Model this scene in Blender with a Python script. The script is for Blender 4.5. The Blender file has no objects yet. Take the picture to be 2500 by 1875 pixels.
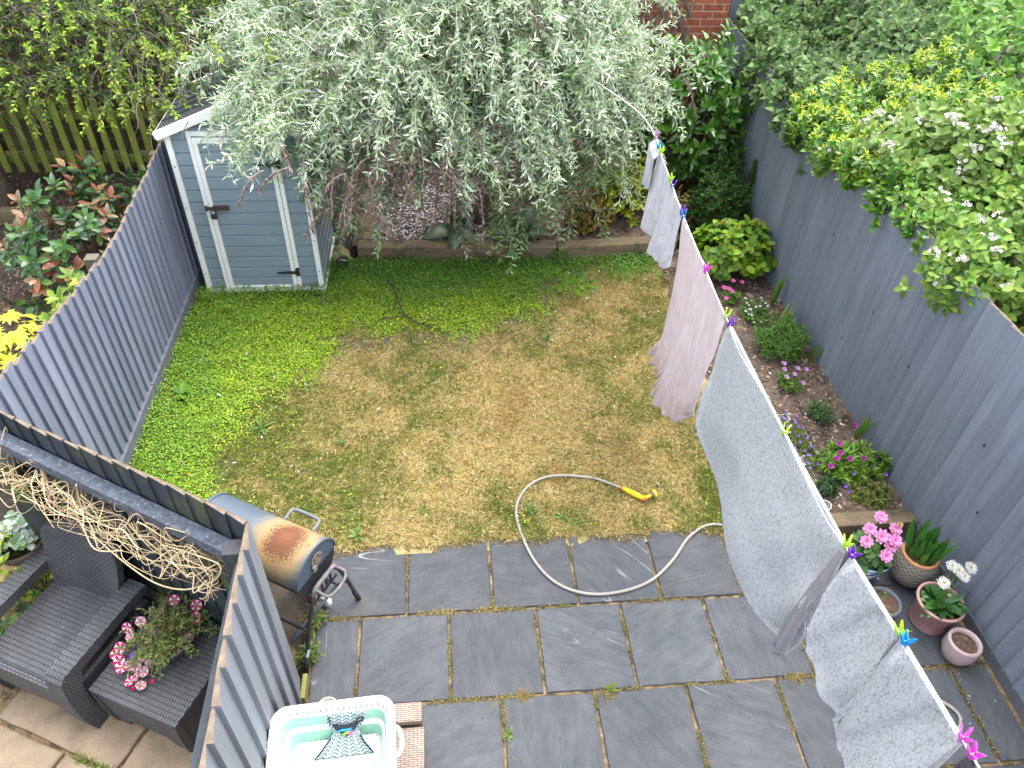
import bpy, bmesh, math, random
import numpy as np
from mathutils import Vector, Matrix, noise
random.seed(7); RNG = np.random.default_rng(7)
PI = math.pi
scene = bpy.context.scene
COL = scene.collection

# ---------------------------------------------------------------- camera
cam_d = bpy.data.cameras.new('camera'); cam = bpy.data.objects.new('camera', cam_d); COL.objects.link(cam)
def cam_rows(p, r, y):
    cp, sp = math.cos(p), math.sin(p)
    Ry = np.array([[math.cos(y), -math.sin(y), 0], [math.sin(y), math.cos(y), 0], [0, 0, 1]])
    M = np.array([[1, 0, 0], [0, -sp, -cp], [0, cp, -sp]])
    Rr = np.array([[math.cos(r), -math.sin(r), 0], [math.sin(r), math.cos(r), 0], [0, 0, 1]])
    return Rr @ M @ Ry
_R = cam_rows(math.radians(41.94656), math.radians(2.70308), math.radians(6.84633))
cam.matrix_world = Matrix([[_R[0][i], -_R[1][i], -_R[2][i], (0.63276, -2.76997, 4.61883)[i]] for i in range(3)] + [[0, 0, 0, 1]])
cam_d.sensor_width = 36; cam_d.lens = 36 * 1810.284 / 2500; cam_d.clip_end = 200; cam_d.clip_start = .05
scene.camera = cam
# ---------------------------------------------------------------- light
SUN_EL, SUN_AZ = 68, 50      # overcast: high and very soft, azimuth from +Y clockwise
w = bpy.data.worlds.new('World'); scene.world = w; w.use_nodes = True
nt = w.node_tree; bg = nt.nodes['Background']
sky = nt.nodes.new('ShaderNodeTexSky'); sky.sky_type = 'NISHITA'; sky.sun_disc = False
sky.sun_elevation = math.radians(SUN_EL); sky.sun_rotation = math.radians(SUN_AZ)
sky.air_density = 1.0; sky.dust_density = 3.0; sky.ozone_density = .6
hs = nt.nodes.new('ShaderNodeHueSaturation'); hs.inputs['Saturation'].default_value = .40
nt.links.new(sky.outputs[0], hs.inputs['Color']); nt.links.new(hs.outputs[0], bg.inputs[0]); bg.inputs[1].default_value = .15
sl = bpy.data.lights.new('sun', 'SUN'); so = bpy.data.objects.new('sun', sl); COL.objects.link(so)
sl.energy = 1.0; sl.angle = math.radians(90); sl.color = (1, .965, .91)
_az = math.radians(SUN_AZ); _el = math.radians(SUN_EL)
_sd = Vector((math.sin(_az) * math.cos(_el), math.cos(_az) * math.cos(_el), math.sin(_el)))
so.rotation_euler = _sd.to_track_quat('Z', 'Y').to_euler(); so.location = (0, -4, 12)
vs = scene.view_settings; vs.view_transform = 'Standard'; vs.look = 'None'; vs.exposure = 2.24; vs.gamma = 1
scene.cycles.max_bounces = 6; scene.cycles.transparent_max_bounces = 4
scene.cycles.use_denoising = True

# ---------------------------------------------------------------- helpers
def V(*a): return Vector(a)
def tag(o, label=None, cat=None, group=None, kind=None):
    if label: o['label'] = label
    if cat: o['category'] = cat
    if group: o['group'] = group
    if kind: o['kind'] = kind
    return o
def empty(name, loc=(0, 0, 0), rz=0, label=None, cat=None, group=None):
    o = bpy.data.objects.new(name, None); COL.objects.link(o); o.location = loc; o.rotation_euler = (0, 0, rz)
    o.empty_display_size = .1
    return tag(o, label, cat, group)
def copy_tree(o, parent=None):
    c = o.copy(); COL.objects.link(c)
    if parent: c.parent = parent
    for ch in list(o.children): copy_tree(ch, c)
    return c
class MB:
    """collects faces; build() links them as ONE mesh object (UV in metres, colour per face, material slot per face)"""
    def __init__(s): s.v = []; s.f = []; s.m = []; s.c = []; s.col = (1, 1, 1); s.mi = 0; s.sm = []; s.smooth = False
    def add(s, vs, fs):
        n = len(s.v); s.v += [tuple(v) for v in vs]
        for f in fs:
            s.f.append(tuple(n + i for i in f)); s.m.append(s.mi); s.c.append(s.col); s.sm.append(s.smooth)
    def box(s, c, d, M=None, bev=0.0, taper=1.0):
        """box centred at c, full size d, optional 3x3/4x4 matrix M applied round c; bev = chamfer"""
        hx, hy, hz = d[0] / 2, d[1] / 2, d[2] / 2; M = M or Matrix.Identity(3); c = Vector(c)
        if bev <= 0:
            P = [(-hx, -hy, -hz), (hx, -hy, -hz), (hx, hy, -hz), (-hx, hy, -hz), (-hx * taper, -hy * taper, hz), (hx * taper, -hy * taper, hz), (hx * taper, hy * taper, hz), (-hx * taper, hy * taper, hz)]
            F = [(0, 3, 2, 1), (4, 5, 6, 7), (0, 1, 5, 4), (1, 2, 6, 5), (2, 3, 7, 6), (3, 0, 4, 7)]
            s.add([c + M @ Vector(p) for p in P], F); return
        bm = bmesh.new(); bmesh.ops.create_cube(bm, size=1)
        for v in bm.verts:
            k = taper if v.co.z > 0 else 1
            v.co = Vector((v.co.x * d[0] * k, v.co.y * d[1] * k, v.co.z * d[2]))
        bmesh.ops.bevel(bm, geom=bm.edges[:], offset=bev, segments=2, affect='EDGES', profile=.6)
        s.bm(bm, lambda p: c + M @ p)
    def bm(s, bm, fn=lambda p: p):
        bm.verts.index_update()
        s.add([fn(v.co) for v in bm.verts], [[v.index for v in f.verts] for f in bm.faces]); bm.free()
    def tube(s, pts, r, n=8, cap=True, closed=False):
        pts = [Vector(p) for p in pts]; k = len(pts)
        rr = r if isinstance(r, (list, tuple)) else [r] * k
        rings = []; prev = None
        for i, p in enumerate(pts):
            a = pts[(i - 1) % k] if (closed or i > 0) else p; b = pts[(i + 1) % k] if (closed or i < k - 1) else p
            d = (b - a); d = d.normalized() if d.length > 1e-9 else Vector((0, 0, 1))
            if prev is None:
                u = d.orthogonal().normalized()
            else:
                u = prev - d * prev.dot(d); u = u.normalized() if u.length > 1e-6 else d.orthogonal().normalized()
            prev = u; w_ = d.cross(u)
            rings.append([p + (u * math.cos(2 * PI * j / n) + w_ * math.sin(2 * PI * j / n)) * rr[i] for j in range(n)])
        vs = [v for R in rings for v in R]; fs = []
        for i in range(k if closed else k - 1):
            i2 = (i + 1) % k
            for j in range(n):
                j2 = (j + 1) % n; fs.append((i * n + j, i * n + j2, i2 * n + j2, i2 * n + j))
        if cap and not closed:
            fs.append(tuple(range(n - 1, -1, -1))); fs.append(tuple((k - 1) * n + j for j in range(n)))
        s.add(vs, fs)
    def lathe(s, prof, n=40, M=None, c=(0, 0, 0), sx=1, sy=1):
        M = M or Matrix.Identity(3); c = Vector(c); vs = []; fs = []
        for (r, z) in prof:
            for j in range(n):
                a = 2 * PI * j / n; vs.append(c + M @ Vector((r * sx * math.cos(a), r * sy * math.sin(a), z)))
        for i in range(len(prof) - 1):
            for j in range(n):
                j2 = (j + 1) % n; fs.append((i * n + j, i * n + j2, (i + 1) * n + j2, (i + 1) * n + j))
        s.add(vs, fs)
    def prism(s, poly, h, fn):
        """poly: 2D outline, extruded h; fn maps (a,b,t) to 3D"""
        n = len(poly); vs = [fn(a, b, 0) for a, b in poly] + [fn(a, b, h) for a, b in poly]
        fs = [tuple(range(n - 1, -1, -1)), tuple(range(n, 2 * n))] + [(i, (i + 1) % n, n + (i + 1) % n, n + i) for i in range(n)]
        s.add(vs, fs)
    def build(s, name, mats, parent=None, smooth=False):
        me = bpy.data.meshes.new(name); me.from_pydata(s.v, [], s.f); 
        for m in (mats if isinstance(mats, (list, tuple)) else [mats]): me.materials.append(m)
        npoly = len(me.polygons)
        if npoly == len(s.f):
            me.polygons.foreach_set('material_index', s.m)
            me.polygons.foreach_set('use_smooth', [bool(smooth or q) for q in s.sm])
        co = np.array(s.v, float) if s.v else np.zeros((0, 3))
        nl = len(me.loops); li = np.empty(nl, np.int32); me.loops.foreach_get('vertex_index', li)
        tot = np.empty(npoly, np.int32); me.polygons.foreach_get('loop_total', tot)
        nor = np.empty(npoly * 3, np.float32); me.polygons.foreach_get('normal', nor); nor = np.abs(nor.reshape(-1, 3))
        ax = np.repeat(nor.argmax(1), tot); p = co[li]; uv = np.empty((nl, 2), np.float32)
        uv[:, 0] = np.where(ax == 0, p[:, 1], p[:, 0]); uv[:, 1] = np.where(ax == 2, p[:, 1], p[:, 2])
        L = me.uv_layers.new(name='UVMap'); L.data.foreach_set('uv', uv.ravel())
        ca = me.color_attributes.new('col', 'FLOAT_COLOR', 'CORNER')
        cc = np.ones((nl, 4), np.float32); cc[:, :3] = np.repeat(np.array(s.c, np.float32).reshape(-1, 3), tot, axis=0)
        ca.data.foreach_set('color', cc.ravel())
        me.update(); o = bpy.data.objects.new(name, me); COL.objects.link(o)
        if parent: o.parent = parent
        return o
def rot(axis, deg): return Matrix.Rotation(math.radians(deg), 3, axis)
def rotz(a): return Matrix.Rotation(a, 3, 'Z')
def spline(pts, n=8):
    pts = [Vector(p) for p in pts]; out = []
    for i in range(len(pts) - 1):
        p0 = pts[max(i - 1, 0)]; p1 = pts[i]; p2 = pts[i + 1]; p3 = pts[min(i + 2, len(pts) - 1)]
        for k in range(n):
            t = k / n
            out.append(.5 * ((2 * p1) + (p2 - p0) * t + (2 * p0 - 5 * p1 + 4 * p2 - p3) * t * t + (3 * p1 - p0 - 3 * p2 + p3) * t ** 3))
    out.append(pts[-1]); return out
def unit(a): return a / np.maximum(np.linalg.norm(a, axis=1, keepdims=True), 1e-9)

# ---- leaves: many small bent leaf blades in one mesh
def leaf_mesh(name, P, D, N, L, W, col, mat, parent=None, st=((.5, 1.),), fold=.25, droop=.25):
    P = np.asarray(P, float); n = len(P); D = unit(np.asarray(D, float)); N = np.asarray(N, float)
    S = np.cross(D, N); bad = np.linalg.norm(S, axis=1) < 1e-3; S[bad] = np.cross(D[bad], [0.3, .9, .2]); S = unit(S); N = np.cross(S, D)
    L = np.broadcast_to(np.asarray(L, float), (n,))[:, None]; W = np.broadcast_to(np.asarray(W, float), (n,))[:, None]
    k = len(st)
    def along(t): return P + D * L * t - N * L * (droop * t * t)
    if k == 0:
        pts = [P, along(.5) + S * W / 2, along(1.), along(.5) - S * W / 2]; tri = [(0, 1, 2), (0, 2, 3)]
    else:
        pts = [P]; tri = []
        for (t, wd) in st:
            m = along(t); h = W * wd / 2
            pts += [m - S * h + N * h * fold, m, m + S * h + N * h * fold]
        pts.append(along(1.)); tip = 1 + 3 * k
        tri += [(0, 2, 1), (0, 3, 2)]
        for i in range(k - 1):
            a = 1 + 3 * i; b = a + 3
            tri += [(a, a + 1, b + 1), (a, b + 1, b), (a + 1, a + 2, b + 2), (a + 1, b + 2, b + 1)]
        a = 1 + 3 * (k - 1); tri += [(a, a + 1, tip), (a + 1, a + 2, tip)]
    m = len(pts); co = np.stack(pts, 1).reshape(-1, 3)
    tr = (np.array(tri, np.int64)[None] + (np.arange(n) * m)[:, None, None]).reshape(-1, 3)
    me = bpy.data.meshes.new(name); nf = len(tr)
    me.vertices.add(len(co)); me.vertices.foreach_set('co', co.astype(np.float32).ravel())
    me.loops.add(nf * 3); me.loops.foreach_set('vertex_index', tr.astype(np.int32).ravel())
    me.polygons.add(nf); me.polygons.foreach_set('loop_start', np.arange(nf, dtype=np.int32) * 3)
    me.polygons.foreach_set('use_smooth', np.ones(nf, bool))
    me.update(calc_edges=True)
    ca = me.color_attributes.new('col', 'FLOAT_COLOR', 'POINT'); cc = np.ones((len(co), 4), np.float32)
    cc[:, :3] = np.repeat(np.broadcast_to(np.asarray(col, float), (n, 3)), m, axis=0); ca.data.foreach_set('color', cc.ravel())
    me.materials.append(mat); o = bpy.data.objects.new(name, me); COL.objects.link(o)
    if parent: o.parent = parent
    return o
OVAL = ((.22, .75), (.55, 1.), (.82, .62)); LANCE = ((.3, .9), (.65, .8)); ONE = ((.5, 1.),); ROUND = ((.2, .85), (.5, 1.), (.8, .8)); HEART = ((.08, .7), (.3, 1.), (.65, .65))
def jitcol(n, cols, wts=None, amp=.18):
    cols = np.array(cols, float); i = RNG.choice(len(cols), n, p=wts)
    return np.clip(cols[i] * (1 + RNG.normal(0, amp, (n, 1))) * (1 + RNG.normal(0, .05, (n, 3))), .002, .95)
def rosettes(C, A, m, spread=(35, 80), jit=.3, off=0.0):
    """m leaves fanning out round axis A at every centre C"""
    C = np.asarray(C, float); A = unit(np.asarray(A, float)); n = len(C)
    u = unit(np.cross(A, np.where(np.abs(A[:, 2:3]) > .9, [[1., 0, 0]], [[0, 0, 1.]]))); v = np.cross(A, u)
    ph = (np.arange(m)[None] * 2.39996 + RNG.uniform(0, 6.28, (n, 1)) + RNG.normal(0, jit, (n, m)))
    th = np.radians(np.linspace(spread[0], spread[1], m)[None] + RNG.normal(0, 8, (n, m)))
    rad = u[:, None] * np.cos(ph)[..., None] + v[:, None] * np.sin(ph)[..., None]
    D = A[:, None] * np.cos(th)[..., None] + rad * np.sin(th)[..., None]
    N = A[:, None] * np.sin(th)[..., None] - rad * np.cos(th)[..., None]
    P = np.repeat(C[:, None], m, 1) - A[:, None] * (off * np.linspace(0, 1, m))[None, :, None]
    return P.reshape(-1, 3), D.reshape(-1, 3), N.reshape(-1, 3)
def blob_points(n, c, r, lump=.25, shell=.35, seed=0, zmin=-1., freq=2.2):
    """points through the outer part of a lumpy ellipsoid, with outward axes"""
    d = unit(RNG.normal(0, 1, (n * 3, 3))); d = d[d[:, 2] > zmin][:n]
    k = np.array([1 + lump * noise.noise(Vector(x) * freq + Vector((seed * 7.3, seed, 1))) + lump * .5 * noise.noise(Vector(x) * freq * 2.3 + Vector((seed, 9, seed))) for x in d])
    t = 1 - shell * RNG.random(len(d)) ** 1.6
    return np.array(c) + d * np.array(r) * (k * t)[:, None], unit(d / np.array(r) + RNG.normal(0, .25, d.shape))

# ---- materials
MATS = {}
def nodes(m): m.use_nodes = True; return m.node_tree.nodes, m.node_tree.links, m.node_tree.nodes['Principled BSDF']
def mat(name, col=(.5, .5, .5), rough=.6, var=.15, vscale=8, stretch=(1, 1, 1), bump=0., bscale=60, bstretch=None, attr=False, spec=.4, metal=0, col2=None, c2scale=3, c2lo=.5, c2hi=.62, trans=0., coord='Object', bdist=.01):
    m = bpy.data.materials.new(name); N, K, P = nodes(m); MATS[name] = m
    P.inputs['Roughness'].default_value = rough; P.inputs['Specular IOR Level'].default_value = spec; P.inputs['Metallic'].default_value = metal
    tc = N.new('ShaderNodeTexCoord')
    def nz(scale, st, detail=6):
        mp = N.new('ShaderNodeMapping'); mp.inputs['Scale'].default_value = st; K.new(tc.outputs[coord], mp.inputs[0])
        t = N.new('ShaderNodeTexNoise'); t.inputs['Scale'].default_value = scale; t.inputs['Detail'].default_value = detail; t.inputs['Roughness'].default_value = .65
        K.new(mp.outputs[0], t.inputs['Vector']); return t
    if attr:
        a = N.new('ShaderNodeAttribute'); a.attribute_name = 'col'; cur = a.outputs['Color']
        if col != (1, 1, 1):
            x = N.new('ShaderNodeMix'); x.data_type = 'RGBA'; x.blend_type = 'MULTIPLY'; x.inputs[0].default_value = 1; K.new(cur, x.inputs[6]); x.inputs[7].default_value = (*col, 1); cur = x.outputs[2]
    else:
        c = N.new('ShaderNodeRGB'); c.outputs[0].default_value = (*col, 1); cur = c.outputs[0]
    if col2:
        t = nz(c2scale, (1, 1, 1), 8); r = N.new('ShaderNodeMapRange'); r.inputs[1].default_value = c2lo; r.inputs[2].default_value = c2hi; K.new(t.outputs[0], r.inputs[0])
        x = N.new('ShaderNodeMix'); x.data_type = 'RGBA'; K.new(r.outputs[0], x.inputs[0]); K.new(cur, x.inputs[6]); x.inputs[7].default_value = (*col2, 1); cur = x.outputs[2]
    if var > 0:
        t = nz(vscale, stretch); r = N.new('ShaderNodeMapRange'); r.inputs[1].default_value = .3; r.inputs[2].default_value = .7; r.inputs[3].default_value = 1 - var; r.inputs[4].default_value = 1 + var
        K.new(t.outputs[0], r.inputs[0]); x = N.new('ShaderNodeMix'); x.data_type = 'RGBA'; x.blend_type = 'MULTIPLY'; x.inputs[0].default_value = 1
        K.new(cur, x.inputs[6]); K.new(r.outputs[0], x.inputs[7]); cur = x.outputs[2]
    K.new(cur, P.inputs['Base Color'])
    if bump > 0:
        t = nz(bscale, bstretch or stretch); b = N.new('ShaderNodeBump'); b.inputs['Strength'].default_value = bump; b.inputs['Distance'].default_value = bdist
        K.new(t.outputs[0], b.inputs['Height']); K.new(b.outputs[0], P.inputs['Normal'])
    if trans > 0:
        T = N.new('ShaderNodeBsdfTranslucent'); K.new(cur, T.inputs[0]); X = N.new('ShaderNodeMixShader'); X.inputs[0].default_value = trans
        out = N['Material Output']; K.new(P.outputs[0], X.inputs[1]); K.new(T.outputs[0], X.inputs[2]); K.new(X.outputs[0], out.inputs[0])
    return m
M_leaf = mat('leaf', (1, 1, 1), .5, .0, attr=True, trans=.3, spec=.35)
M_gloss = mat('glossy_leaf', (1, 1, 1), .28, .0, attr=True, trans=.15, spec=.6)
M_felt = mat('felt_leaf', (1, 1, 1), .75, .0, attr=True, trans=.25, spec=.2)
M_petal = mat('petal', (1, 1, 1), .6, .0, attr=True, trans=.3, spec=.2)
M_grass = mat('grass_blade', (1, 1, 1), .6, .0, attr=True, trans=.3, spec=.2)
M_twig = mat('twig', (1, 1, 1), .8, .2, 30, attr=True)
M_bark = mat('bark', (.10, .075, .055), .9, .4, 14, (1, 1, .3), .6, 30)
M_fence = mat('fence_paint', (1, 1, 1), .62, .16, 7, (2.2, 2.2, .22), .35, 55, (1, 1, .06), attr=True, spec=.3)
M_raw = mat('raw_timber', (.15, .115, .08), .9, .35, 22, (1, 1, 1), .4, 60, col2=(.13, .10, .075), c2scale=14)
M_dark_fence = mat('green_stained_fence', (1, 1, 1), .75, .3, 5, (2, 2, .35), .35, 50, (1, 1, .08), attr=True, col2=(.105, .115, .018), c2scale=2.3, c2lo=.56, c2hi=.70)
M_rail = mat('worn_rail', (.075, .09, .115), .8, .4, 20, (1, 1, 1), .4, 60, col2=(.20, .215, .245), c2scale=42, c2lo=.54, c2hi=.68)
M_sleeper = mat('sleeper_timber', (.165, .125, .075), .9, .35, 6, (.35, 2, 3), .5, 40, (.15, 3, 3), col2=(.055, .05, .032), c2scale=4, c2lo=.52, c2hi=.66)
M_white = mat('white_plastic', (.80, .80, .77), .4, .05, 6, bump=.03, bscale=40)
M_metal_dark = mat('black_metal', (.025, .027, .03), .45, .3, 30, spec=.5)
M_black = mat('black_plastic', (.02, .02, .022), .5, .2, 30)
M_soil = mat('soil', (.150, .108, .080), .95, .45, 9, bump=.9, bscale=38, bdist=.03, col2=(.052, .036, .027), c2scale=5)
print('helpers ok')

# ================================================================ GROUND
def n2(x, y, s, z=0.): return noise.noise(Vector((x * s, y * s, z)))
def poly_sd(px, py, poly):
    """signed distance (positive inside) of arrays px,py to a polygon"""
    poly = np.array(poly, float); d = np.full(px.shape, 1e9); ins = np.zeros(px.shape, bool); n = len(poly)
    for i in range(n):
        a = poly[i]; b = poly[(i + 1) % n]; e = b - a; wx = px - a[0]; wy = py - a[1]
        t = np.clip((wx * e[0] + wy * e[1]) / (e @ e), 0, 1)
        d = np.minimum(d, np.hypot(wx - e[0] * t, wy - e[1] * t))
        c = (a[1] > py) != (b[1] > py)
        with np.errstate(divide='ignore', invalid='ignore'):
            ins ^= c & (px < (b[0] - a[0]) * (py - a[1]) / (b[1] - a[1]) + a[0])
    return np.where(ins, d, -d)
nvec = np.vectorize(lambda x, y, s, z: noise.noise(Vector((x * s, y * s, z))))
GC = [(-2.2, .6), (-2.2, 4.6), (3.1, 4.6), (3.05, 4.22), (2.35, 4.02), (1.54, 3.42), (1.0, 3.1), (.75, 2.98), (.36, 3.16), (-.27, 3.05), (-.5, 2.6), (-1.03, 2.2), (-1.22, 1.75), (-1.36, 1.4), (-1.1, 1.1), (-1.2, .75), (-1.6, .6)]
def zones(x, y):
    """0..1 weights: ground cover, bare dark soil, green grass (rest is straw)"""
    sd = poly_sd(x, y, GC) + .30 * nvec(x, y, 1.9, 3.) + .22 * nvec(x, y, 6., 5.) + .12 * nvec(x, y, 15., 6.)
    g = np.clip(sd / .42 + .5, 0, 1)
    bare = np.zeros_like(x)
    for cx, cy, rx, ry, k in ((-.2, 3.0, .45, .16, 1), (.1, 3.0, .5, .14, .9), (.8, 3.0, .6, .25, .75), (1.5, 3.25, .5, .28, .6), (1.78, 3.95, .2, .14, 1), (1.7, 3.68, .3, .12, 1), (2.1, 4.1, .25, .1, .8), (-1.15, 1.45, .14, .1, .9), (.9, 2.7, .9, .3, .35), (-.6, 2.5, .3, .2, .5), (-.5, 3.75, .4, .1, .6)):
        bare = np.maximum(bare, k * np.exp(-((x - cx) / rx) ** 2 - ((y - cy) / ry) ** 2))
    bare = np.clip(bare * (1 + 1.2 * nvec(x, y, 9., 1.)) - .12, 0, 1)
    gr = .40 + .75 * nvec(x, y, 1.25, 9.) + .7 * nvec(x, y, 4.5, 2.) + .35 * nvec(x, y, 11., 12.)
    gr += .5 * np.exp(-((x + .9) / .8) ** 2 - ((y - 1.7) / .7) ** 2) + .35 * np.exp(-((x - 2.9) / .4) ** 2 - ((y - 1.1) / .7) ** 2) - .55 * np.exp(-((x - 1.3) / 1.0) ** 2 - ((y - 1.9) / .7) ** 2)
    return g, bare, np.clip(gr, 0, 1)
def ground_grid(name, x0, x1, y0, y1, st, zf, cf, m):
    xs = np.arange(x0, x1 + st * .5, st); ys = np.arange(y0, y1 + st * .5, st); X, Y = np.meshgrid(xs, ys)
    Z = zf(X, Y); nx = len(xs); ny = len(ys)
    me = bpy.data.meshes.new(name); i = np.arange(nx * ny).reshape(ny, nx)
    q = np.stack([i[:-1, :-1], i[:-1, 1:], i[1:, 1:], i[1:, :-1]], -1).reshape(-1, 4)
    me.from_pydata(np.stack([X, Y, Z], -1).reshape(-1, 3).tolist(), [], q.tolist())
    c = cf(X, Y).reshape(-1, 3); cc = np.ones((len(c), 4), np.float32); cc[:, :3] = c
    a = me.color_attributes.new('col', 'FLOAT_COLOR', 'POINT'); a.data.foreach_set('color', cc.ravel())
    me.polygons.foreach_set('use_smooth', np.ones(len(q), bool)); me.materials.append(m)
    o = bpy.data.objects.new(name, me); COL.objects.link(o); return tag(o, kind='structure')
M_lawn = mat('lawn_soil', (1, 1, 1), .95, .45, 26, bump=.7, bscale=70, attr=True, bdist=.02)
def lawn_col(x, y):
    g, b, gr = zones(x, y); straw = np.array([.32, .25, .115]); grn = np.array([.19, .20, .05]); gcv = np.array([.11, .15, .02]); soil = np.array([.10, .075, .056])
    c = straw * (1 - gr[..., None]) + grn * gr[..., None]; c = c * (1 - g[..., None]) + gcv * g[..., None]; return c * (1 - b[..., None]) + soil * b[..., None]
def lawn_z(x, y): return .012 * nvec(x, y, 1.7, 0.) + .006 * nvec(x, y, 8., 0.) - .004
lawn = ground_grid('lawn', -1.97, 3.30, .50, 4.56, .05, lawn_z, lawn_col, M_lawn)
M_earth = mat('earth', (.048, .036, .027), .95, .5, 5, bump=.8, bscale=30, bdist=.03, col2=(.024, .02, .016), c2scale=3)
gb = MB(); gb.add([(-40, -20, -.06), (40, -20, -.06), (40, 60, -.06), (-40, 60, -.06)], [(0, 1, 2, 3)]); tag(gb.build('ground', M_earth), kind='structure')
# soil beds
def soil_z(x, y):
    e = np.clip((x - 3.02 - .06 * nvec(y, y * 0, 2.1, 4.)) / .22, 0, 1)
    return -.03 + .115 * e * e * (3 - 2 * e) + .03 * nvec(x, y, 3.2, 8.) * e + .012 * nvec(x, y, 17., 2.)
def white(x, y): return np.ones(x.shape + (3,))
ground_grid('soil', 2.96, 4.30, .50, 4.52, .04, soil_z, white, M_soil)
ground_grid('soil', -.36, 4.30, 4.55, 6.85, .06, lambda x, y: .17 + .03 * nvec(x, y, 2.6, 1.) + .012 * nvec(x, y, 15., 3.), white, M_soil)
ground_grid('soil', -.64, -.36, 4.30, 6.85, .06, lambda x, y: .0 + .012 * nvec(x, y, 9., 3.), white, M_earth)
ground_grid('soil', -7.5, -1.99, .9, 9.5, .1, lambda x, y: -.01 + .05 * nvec(x, y, 1.6, 3.) + .02 * nvec(x, y, 8., 1.), white, M_earth)

# ---- grass, ground cover: things nobody could count
def scatter(n, x0, x1, y0, y1): return RNG.uniform(x0, x1, n), RNG.uniform(y0, y1, n)
def lawn_ok(x, y): return ~((x < -.62) & (y > 3.92)) & (x < 3.10 + .08 * np.sin(y * 5) + .05 * np.sin(y * 13)) & (y < 4.42) & (y > .57 + .03 * np.sin(x * 9) + .02 * np.sin(x * 23))
x, y = scatter(230000, -1.93, 3.22, .54, 4.45); k = lawn_ok(x, y); x, y = x[k], y[k]
g, b, gr = zones(x, y); r = RNG.random(len(x)); k = (r < (1 - .93 * g) * (1 - .72 * b)); x, y, gr, b = x[k], y[k], gr[k], b[k]; n = len(x)
isg = RNG.random(n) < gr * .8 + .14
straw = jitcol(n, [(.52, .405, .165), (.43, .32, .115), (.58, .475, .225), (.35, .26, .09)], amp=.16); grn = jitcol(n, [(.14, .19, .034), (.20, .22, .045), (.10, .16, .028), (.25, .24, .065)], amp=.16)
rust = np.clip(1.6 * nvec(x, y, 2.1, 20.) - .5, 0, 1)[:, None]
col = np.where(isg[:, None], grn, straw * (1 - rust) + rust * np.array([.30, .15, .04]))
az = RNG.uniform(0, 2 * PI, n); el = np.where(isg, RNG.normal(.75, .3, n), RNG.normal(.3, .25, n)); D = np.stack([np.cos(az) * np.cos(el), np.sin(az) * np.cos(el), np.sin(np.abs(el))], 1)
N = np.stack([RNG.normal(0, .5, n), RNG.normal(0, .5, n), np.ones(n)], 1)
z = np.array([.004] * n) + np.where(isg, 0, RNG.uniform(0, .014, n))
tag(leaf_mesh('grass', np.stack([x, y, z], 1), D, N, np.where(isg, RNG.uniform(.03, .06, n), RNG.uniform(.025, .055, n)), RNG.uniform(.0035, .0065, n), col, M_grass, st=(), droop=.3), 'short dry straw coloured lawn grass with greener tufts', 'grass', kind='stuff')
x, y = scatter(260000, -1.95, 3.12, .58, 4.44); k = lawn_ok(x, y); x, y = x[k], y[k]
g, b, gr = zones(x, y); g2 = np.maximum(g, .35 * np.clip(gr - .62, 0, 1)); k = RNG.random(len(x)) < g2 ** 1.5 * (1 - .8 * b); x, y, g = x[k], y[k], g[k]; n = len(x)
lump = nvec(x, y, 6., 11.)
lush = np.clip((y - 3.5) / .6 + .5 * nvec(x, y, 2., 30.), 0, 1) ; lush = np.maximum(lush, np.clip((-1.1 - x) / .5 + nvec(x, y, 3., 31.), 0, 1) * .6)
colA = jitcol(n, [(.25, .41, .02), (.31, .45, .022), (.20, .37, .025), (.37, .46, .035)], amp=.2); colB = jitcol(n, [(.12, .29, .03), (.16, .34, .034), (.085, .23, .027)], amp=.2)
col = colA * (1 - lush[:, None]) + colB * lush[:, None]
D = unit(np.stack([RNG.normal(0, 1, n), RNG.normal(0, 1, n), RNG.normal(.1, .35, n)], 1)); N = np.stack([RNG.normal(0, .45, n), RNG.normal(0, .45, n), np.ones(n)], 1)
edge = np.clip((y - 4.22) / .12, 0, 1) + np.clip((-1.72 - x) / .15, 0, 1) + np.clip((y - 3.80) / .08, 0, 1) * (x < -.6)
z = .006 + RNG.random(n) ** .8 * (.022 + .04 * np.clip(lump + .2, 0, 1) + .02 * lush + .05 * np.clip(edge, 0, 1))
tag(leaf_mesh('ground_cover', np.stack([x, y, z], 1), D, N, RNG.uniform(.013, .023, n), RNG.uniform(.013, .019, n), col * RNG.uniform(.55, 1.3, (n, 1)), M_leaf, st=(), droop=.2), 'bright green tiny leaved creeper carpeting the left and back of the lawn', 'ground cover', kind='stuff')
# fallen leaves and pale petals on the lawn
n = 620; x, y = scatter(n, -1.8, 2.9, .7, 4.35); k = lawn_ok(x, y) & ((y > 2.6) | (x < -.6) | (RNG.random(n) < .22)); x, y = x[k], y[k]; n = len(x)
D = unit(np.stack([RNG.normal(0, 1, n), RNG.normal(0, 1, n), RNG.normal(0, .2, n)], 1)); N = np.stack([RNG.normal(0, .3, n), RNG.normal(0, .3, n), np.ones(n)], 1)
tag(leaf_mesh('fallen_leaves', np.stack([x, y, np.full(n, .045)], 1), D, N, RNG.uniform(.018, .05, n), RNG.uniform(.008, .02, n), jitcol(n, [(.45, .42, .36), (.40, .20, .05), (.30, .15, .07), (.5, .5, .45)]), M_leaf, st=ONE), 'small fallen orange and pale leaves scattered on the lawn', 'leaf litter', kind='stuff')
n = 9000; x, y = scatter(n, -6.2, -2.02, 2.2, 7.4)
D = unit(np.stack([RNG.normal(0, 1, n), RNG.normal(0, 1, n), RNG.normal(0, .2, n)], 1)); N = np.stack([RNG.normal(0, .4, n), RNG.normal(0, .4, n), np.ones(n)], 1)
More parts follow.
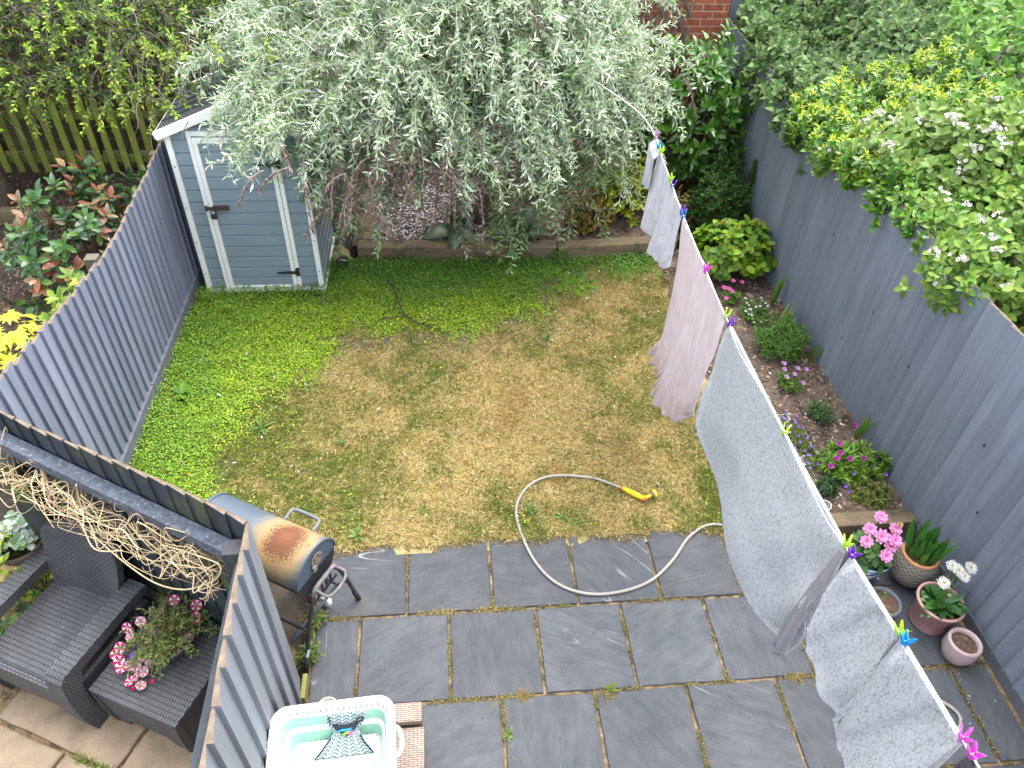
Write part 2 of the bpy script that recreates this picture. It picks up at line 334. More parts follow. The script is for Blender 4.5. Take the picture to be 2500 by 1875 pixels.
tag(leaf_mesh('leaf_litter', np.stack([x, y, np.array([.02 + .05 * n2(a, c, 1.6, 3.) for a, c in zip(x, y)]) + RNG.uniform(0, .02, n)], 1), D, N, RNG.uniform(.03, .07, n), RNG.uniform(.012, .022, n), jitcol(n, [(.10, .06, .03), (.17, .10, .045), (.06, .04, .025), (.24, .16, .07)], amp=.3), M_leaf, st=ONE), 'brown leaf litter covering the soil beyond the left fence', 'leaf litter', kind='stuff')
# bark chips + pale stones in the right bed, white gravel in the raised bed
def pebbles(name, x, y, z, smin, smax, cols, amp=.2, flat=.6):
    n = len(x); bv = np.array([(1, 0, 0), (0, 1, 0), (-1, 0, 0), (0, -1, 0), (0, 0, 1), (0, 0, -1), (.7, .7, .35), (-.7, .7, .35), (-.7, -.7, .35), (.7, -.7, .35)], float)
    F = [(0, 6, 4), (6, 1, 4), (1, 7, 4), (7, 2, 4), (2, 8, 4), (8, 3, 4), (3, 9, 4), (9, 0, 4), (0, 1, 6), (1, 2, 7), (2, 3, 8), (3, 0, 9)]
    s = RNG.uniform(smin, smax, n)[:, None, None] * RNG.uniform(.6, 1.3, (n, 10, 1)) * .5; a = RNG.uniform(0, 6.28, n); sx = RNG.uniform(.6, 1.4, (n, 1))
    p = bv[None] * s; px, py = p[..., 0] * sx, p[..., 1] / sx
    co = np.stack([px * np.cos(a)[:, None] - py * np.sin(a)[:, None] + x[:, None], px * np.sin(a)[:, None] + py * np.cos(a)[:, None] + y[:, None], p[..., 2] * flat + z[:, None]], -1)
    tr = (np.array(F)[None] + (np.arange(n) * 10)[:, None, None]).reshape(-1, 3)
    me = bpy.data.meshes.new(name); me.from_pydata(co.reshape(-1, 3).tolist(), [], tr.tolist())
    cc = np.ones((n * 10, 4), np.float32); cc[:, :3] = np.repeat(jitcol(n, cols, amp=amp), 10, axis=0); ca = me.color_attributes.new('col', 'FLOAT_COLOR', 'POINT'); ca.data.foreach_set('color', cc.ravel())
    me.materials.append(M_twig); o = bpy.data.objects.new(name, me); COL.objects.link(o); return o
n = 5200; x, y = scatter(n, 3.08, 4.22, .52, 4.3); z = soil_z(x, y)
tag(pebbles('bark_chips', x, y, z + .002, .012, .034, [(.18, .125, .085), (.11, .078, .058), (.28, .20, .135), (.075, .055, .042), (.15, .11, .08)], .3, .45), 'brown bark chips spread over the flower bed soil', 'bark chips', kind='stuff')
n = 230; x, y = scatter(n, 3.08, 4.2, .52, 4.2)
tag(pebbles('pale_pebbles', x, y, soil_z(x, y) + .004, .012, .032, [(.6, .57, .5), (.42, .27, .15), (.5, .36, .22), (.7, .68, .64)]), 'small cream and tan pebbles dotted over the flower bed', 'pebbles', kind='stuff')
n = 4200; x, y = scatter(n, -.14, 1.15, 4.58, 6.2); z = .175 + .03 * nvec(x, y, 2.6, 1.)
tag(pebbles('white_gravel', x, y, z + .004, .014, .030, [(.62, .58, .58), (.48, .43, .43), (.72, .69, .69), (.16, .11, .09), (.12, .08, .065)], .2), 'white gravel chips spread behind the sleeper under the silver tree', 'gravel', kind='stuff')
n = 1500; x, y = scatter(n, .6, 4.2, 4.58, 6.2); z = .175 + .03 * nvec(x, y, 2.6, 1.)
tag(pebbles('bark_chips', x, y, z + .004, .014, .036, [(.13, .085, .055), (.07, .048, .036), (.2, .13, .085), (.05, .036, .028)], .3), 'bark chips on the raised bed soil behind the sleepers', 'bark chips', kind='stuff')

# ---- patio: slate slabs on a sandy joint bed
M_joint = mat('joint_sand', (.19, .135, .07), .95, .5, 40, bump=.6, bscale=120, col2=(.05, .042, .026), c2scale=11, c2lo=.45, c2hi=.6)
pj = MB(); pj.add([(-.34, -2.6, -.014), (4.30, -2.6, -.014), (4.30, .64, -.014), (-.34, .64, -.014)], [(0, 1, 2, 3)])
tag(pj.build('patio_bed', M_joint), kind='structure')
def slate():
    m = bpy.data.materials.new('slate'); N, K, P = nodes(m); P.inputs['Specular IOR Level'].default_value = .3
    tc = N.new('ShaderNodeTexCoord'); at = N.new('ShaderNodeAttribute'); at.attribute_name = 'col'
    sep = N.new('ShaderNodeSeparateColor'); K.new(at.outputs['Color'], sep.inputs[0])
    # each slab gets its own patch of stone: shift and turn the coordinates by its colour attribute
    cmb = N.new('ShaderNodeCombineXYZ'); ml = N.new('ShaderNodeMath'); ml.operation = 'MULTIPLY'; ml.inputs[1].default_value = 37; K.new(sep.outputs[1], ml.inputs[0]); K.new(ml.outputs[0], cmb.inputs[2])
    ad = N.new('ShaderNodeVectorMath'); K.new(tc.outputs['Object'], ad.inputs[0]); K.new(cmb.outputs[0], ad.inputs[1])
    vr = N.new('ShaderNodeVectorRotate'); vr.rotation_type = 'Z_AXIS'; ml2 = N.new('ShaderNodeMath'); ml2.operation = 'MULTIPLY'; ml2.inputs[1].default_value = 6.28; K.new(sep.outputs[1], ml2.inputs[0]); K.new(ml2.outputs[0], vr.inputs['Angle']); K.new(ad.outputs[0], vr.inputs[0])
    def nz(scale, det=6, st=(1, 1, 1), ds=0., src=None):
        mp = N.new('ShaderNodeMapping'); mp.inputs['Scale'].default_value = st; K.new((src or vr).outputs[0], mp.inputs[0])
        t = N.new('ShaderNodeTexNoise'); t.inputs['Scale'].default_value = scale; t.inputs['Detail'].default_value = det; t.inputs['Distortion'].default_value = ds; t.inputs['Roughness'].default_value = .62; K.new(mp.outputs[0], t.inputs[0]); return t
    def rng(src, a, b, c=0, d=1):
        r = N.new('ShaderNodeMapRange'); r.inputs[1].default_value = a; r.inputs[2].default_value = b; r.inputs[3].default_value = c; r.inputs[4].default_value = d; K.new(src, r.inputs[0]); return r.outputs[0]
    def mix(f, a, b, bt='MIX'):
        x = N.new('ShaderNodeMix'); x.data_type = 'RGBA'; x.blend_type = bt
        if isinstance(f, float): x.inputs[0].default_value = f
        else: K.new(f, x.inputs[0])
        for s, i in ((a, 6), (b, 7)):
            if isinstance(s, tuple): x.inputs[i].default_value = (*s, 1)
            else: K.new(s, x.inputs[i])
        return x.outputs[2]
    def mul(a, b):
        x = N.new('ShaderNodeMath'); x.operation = 'MULTIPLY'; K.new(a, x.inputs[0])
        if isinstance(b, float): x.inputs[1].default_value = b
        else: K.new(b, x.inputs[1])
        return x.outputs[0]
    base = mix(rng(nz(3.5, 5).outputs[0], .35, .68), (.050, .0565, .065), (.066, .0715, .079))
    base = mix(rng(nz(26, 7, (1, .25, 1)).outputs[0], .35, .7, .82, 1.18), base, base, 'MIX') if False else mix(1.0, base, rng(nz(24, 7, (1, .22, 1)).outputs[0], .3, .7, .80, 1.2), 'MULTIPLY')
    base = mix(1.0, base, rng(sep.outputs[0], 0, 1, .82, 1.16), 'MULTIPLY')
    # quartz veins: thin level sets of a stretched noise, only on some slabs
    v = nz(1.3, 2, (1.6, .28, 1), .15).outputs[0]; sb = N.new('ShaderNodeMath'); sb.operation = 'SUBTRACT'; sb.inputs[1].default_value = .5; K.new(v, sb.inputs[0]); ab = N.new('ShaderNodeMath'); ab.operation = 'ABSOLUTE'; K.new(sb.outputs[0], ab.inputs[0])
    vein = mul(mul(rng(ab.outputs[0], .0008, .0042, 1, 0), rng(nz(2.2, 2).outputs[0], .50, .60)), rng(sep.outputs[1], .70, .74))
    base = mix(mul(vein, .6), base, (.30, .32, .34))
    dk = nz(2.6, 4, (2.4, .7, 1), .6).outputs[0]; s2 = N.new('ShaderNodeMath'); s2.operation = 'SUBTRACT'; s2.inputs[1].default_value = .53; K.new(dk, s2.inputs[0]); a2 = N.new('ShaderNodeMath'); a2.operation = 'ABSOLUTE'; K.new(s2.outputs[0], a2.inputs[0])
    base = mix(mul(rng(a2.outputs[0], .001, .006, 1, 0), .5), base, (.022, .024, .028))
    base = mix(mul(rng(nz(70, 3).outputs[0], .70, .74), rng(nz(3.1, 3).outputs[0], .52, .66)), base, (.30, .31, .32))      # pale scuffs
    base = mix(mul(rng(nz(2.1, 5, ds=.6).outputs[0], .60, .74), .55), base, (.095, .085, .064))                          # iron staining
    base = mix(mul(rng(nz(5, 3).outputs[0], .685, .72), .45), base, (.05, .052, .058))                                    # dark spots
    K.new(base, P.inputs['Base Color']); K.new(rng(nz(9, 4).outputs[0], .3, .7, .55, .78), P.inputs['Roughness'])
    b = N.new('ShaderNodeBump'); b.inputs['Strength'].default_value = .55; b.inputs['Distance'].default_value = .02
    h = N.new('ShaderNodeMath'); h.operation = 'ADD'; K.new(nz(5, 8, (1, .35, 1), 1.2).outputs[0], h.inputs[0]); K.new(mul(nz(34, 5, (1, .3, 1)).outputs[0], .25), h.inputs[1]); K.new(h.outputs[0], b.inputs['Height']); K.new(b.outputs[0], P.inputs['Normal'])
    return m
M_slate = slate()
pm = MB(); W_ = .6
def slab(x0, x1, y0, y1):
    g_ = .011; x0 += g_; x1 -= g_; y0 += g_; y1 -= g_
    if x1 - x0 < .05: return
    pm.col = (RNG.random(), RNG.random(), 0)
    ring = []
    for (ax, ay, bx, by) in ((x0, y0, x1, y0), (x1, y0, x1, y1), (x1, y1, x0, y1), (x0, y1, x0, y0)):
        k = max(3, int(math.hypot(bx - ax, by - ay) / .045))
        for i in range(k): ring.append((ax + (bx - ax) * i / k + RNG.normal(0, .0016), ay + (by - ay) * i / k + RNG.normal(0, .0016)))
    cx, cy = (x0 + x1) / 2, (y0 + y1) / 2; n = len(ring); zt = RNG.normal(0, .0012)
    lo = [(p[0], p[1], -.03) for p in ring]; e1 = [(p[0], p[1], -.005 + zt + RNG.normal(0, .001)) for p in ring]
    e2 = [(cx + (p[0] - cx) * (1 - .014), cy + (p[1] - cy) * (1 - .014), zt) for p in ring]
    F = [(i, (i + 1) % n, n + (i + 1) % n, n + i) for i in range(n)] + [(n + i, n + (i + 1) % n, 2 * n + (i + 1) % n, 2 * n + i) for i in range(n)] + [tuple(range(2 * n, 3 * n))]
    pm.add(lo + e1 + e2, F)
def row(y0, y1, off, xa=-.30, xb=4.18):
    xs = [xa] + [off + .6 * k for k in range(-3, 10) if xa + .04 < off + .6 * k < xb - .04] + [xb]
    for a, c in zip(xs[:-1], xs[1:]): slab(a, c, y0, y1)
row(0, .6, .311); row(-.622, 0, 0.0); row(-1.244, -.622, .314); row(-1.866, -1.244, .03); row(-2.5, -1.866, .3)
tag(pm.build('patio', M_slate), kind='structure')
# moss and dry grass in the joints
def joint_tufts():
    P = []
    for yj in (0, -.622, -1.244): P += [(a, yj + RNG.normal(0, .004)) for a in RNG.uniform(-.25, 4.15, 900)]
    for (off, ya, yb) in ((.311, 0, .6), (0., -.622, 0), (.314, -1.244, -.622)):
        for k in range(8): P += [(off + .6 * k + RNG.normal(0, .004), a) for a in RNG.uniform(ya, yb, 130)]
    P = np.array(P); d = nvec(P[:, 0], P[:, 1], 2.6, 40.) + .5 * nvec(P[:, 0], P[:, 1], 9., 41.)
    P = P[(d > .05) & (P[:, 0] < 4.15)]; rep = 3; P = np.repeat(P, rep, 0) + RNG.normal(0, .006, (len(P) * rep, 2)); n = len(P)
    # the ragged lawn edge over the slabs
    e = RNG.uniform(-.3, 3.2, 5200); e = np.stack([e, .565 + .025 * np.sin(e * 9) + RNG.normal(0, .022, len(e))], 1); c2 = jitcol(len(e), [(.37, .27, .13), (.30, .2, .09), (.2, .17, .06)])
    hot = [(2.72, .45, .06, .16), (2.76, .2, .035, .12), (2.82, .02, .05, .02), (3.97, -.64, .08, .03), (1.61, -.64, .03, .02), (1.05, -.63, .02, .02), (.94, -.8, .012, .1), (3.0, -.63, .03, .02), (2.85, -.63, .03, .02), (.55, 0, .05, .012), (.9, 0, .08, .012)]
    H = np.concatenate([np.stack([RNG.normal(a, sx, 260), RNG.normal(b, sy, 260)], 1) for a, b, sx, sy in hot])
    c3 = jitcol(len(H), [(.30, .24, .09), (.16, .16, .04), (.36, .27, .12)])
    c1 = jitcol(n, [(.20, .17, .06), (.12, .13, .03), (.30, .23, .11)]); P = np.concatenate([P, e, H]); c = np.concatenate([c1, c2, c3]); n = len(P)
    az = RNG.uniform(0, 6.28, n); el = RNG.uniform(.1, 1.1, n); D = np.stack([np.cos(az) * np.cos(el), np.sin(az) * np.cos(el), np.sin(el)], 1)
    tag(leaf_mesh('joint_moss', np.column_stack([P, np.full(n, -.004)]), D, np.tile([.2, .1, 1.], (n, 1)), RNG.uniform(.012, .035, n), RNG.uniform(.003, .006, n), c, M_grass, st=()), 'dry moss and grass growing in the patio joints', 'moss', kind='stuff')
joint_tufts()
# small weeds in joints and lawn: rosettes one can count
WN = [0]
def weed(x, y, z, m, L, W, label, col, spread=(35, 85), group='weeds in the lawn and joints', st=LANCE):
    t = empty('weed', (x, y, z), 0, label, 'weed', group)
    P, D, N = rosettes([(0, 0, .006)], [(0, 0, 1)], m, spread, .4); n = len(P)
    leaf_mesh('leaves', P, D, N, L * RNG.uniform(.6, 1.1, n), W, jitcol(n, col), M_leaf, t, st, droop=.35)
GRNS = [(.10, .19, .03), (.13, .23, .04), (.08, .15, .03)]
weed(.43, .89, 0, 16, .08, .013, 'spiky green weed in the lawn left of the hose loop', GRNS); weed(1.25, .84, 0, 22, .09, .013, 'dandelion rosette just inside the left side of the hose loop', GRNS)
weed(1.5, .74, 0, 12, .075, .016, 'broad leaved weed inside the hose loop near the slabs', GRNS, st=OVAL); weed(1.62, .70, 0, 9, .055, .014, 'smaller broad leaved weed beside the hose loop weed near the slabs', GRNS, st=OVAL)
weed(-.07, .68, 0, 9, .11, .024, 'pale upright weed at the lawn edge beside the barbecue', [(.15, .25, .06)], (15, 60)); weed(1.44, 1.0, .02, 10, .07, .005, 'bleached straw tuft inside the hose loop', [(.5, .45, .27)], (30, 80))
weed(-1.70, 2.30, .03, 16, .12, .06, 'broad bright leaved weed against the left fence', [(.10, .22, .02)], (40, 85), st=OVAL)
weed(-.95, 1.85, .01, 14, .13, .02, 'ragged weed in the left half of the lawn', GRNS); weed(1.62, -.625, 0, 7, .065, .02, 'green leafy weed in the patio joint', [(.12, .2, .03)], (25, 80), st=OVAL)
weed(.94, -.86, 0, 14, .05, .012, 'low green weed in the joint below the first slab row', GRNS); weed(.3, 3.0, .01, 12, .09, .012, 'green grass tuft below the fallen branch', GRNS, (10, 60)); weed(-.26, 1.62, .01, 12, .08, .012, 'short green grass tuft in the middle of the dry lawn', GRNS, (10, 60))
weed(1.65, 2.95, .01, 16, .10, .01, 'tall grass tuft in the dark bare patch', GRNS, (5, 50)); weed(2.75, 2.6, .01, 12, .10, .02, 'weed beside the pink sheet on the dry lawn', GRNS)
for i in range(1): pass

# ================================================================ FENCES
def lerp_tab(tab, t):
    return float(np.interp(t, [a for a, _ in tab], [b for _, b in tab]))
def fence_boards(mb, A, B, side, z0, ztab, w, tints, thick_at_start=True, t1=.026, t2=.008, skip=(), zj=.008, z0j=.006, lean=0.):
    """feather-edge boards from A to B (xy); side = +1/-1: which side of A->B the visible saw-tooth face is on; ztab: (distance, height)"""
    A = Vector((*A, 0)); B = Vector((*B, 0)); L = (B - A).length; d = (B - A) / L; nn = Vector((-d.y, d.x, 0)) * side
    s = 0.; up = Vector((0, 0, 1))
    while s < L - .02:
        bw = min(w * random.uniform(.92, 1.08), L - s)
        if not any(a < s + bw * .5 < b for a, b in skip):
            e = min(s + bw + .012, L); za = lerp_tab(ztab, s) + random.uniform(-zj, zj); zb = za + (lerp_tab(ztab, e) - lerp_tab(ztab, s)) * .6; zz = z0 + random.uniform(-z0j, z0j)
            fa, fb = (t1, t2) if thick_at_start else (t2, t1)
            fa += random.uniform(-.002, .004); fb += random.uniform(-.001, .002)
            k = random.uniform(.88, 1.10); tn = random.choice(tints); mb.col = tuple(c * k for c in tn)
            def pt(q, o, z): return A + d * q + nn * (o + lean * z) + up * z
            mid = random.uniform(-.003, .003)
            P = [pt(s, 0, zz), pt(e, 0, zz), pt(e, fb, zz), pt(s, fa, zz), pt(s, 0, za), pt(e, 0, zb), pt(e, fb, zb), pt(s, fa, za)]
            hz = .5 * (zz + za)
            Q = [pt(s, 0, hz), pt(e, 0, hz), pt(e + random.uniform(-.003, .003), fb + mid, hz), pt(s + random.uniform(-.003, .003), fa + mid, hz)]
            n0 = len(mb.v); fl = side > 0
            F = [(0, 1, 2, 3)] + [(a, b, 8 + b, 8 + a) for a, b in ((0, 1), (1, 2), (2, 3), (3, 0))] + [(8 + a, 8 + b, 4 + b, 4 + a) for a, b in ((0, 1), (1, 2), (2, 3), (3, 0))]
            mb.mi = 0; mb.add(P + Q, F)
            mb.mi = 1; c = mb.col; mb.col = tuple(min(1, random.uniform(.7, 1.3)) for _ in range(1)) * 3; mb.add(P[4:], [(0, 1, 2, 3)]); mb.col = c; mb.mi = 0
        s += bw
TL = [(.172, .190, .250), (.164, .183, .242), (.182, .199, .26)]
TR = [(.195, .226, .272), (.203, .234, .28), (.185, .216, .262)]
# left fence
t = empty('garden_fence', (-1.93, .5, 0), 0, 'grey blue board fence with ragged tan tops running along the lawn beside the shed', 'fence')
def loc(mb, name, mats, parent, smooth=False):
    o = mb.build(name, mats, parent, smooth); o.location = -Vector(parent.location); return o
m = MB(); fence_boards(m, (-1.955, .5), (-1.955, 5.4), -1, .165, [(0, 1.68), (.17, 1.665), (.63, 1.60), (1.9, 1.43), (3.65, 1.55), (4.9, 1.55)], .122, TL, True, t1=.032, zj=.014, z0j=.012); loc(m, 'boards', [M_fence, M_raw], t)
m = MB(); m.col = (.115, .125, .15)
for a, b in ((.5, 2.28), (2.285, 4.1), (4.105, 5.4)): m.box((-1.935, (a + b) / 2, .06), (.05, b - a - .006, .24), bev=.004)
loc(m, 'gravel_board', M_fence, t)
for yy in (.62, 2.3, 4.1):
    m = MB(); m.col = (.10, .09, .06); m.box((-2.01, yy, .72), (.09, .09, 1.5)); loc(m, 'post', M_fence, t)
for zz in (.45, 1.25):
    m = MB(); m.col = (.10, .09, .06); m.box((-1.985, 2.95, zz), (.05, 4.8, .08)); loc(m, 'rail', M_fence, t)
# right fence
t = empty('garden_fence', (4.22, 2.0, 0), 0, 'long slate grey vertical board fence on the right behind the flower bed and pots', 'fence')
m = MB(); fence_boards(m, (4.235, -2.6), (4.235, 6.72), 1, .07, [(0, 1.86), (3.1, 1.87), (4.5, 1.885), (6.5, 1.86), (9.4, 1.97)], .124, TR, False, t1=.028, t2=.008, zj=.008, z0j=.014); loc(m, 'boards', [M_fence, M_raw], t)
m = MB(); m.col = (.105, .115, .13); m.box((4.222, -1.0, .035), (.028, 2.96, .12), bev=.003); loc(m, 'gravel_board', M_fence, t)
for yy in (-1.2, .6, 2.4, 4.2, 6.0):
    m = MB(); m.col = (.10, .09, .06); m.box((4.295, yy, .9), (.09, .09, 1.8)); loc(m, 'post', M_fence, t)
for zz in (.4, 1.5):
    m = MB(); m.col = (.10, .09, .06); m.box((4.268, 2.0, zz), (.05, 9.2, .08)); loc(m, 'rail', M_fence, t)
m = MB(); m.col = (.006, .006, .007)       # knot holes and nail heads in the boards
for (yy, zz) in ((2.9, 1.2), (1.55, 1.2), (1.95, 1.02), (1.3, .98), (1.62, .6), (1.15, .98), (.35, 1.1), (3.3, .8), (2.2, .55), (5.2, 1.2), (.1, .7), (-.4, 1.15), (.9, .7), (2.5, 1.35), (1.05, 1.4), (4.6, 1.0), (3.9, 1.35)):
    m.lathe([(.0, .0), (.009, .0)], 10, Matrix(((0, 0, -1), (0, 1, 0), (1, 0, 0))) @ Matrix.Diagonal((1.5, .8, 1)), (4.2115, yy, zz))
loc(m, 'knot', M_fence, t)
# short neighbour fence: diagonal leg
CX, CY = -.345, -.455
t = empty('garden_fence', (CX, CY, 0), 0, 'dark diagonal fence with a worn top rail behind the wicker armchair', 'fence')
TD = [(.026, .034, .042), (.034, .043, .054), (.030, .037, .043), (.022, .029, .036)]  # near-black board colours, darker than the other fences
dd = Vector((-1.58, .935, 0)); dl = dd.length; dd /= dl; dn = Vector((-.509, -.861, 0))
m = MB(); fence_boards(m, (CX, CY), (CX + dd.x * dl, CY + dd.y * dl), 1, .04, [(0, 1.69), (.5, 1.70), (1.1, 1.665), (1.9, 1.63)], .125, TD, True, t1=.022, t2=.010, zj=.010); loc(m, 'boards', [M_dark_fence, M_raw], t)
md = Matrix(((dd.x, dn.x, 0), (dd.y, dn.y, 0), (0, 0, 1)))
def dpt(s, o, z): return Vector((CX, CY, 0)) + dd * s + dn * o + Vector((0, 0, z))
m = MB(); m.box(dpt(.94, .066, 1.455), (1.72, .078, .085), md, .006); loc(m, 'rail', M_rail, t)
m = MB(); m.col = TD[0]; m.box(dpt(.95, .058, .33), (1.70, .06, .085), md, .004); loc(m, 'rail', M_dark_fence, t)
m = MB(); m.col = (.06, .062, .072); m.box(dpt(.055, .085, .775), (.092, .092, 1.55), Matrix.Identity(3), .004); loc(m, 'post', M_dark_fence, t)
m = MB(); m.col = (.035, .045, .038); m.box(dpt(1.76, .10, .66), (.13, .10, 1.32), Matrix.Identity(3), .004); loc(m, 'post', M_dark_fence, t)
# short neighbour fence: return leg toward the viewer
t = empty('garden_fence', (CX, -1.2, 0), 0, 'short grey fence of overlapping boards beside the laundry basket, one gap between its boards', 'fence')
TS = [(.175, .187, .21), (.183, .196, .22), (.165, .178, .20)]
m = MB(); fence_boards(m, (-.352, -.452), (-.352, -2.5), 1, .05, [(0, 1.69), (.12, 1.68), (.5, 1.655), (.75, 1.66), (.8, 1.60), (1.2, 1.60), (2., 1.6)], .142, TS, True, t1=.008, t2=.036, skip=((.79, .86),), zj=.012); loc(m, 'boards', [M_fence, M_raw], t)
for zz in (.35, 1.45):
    m = MB(); m.col = TD[1]; m.box((-.395, -1.5, zz), (.06, 1.9, .08)); loc(m, 'rail', M_dark_fence, t)
m = MB(); m.col = (.17, .17, .05); m.box((-.312, -.50, .03), (.03, .16, .12), bev=.006); m.col = (.11, .115, .12); m.box((-.33, -1.5, .0), (.03, 1.8, .08)); loc(m, 'gravel_board', M_fence, t)

# ================================================================ SLEEPERS
def sleeper(x0, y0, x1, y1, h, dpt_, label, z=0):
    a = Vector((x0, y0, 0)); b = Vector((x1, y1, 0)); d = (b - a); L = d.length; d /= L; n = Vector((-d.y, d.x, 0)); c = (a + b) / 2 + n * dpt_ / 2
    m = MB(); m.box((0, 0, h / 2), (L, dpt_, h + .04), None, .012)
    bmv = m.build('timber_sleeper', M_sleeper); bmv.location = (c.x, c.y, z - .02); bmv.rotation_euler = (0, 0, math.atan2(d.y, d.x))
    tag(bmv, label, 'sleeper', 'old timber sleepers edging the beds'); return bmv
sleeper(-.30, 4.445, 1.925, 4.37, .20, .17, 'long weathered timber sleeper in front of the white gravel, beside the bird house')
sleeper(1.94, 4.35, 3.35, 4.47, .20, .16, 'shorter weathered sleeper under the yellow shrubs, ending behind the hanging laundry')
sleeper(-.13, 4.62, -.13, 6.4, .20, .17, 'timber sleeper running back from the corner by the bird house')
sleeper(3.0, .435, 4.20, .445, .15, .13, 'timber sleeper across the near end of the flower bed behind the flower pots')
# bits of the left neighbour's raised beds
sleeper(-5.6, 5.42, -3.55, 5.42, .16, .12, 'mossy timber edging under the red tipped shrub beyond the left fence')

# ================================================================ BRICK WALL, TRELLIS
def brick_mat():
    m = bpy.data.materials.new('brick'); N, K, P = nodes(m); P.inputs['Roughness'].default_value = .85
    uv = N.new('ShaderNodeUVMap'); uv.uv_map = 'UVMap'
    b = N.new('ShaderNodeTexBrick'); b.inputs['Scale'].default_value = 1; b.inputs['Brick Width'].default_value = .27; b.inputs['Row Height'].default_value = .0845; b.inputs['Mortar Size'].default_value = .006; b.inputs['Mortar Smooth'].default_value = .2; b.inputs['Bias'].default_value = -.1
    b.inputs['Color1'].default_value = (.33, .092, .042, 1); b.inputs['Color2'].default_value = (.255, .068, .034, 1); b.inputs['Mortar'].default_value = (.42, .33, .24, 1)
    wob = N.new('ShaderNodeTexNoise'); wob.inputs['Scale'].default_value = 9; K.new(uv.outputs[0], wob.inputs[0]); vm = N.new('ShaderNodeVectorMath'); vm.operation = 'SCALE'; vm.inputs['Scale'].default_value = .012; K.new(wob.outputs['Color'], vm.inputs[0]); va = N.new('ShaderNodeVectorMath'); K.new(uv.outputs[0], va.inputs[0]); K.new(vm.outputs[0], va.inputs[1]); K.new(va.outputs[0], b.inputs[0])
    nz = N.new('ShaderNodeTexNoise'); nz.inputs['Scale'].default_value = 14; nz.inputs['Detail'].default_value = 8; K.new(uv.outputs[0], nz.inputs[0]); r = N.new('ShaderNodeMapRange'); r.inputs[1].default_value = .3; r.inputs[2].default_value = .7; r.inputs[3].default_value = .72; r.inputs[4].default_value = 1.3; K.new(nz.outputs[0], r.inputs[0])
    x = N.new('ShaderNodeMix'); x.data_type = 'RGBA'; x.blend_type = 'MULTIPLY'; x.inputs[0].default_value = 1; K.new(b.outputs[0], x.inputs[6]); K.new(r.outputs[0], x.inputs[7]); K.new(x.outputs[2], P.inputs['Base Color'])
    bp = N.new('ShaderNodeBump'); bp.inputs['Strength'].default_value = .6; bp.inputs['Distance'].default_value = .01; bp.invert = True; K.new(b.outputs['Fac'], bp.inputs['Height']); K.new(bp.outputs[0], P.inputs['Normal'])
    return m
M_brick = brick_mat()
m = MB(); m.box((2.62, 6.93, 1.65), (3.25, .3, 3.5))
t = tag(m.build('brick_wall', M_brick), 'red brick wall of the outbuilding behind the silver tree', 'wall')
M_pebble = mat('pebbledash', (.20, .19, .185), .95, .5, 90, bump=.9, bscale=80, bdist=.02)
m = MB(); m.box((5.0, 7.5, 1.3), (1.3, .2, 2.6)); tag(m.build('rendered_wall', M_pebble), 'grey pebbledash wall glimpsed past the end of the right fence', 'wall')
m = MB(); m.col = (.11, .125, .145); m.box((4.32, 7.05, 1.1), (.12, .5, 2.2)); tag(m.build('fence_panel', M_fence), 'narrow grey boarding at the far end of the right fence by the pebbledash', 'panel')
t = empty('garden_trellis', (3.3, 6.75, 1.6), 0, 'weathered diamond lattice trellis fixed to the red brick wall', 'trellis')
for sgn, off in ((1, -.012), (-1, -.03)):
    m = MB(); m.col = (.17, .14, .115) if sgn > 0 else (.13, .105, .085)
    for k in range(-7, 8):
        # strips cross at a steep angle
        dx, dz = .36, .62; L = math.hypot(dx, dz)
        c0 = k * .17
        # clip the strip against the panel
        pts = []
        for tt in np.linspace(-3, 3, 241):
            xx = c0 + tt * dx * sgn; zz = tt * dz
            if abs(xx) <= .48 and abs(zz) <= .78: pts.append((xx, zz))
        if len(pts) > 4:
            (xa, za), (xb, zb) = pts[0], pts[-1]; ln = math.hypot(xb - xa, zb - za); an = math.atan2(zb - za, xb - xa)
            m.box(((xa + xb) / 2, off, (za + zb) / 2), (ln, .014, .030), Matrix.Rotation(-an, 3, 'Y'))
    m.build('lattice', M_twig, t)
m = MB(); m.col = (.14, .11, .09)
for zz in (-.8, .8): m.box((0, -.045, zz), (1.0, .014, .03))
m.build('frame', M_twig, t)

# ================================================================ SHED
M_panel = mat('shed_panel', (.215, .275, .315), .45, .10, 10, (.25, 1, 3), .16, 70, (.06, 1, 3), spec=.35)
M_panel_dk = mat('shed_roof', (.04, .045, .05), .6, .3, 12, bump=.2, bscale=60)
SX0, SX1, SY, SD = -1.815, -.625, 3.935, 1.02; SC = (SX0 + SX1) / 2; EV = 1.735; AP = 1.975
t = empty('garden_shed', (SC, SY, 0), 0, 'small blue grey plastic shed with white trim and a padlocked door', 'shed')
def slats(m, x0, x1, z0, top, y, ax='y', h=.125, depth=.018):
    """horizontal cladding boards with a groove between them; top(x) gives the upper limit"""
    z = z0
    while z < 2.2:
        zt = z + h; g = .010
        xs = [x0, x1] if top(x0) >= zt and top(x1) >= zt else list(np.linspace(x0, x1, 40))
        for a, b in zip(xs[:-1], xs[1:]):
            za, zb = min(zt, top(a)), min(zt, top(b))
            if za <= z + .002 and zb <= z + .002: continue
            za = max(za, z); zb = max(zb, z)
            def P(u, o, w_): return (u, y - o, w_) if ax == 'y' else (y + o, u, w_)
            pts = [P(a, 0, z), P(b, 0, z), P(b, depth, z + g), P(a, depth, z + g), P(b, depth, max(z + g, zb - g)), P(a, depth, max(z + g, za - g)), P(b, 0, zb), P(a, 0, za)]
            F = [(0, 1, 2, 3), (3, 2, 4, 5), (5, 4, 6, 7)]
            m.add(pts, F if ax == 'y' else [tuple(f) for f in F])
        z = zt
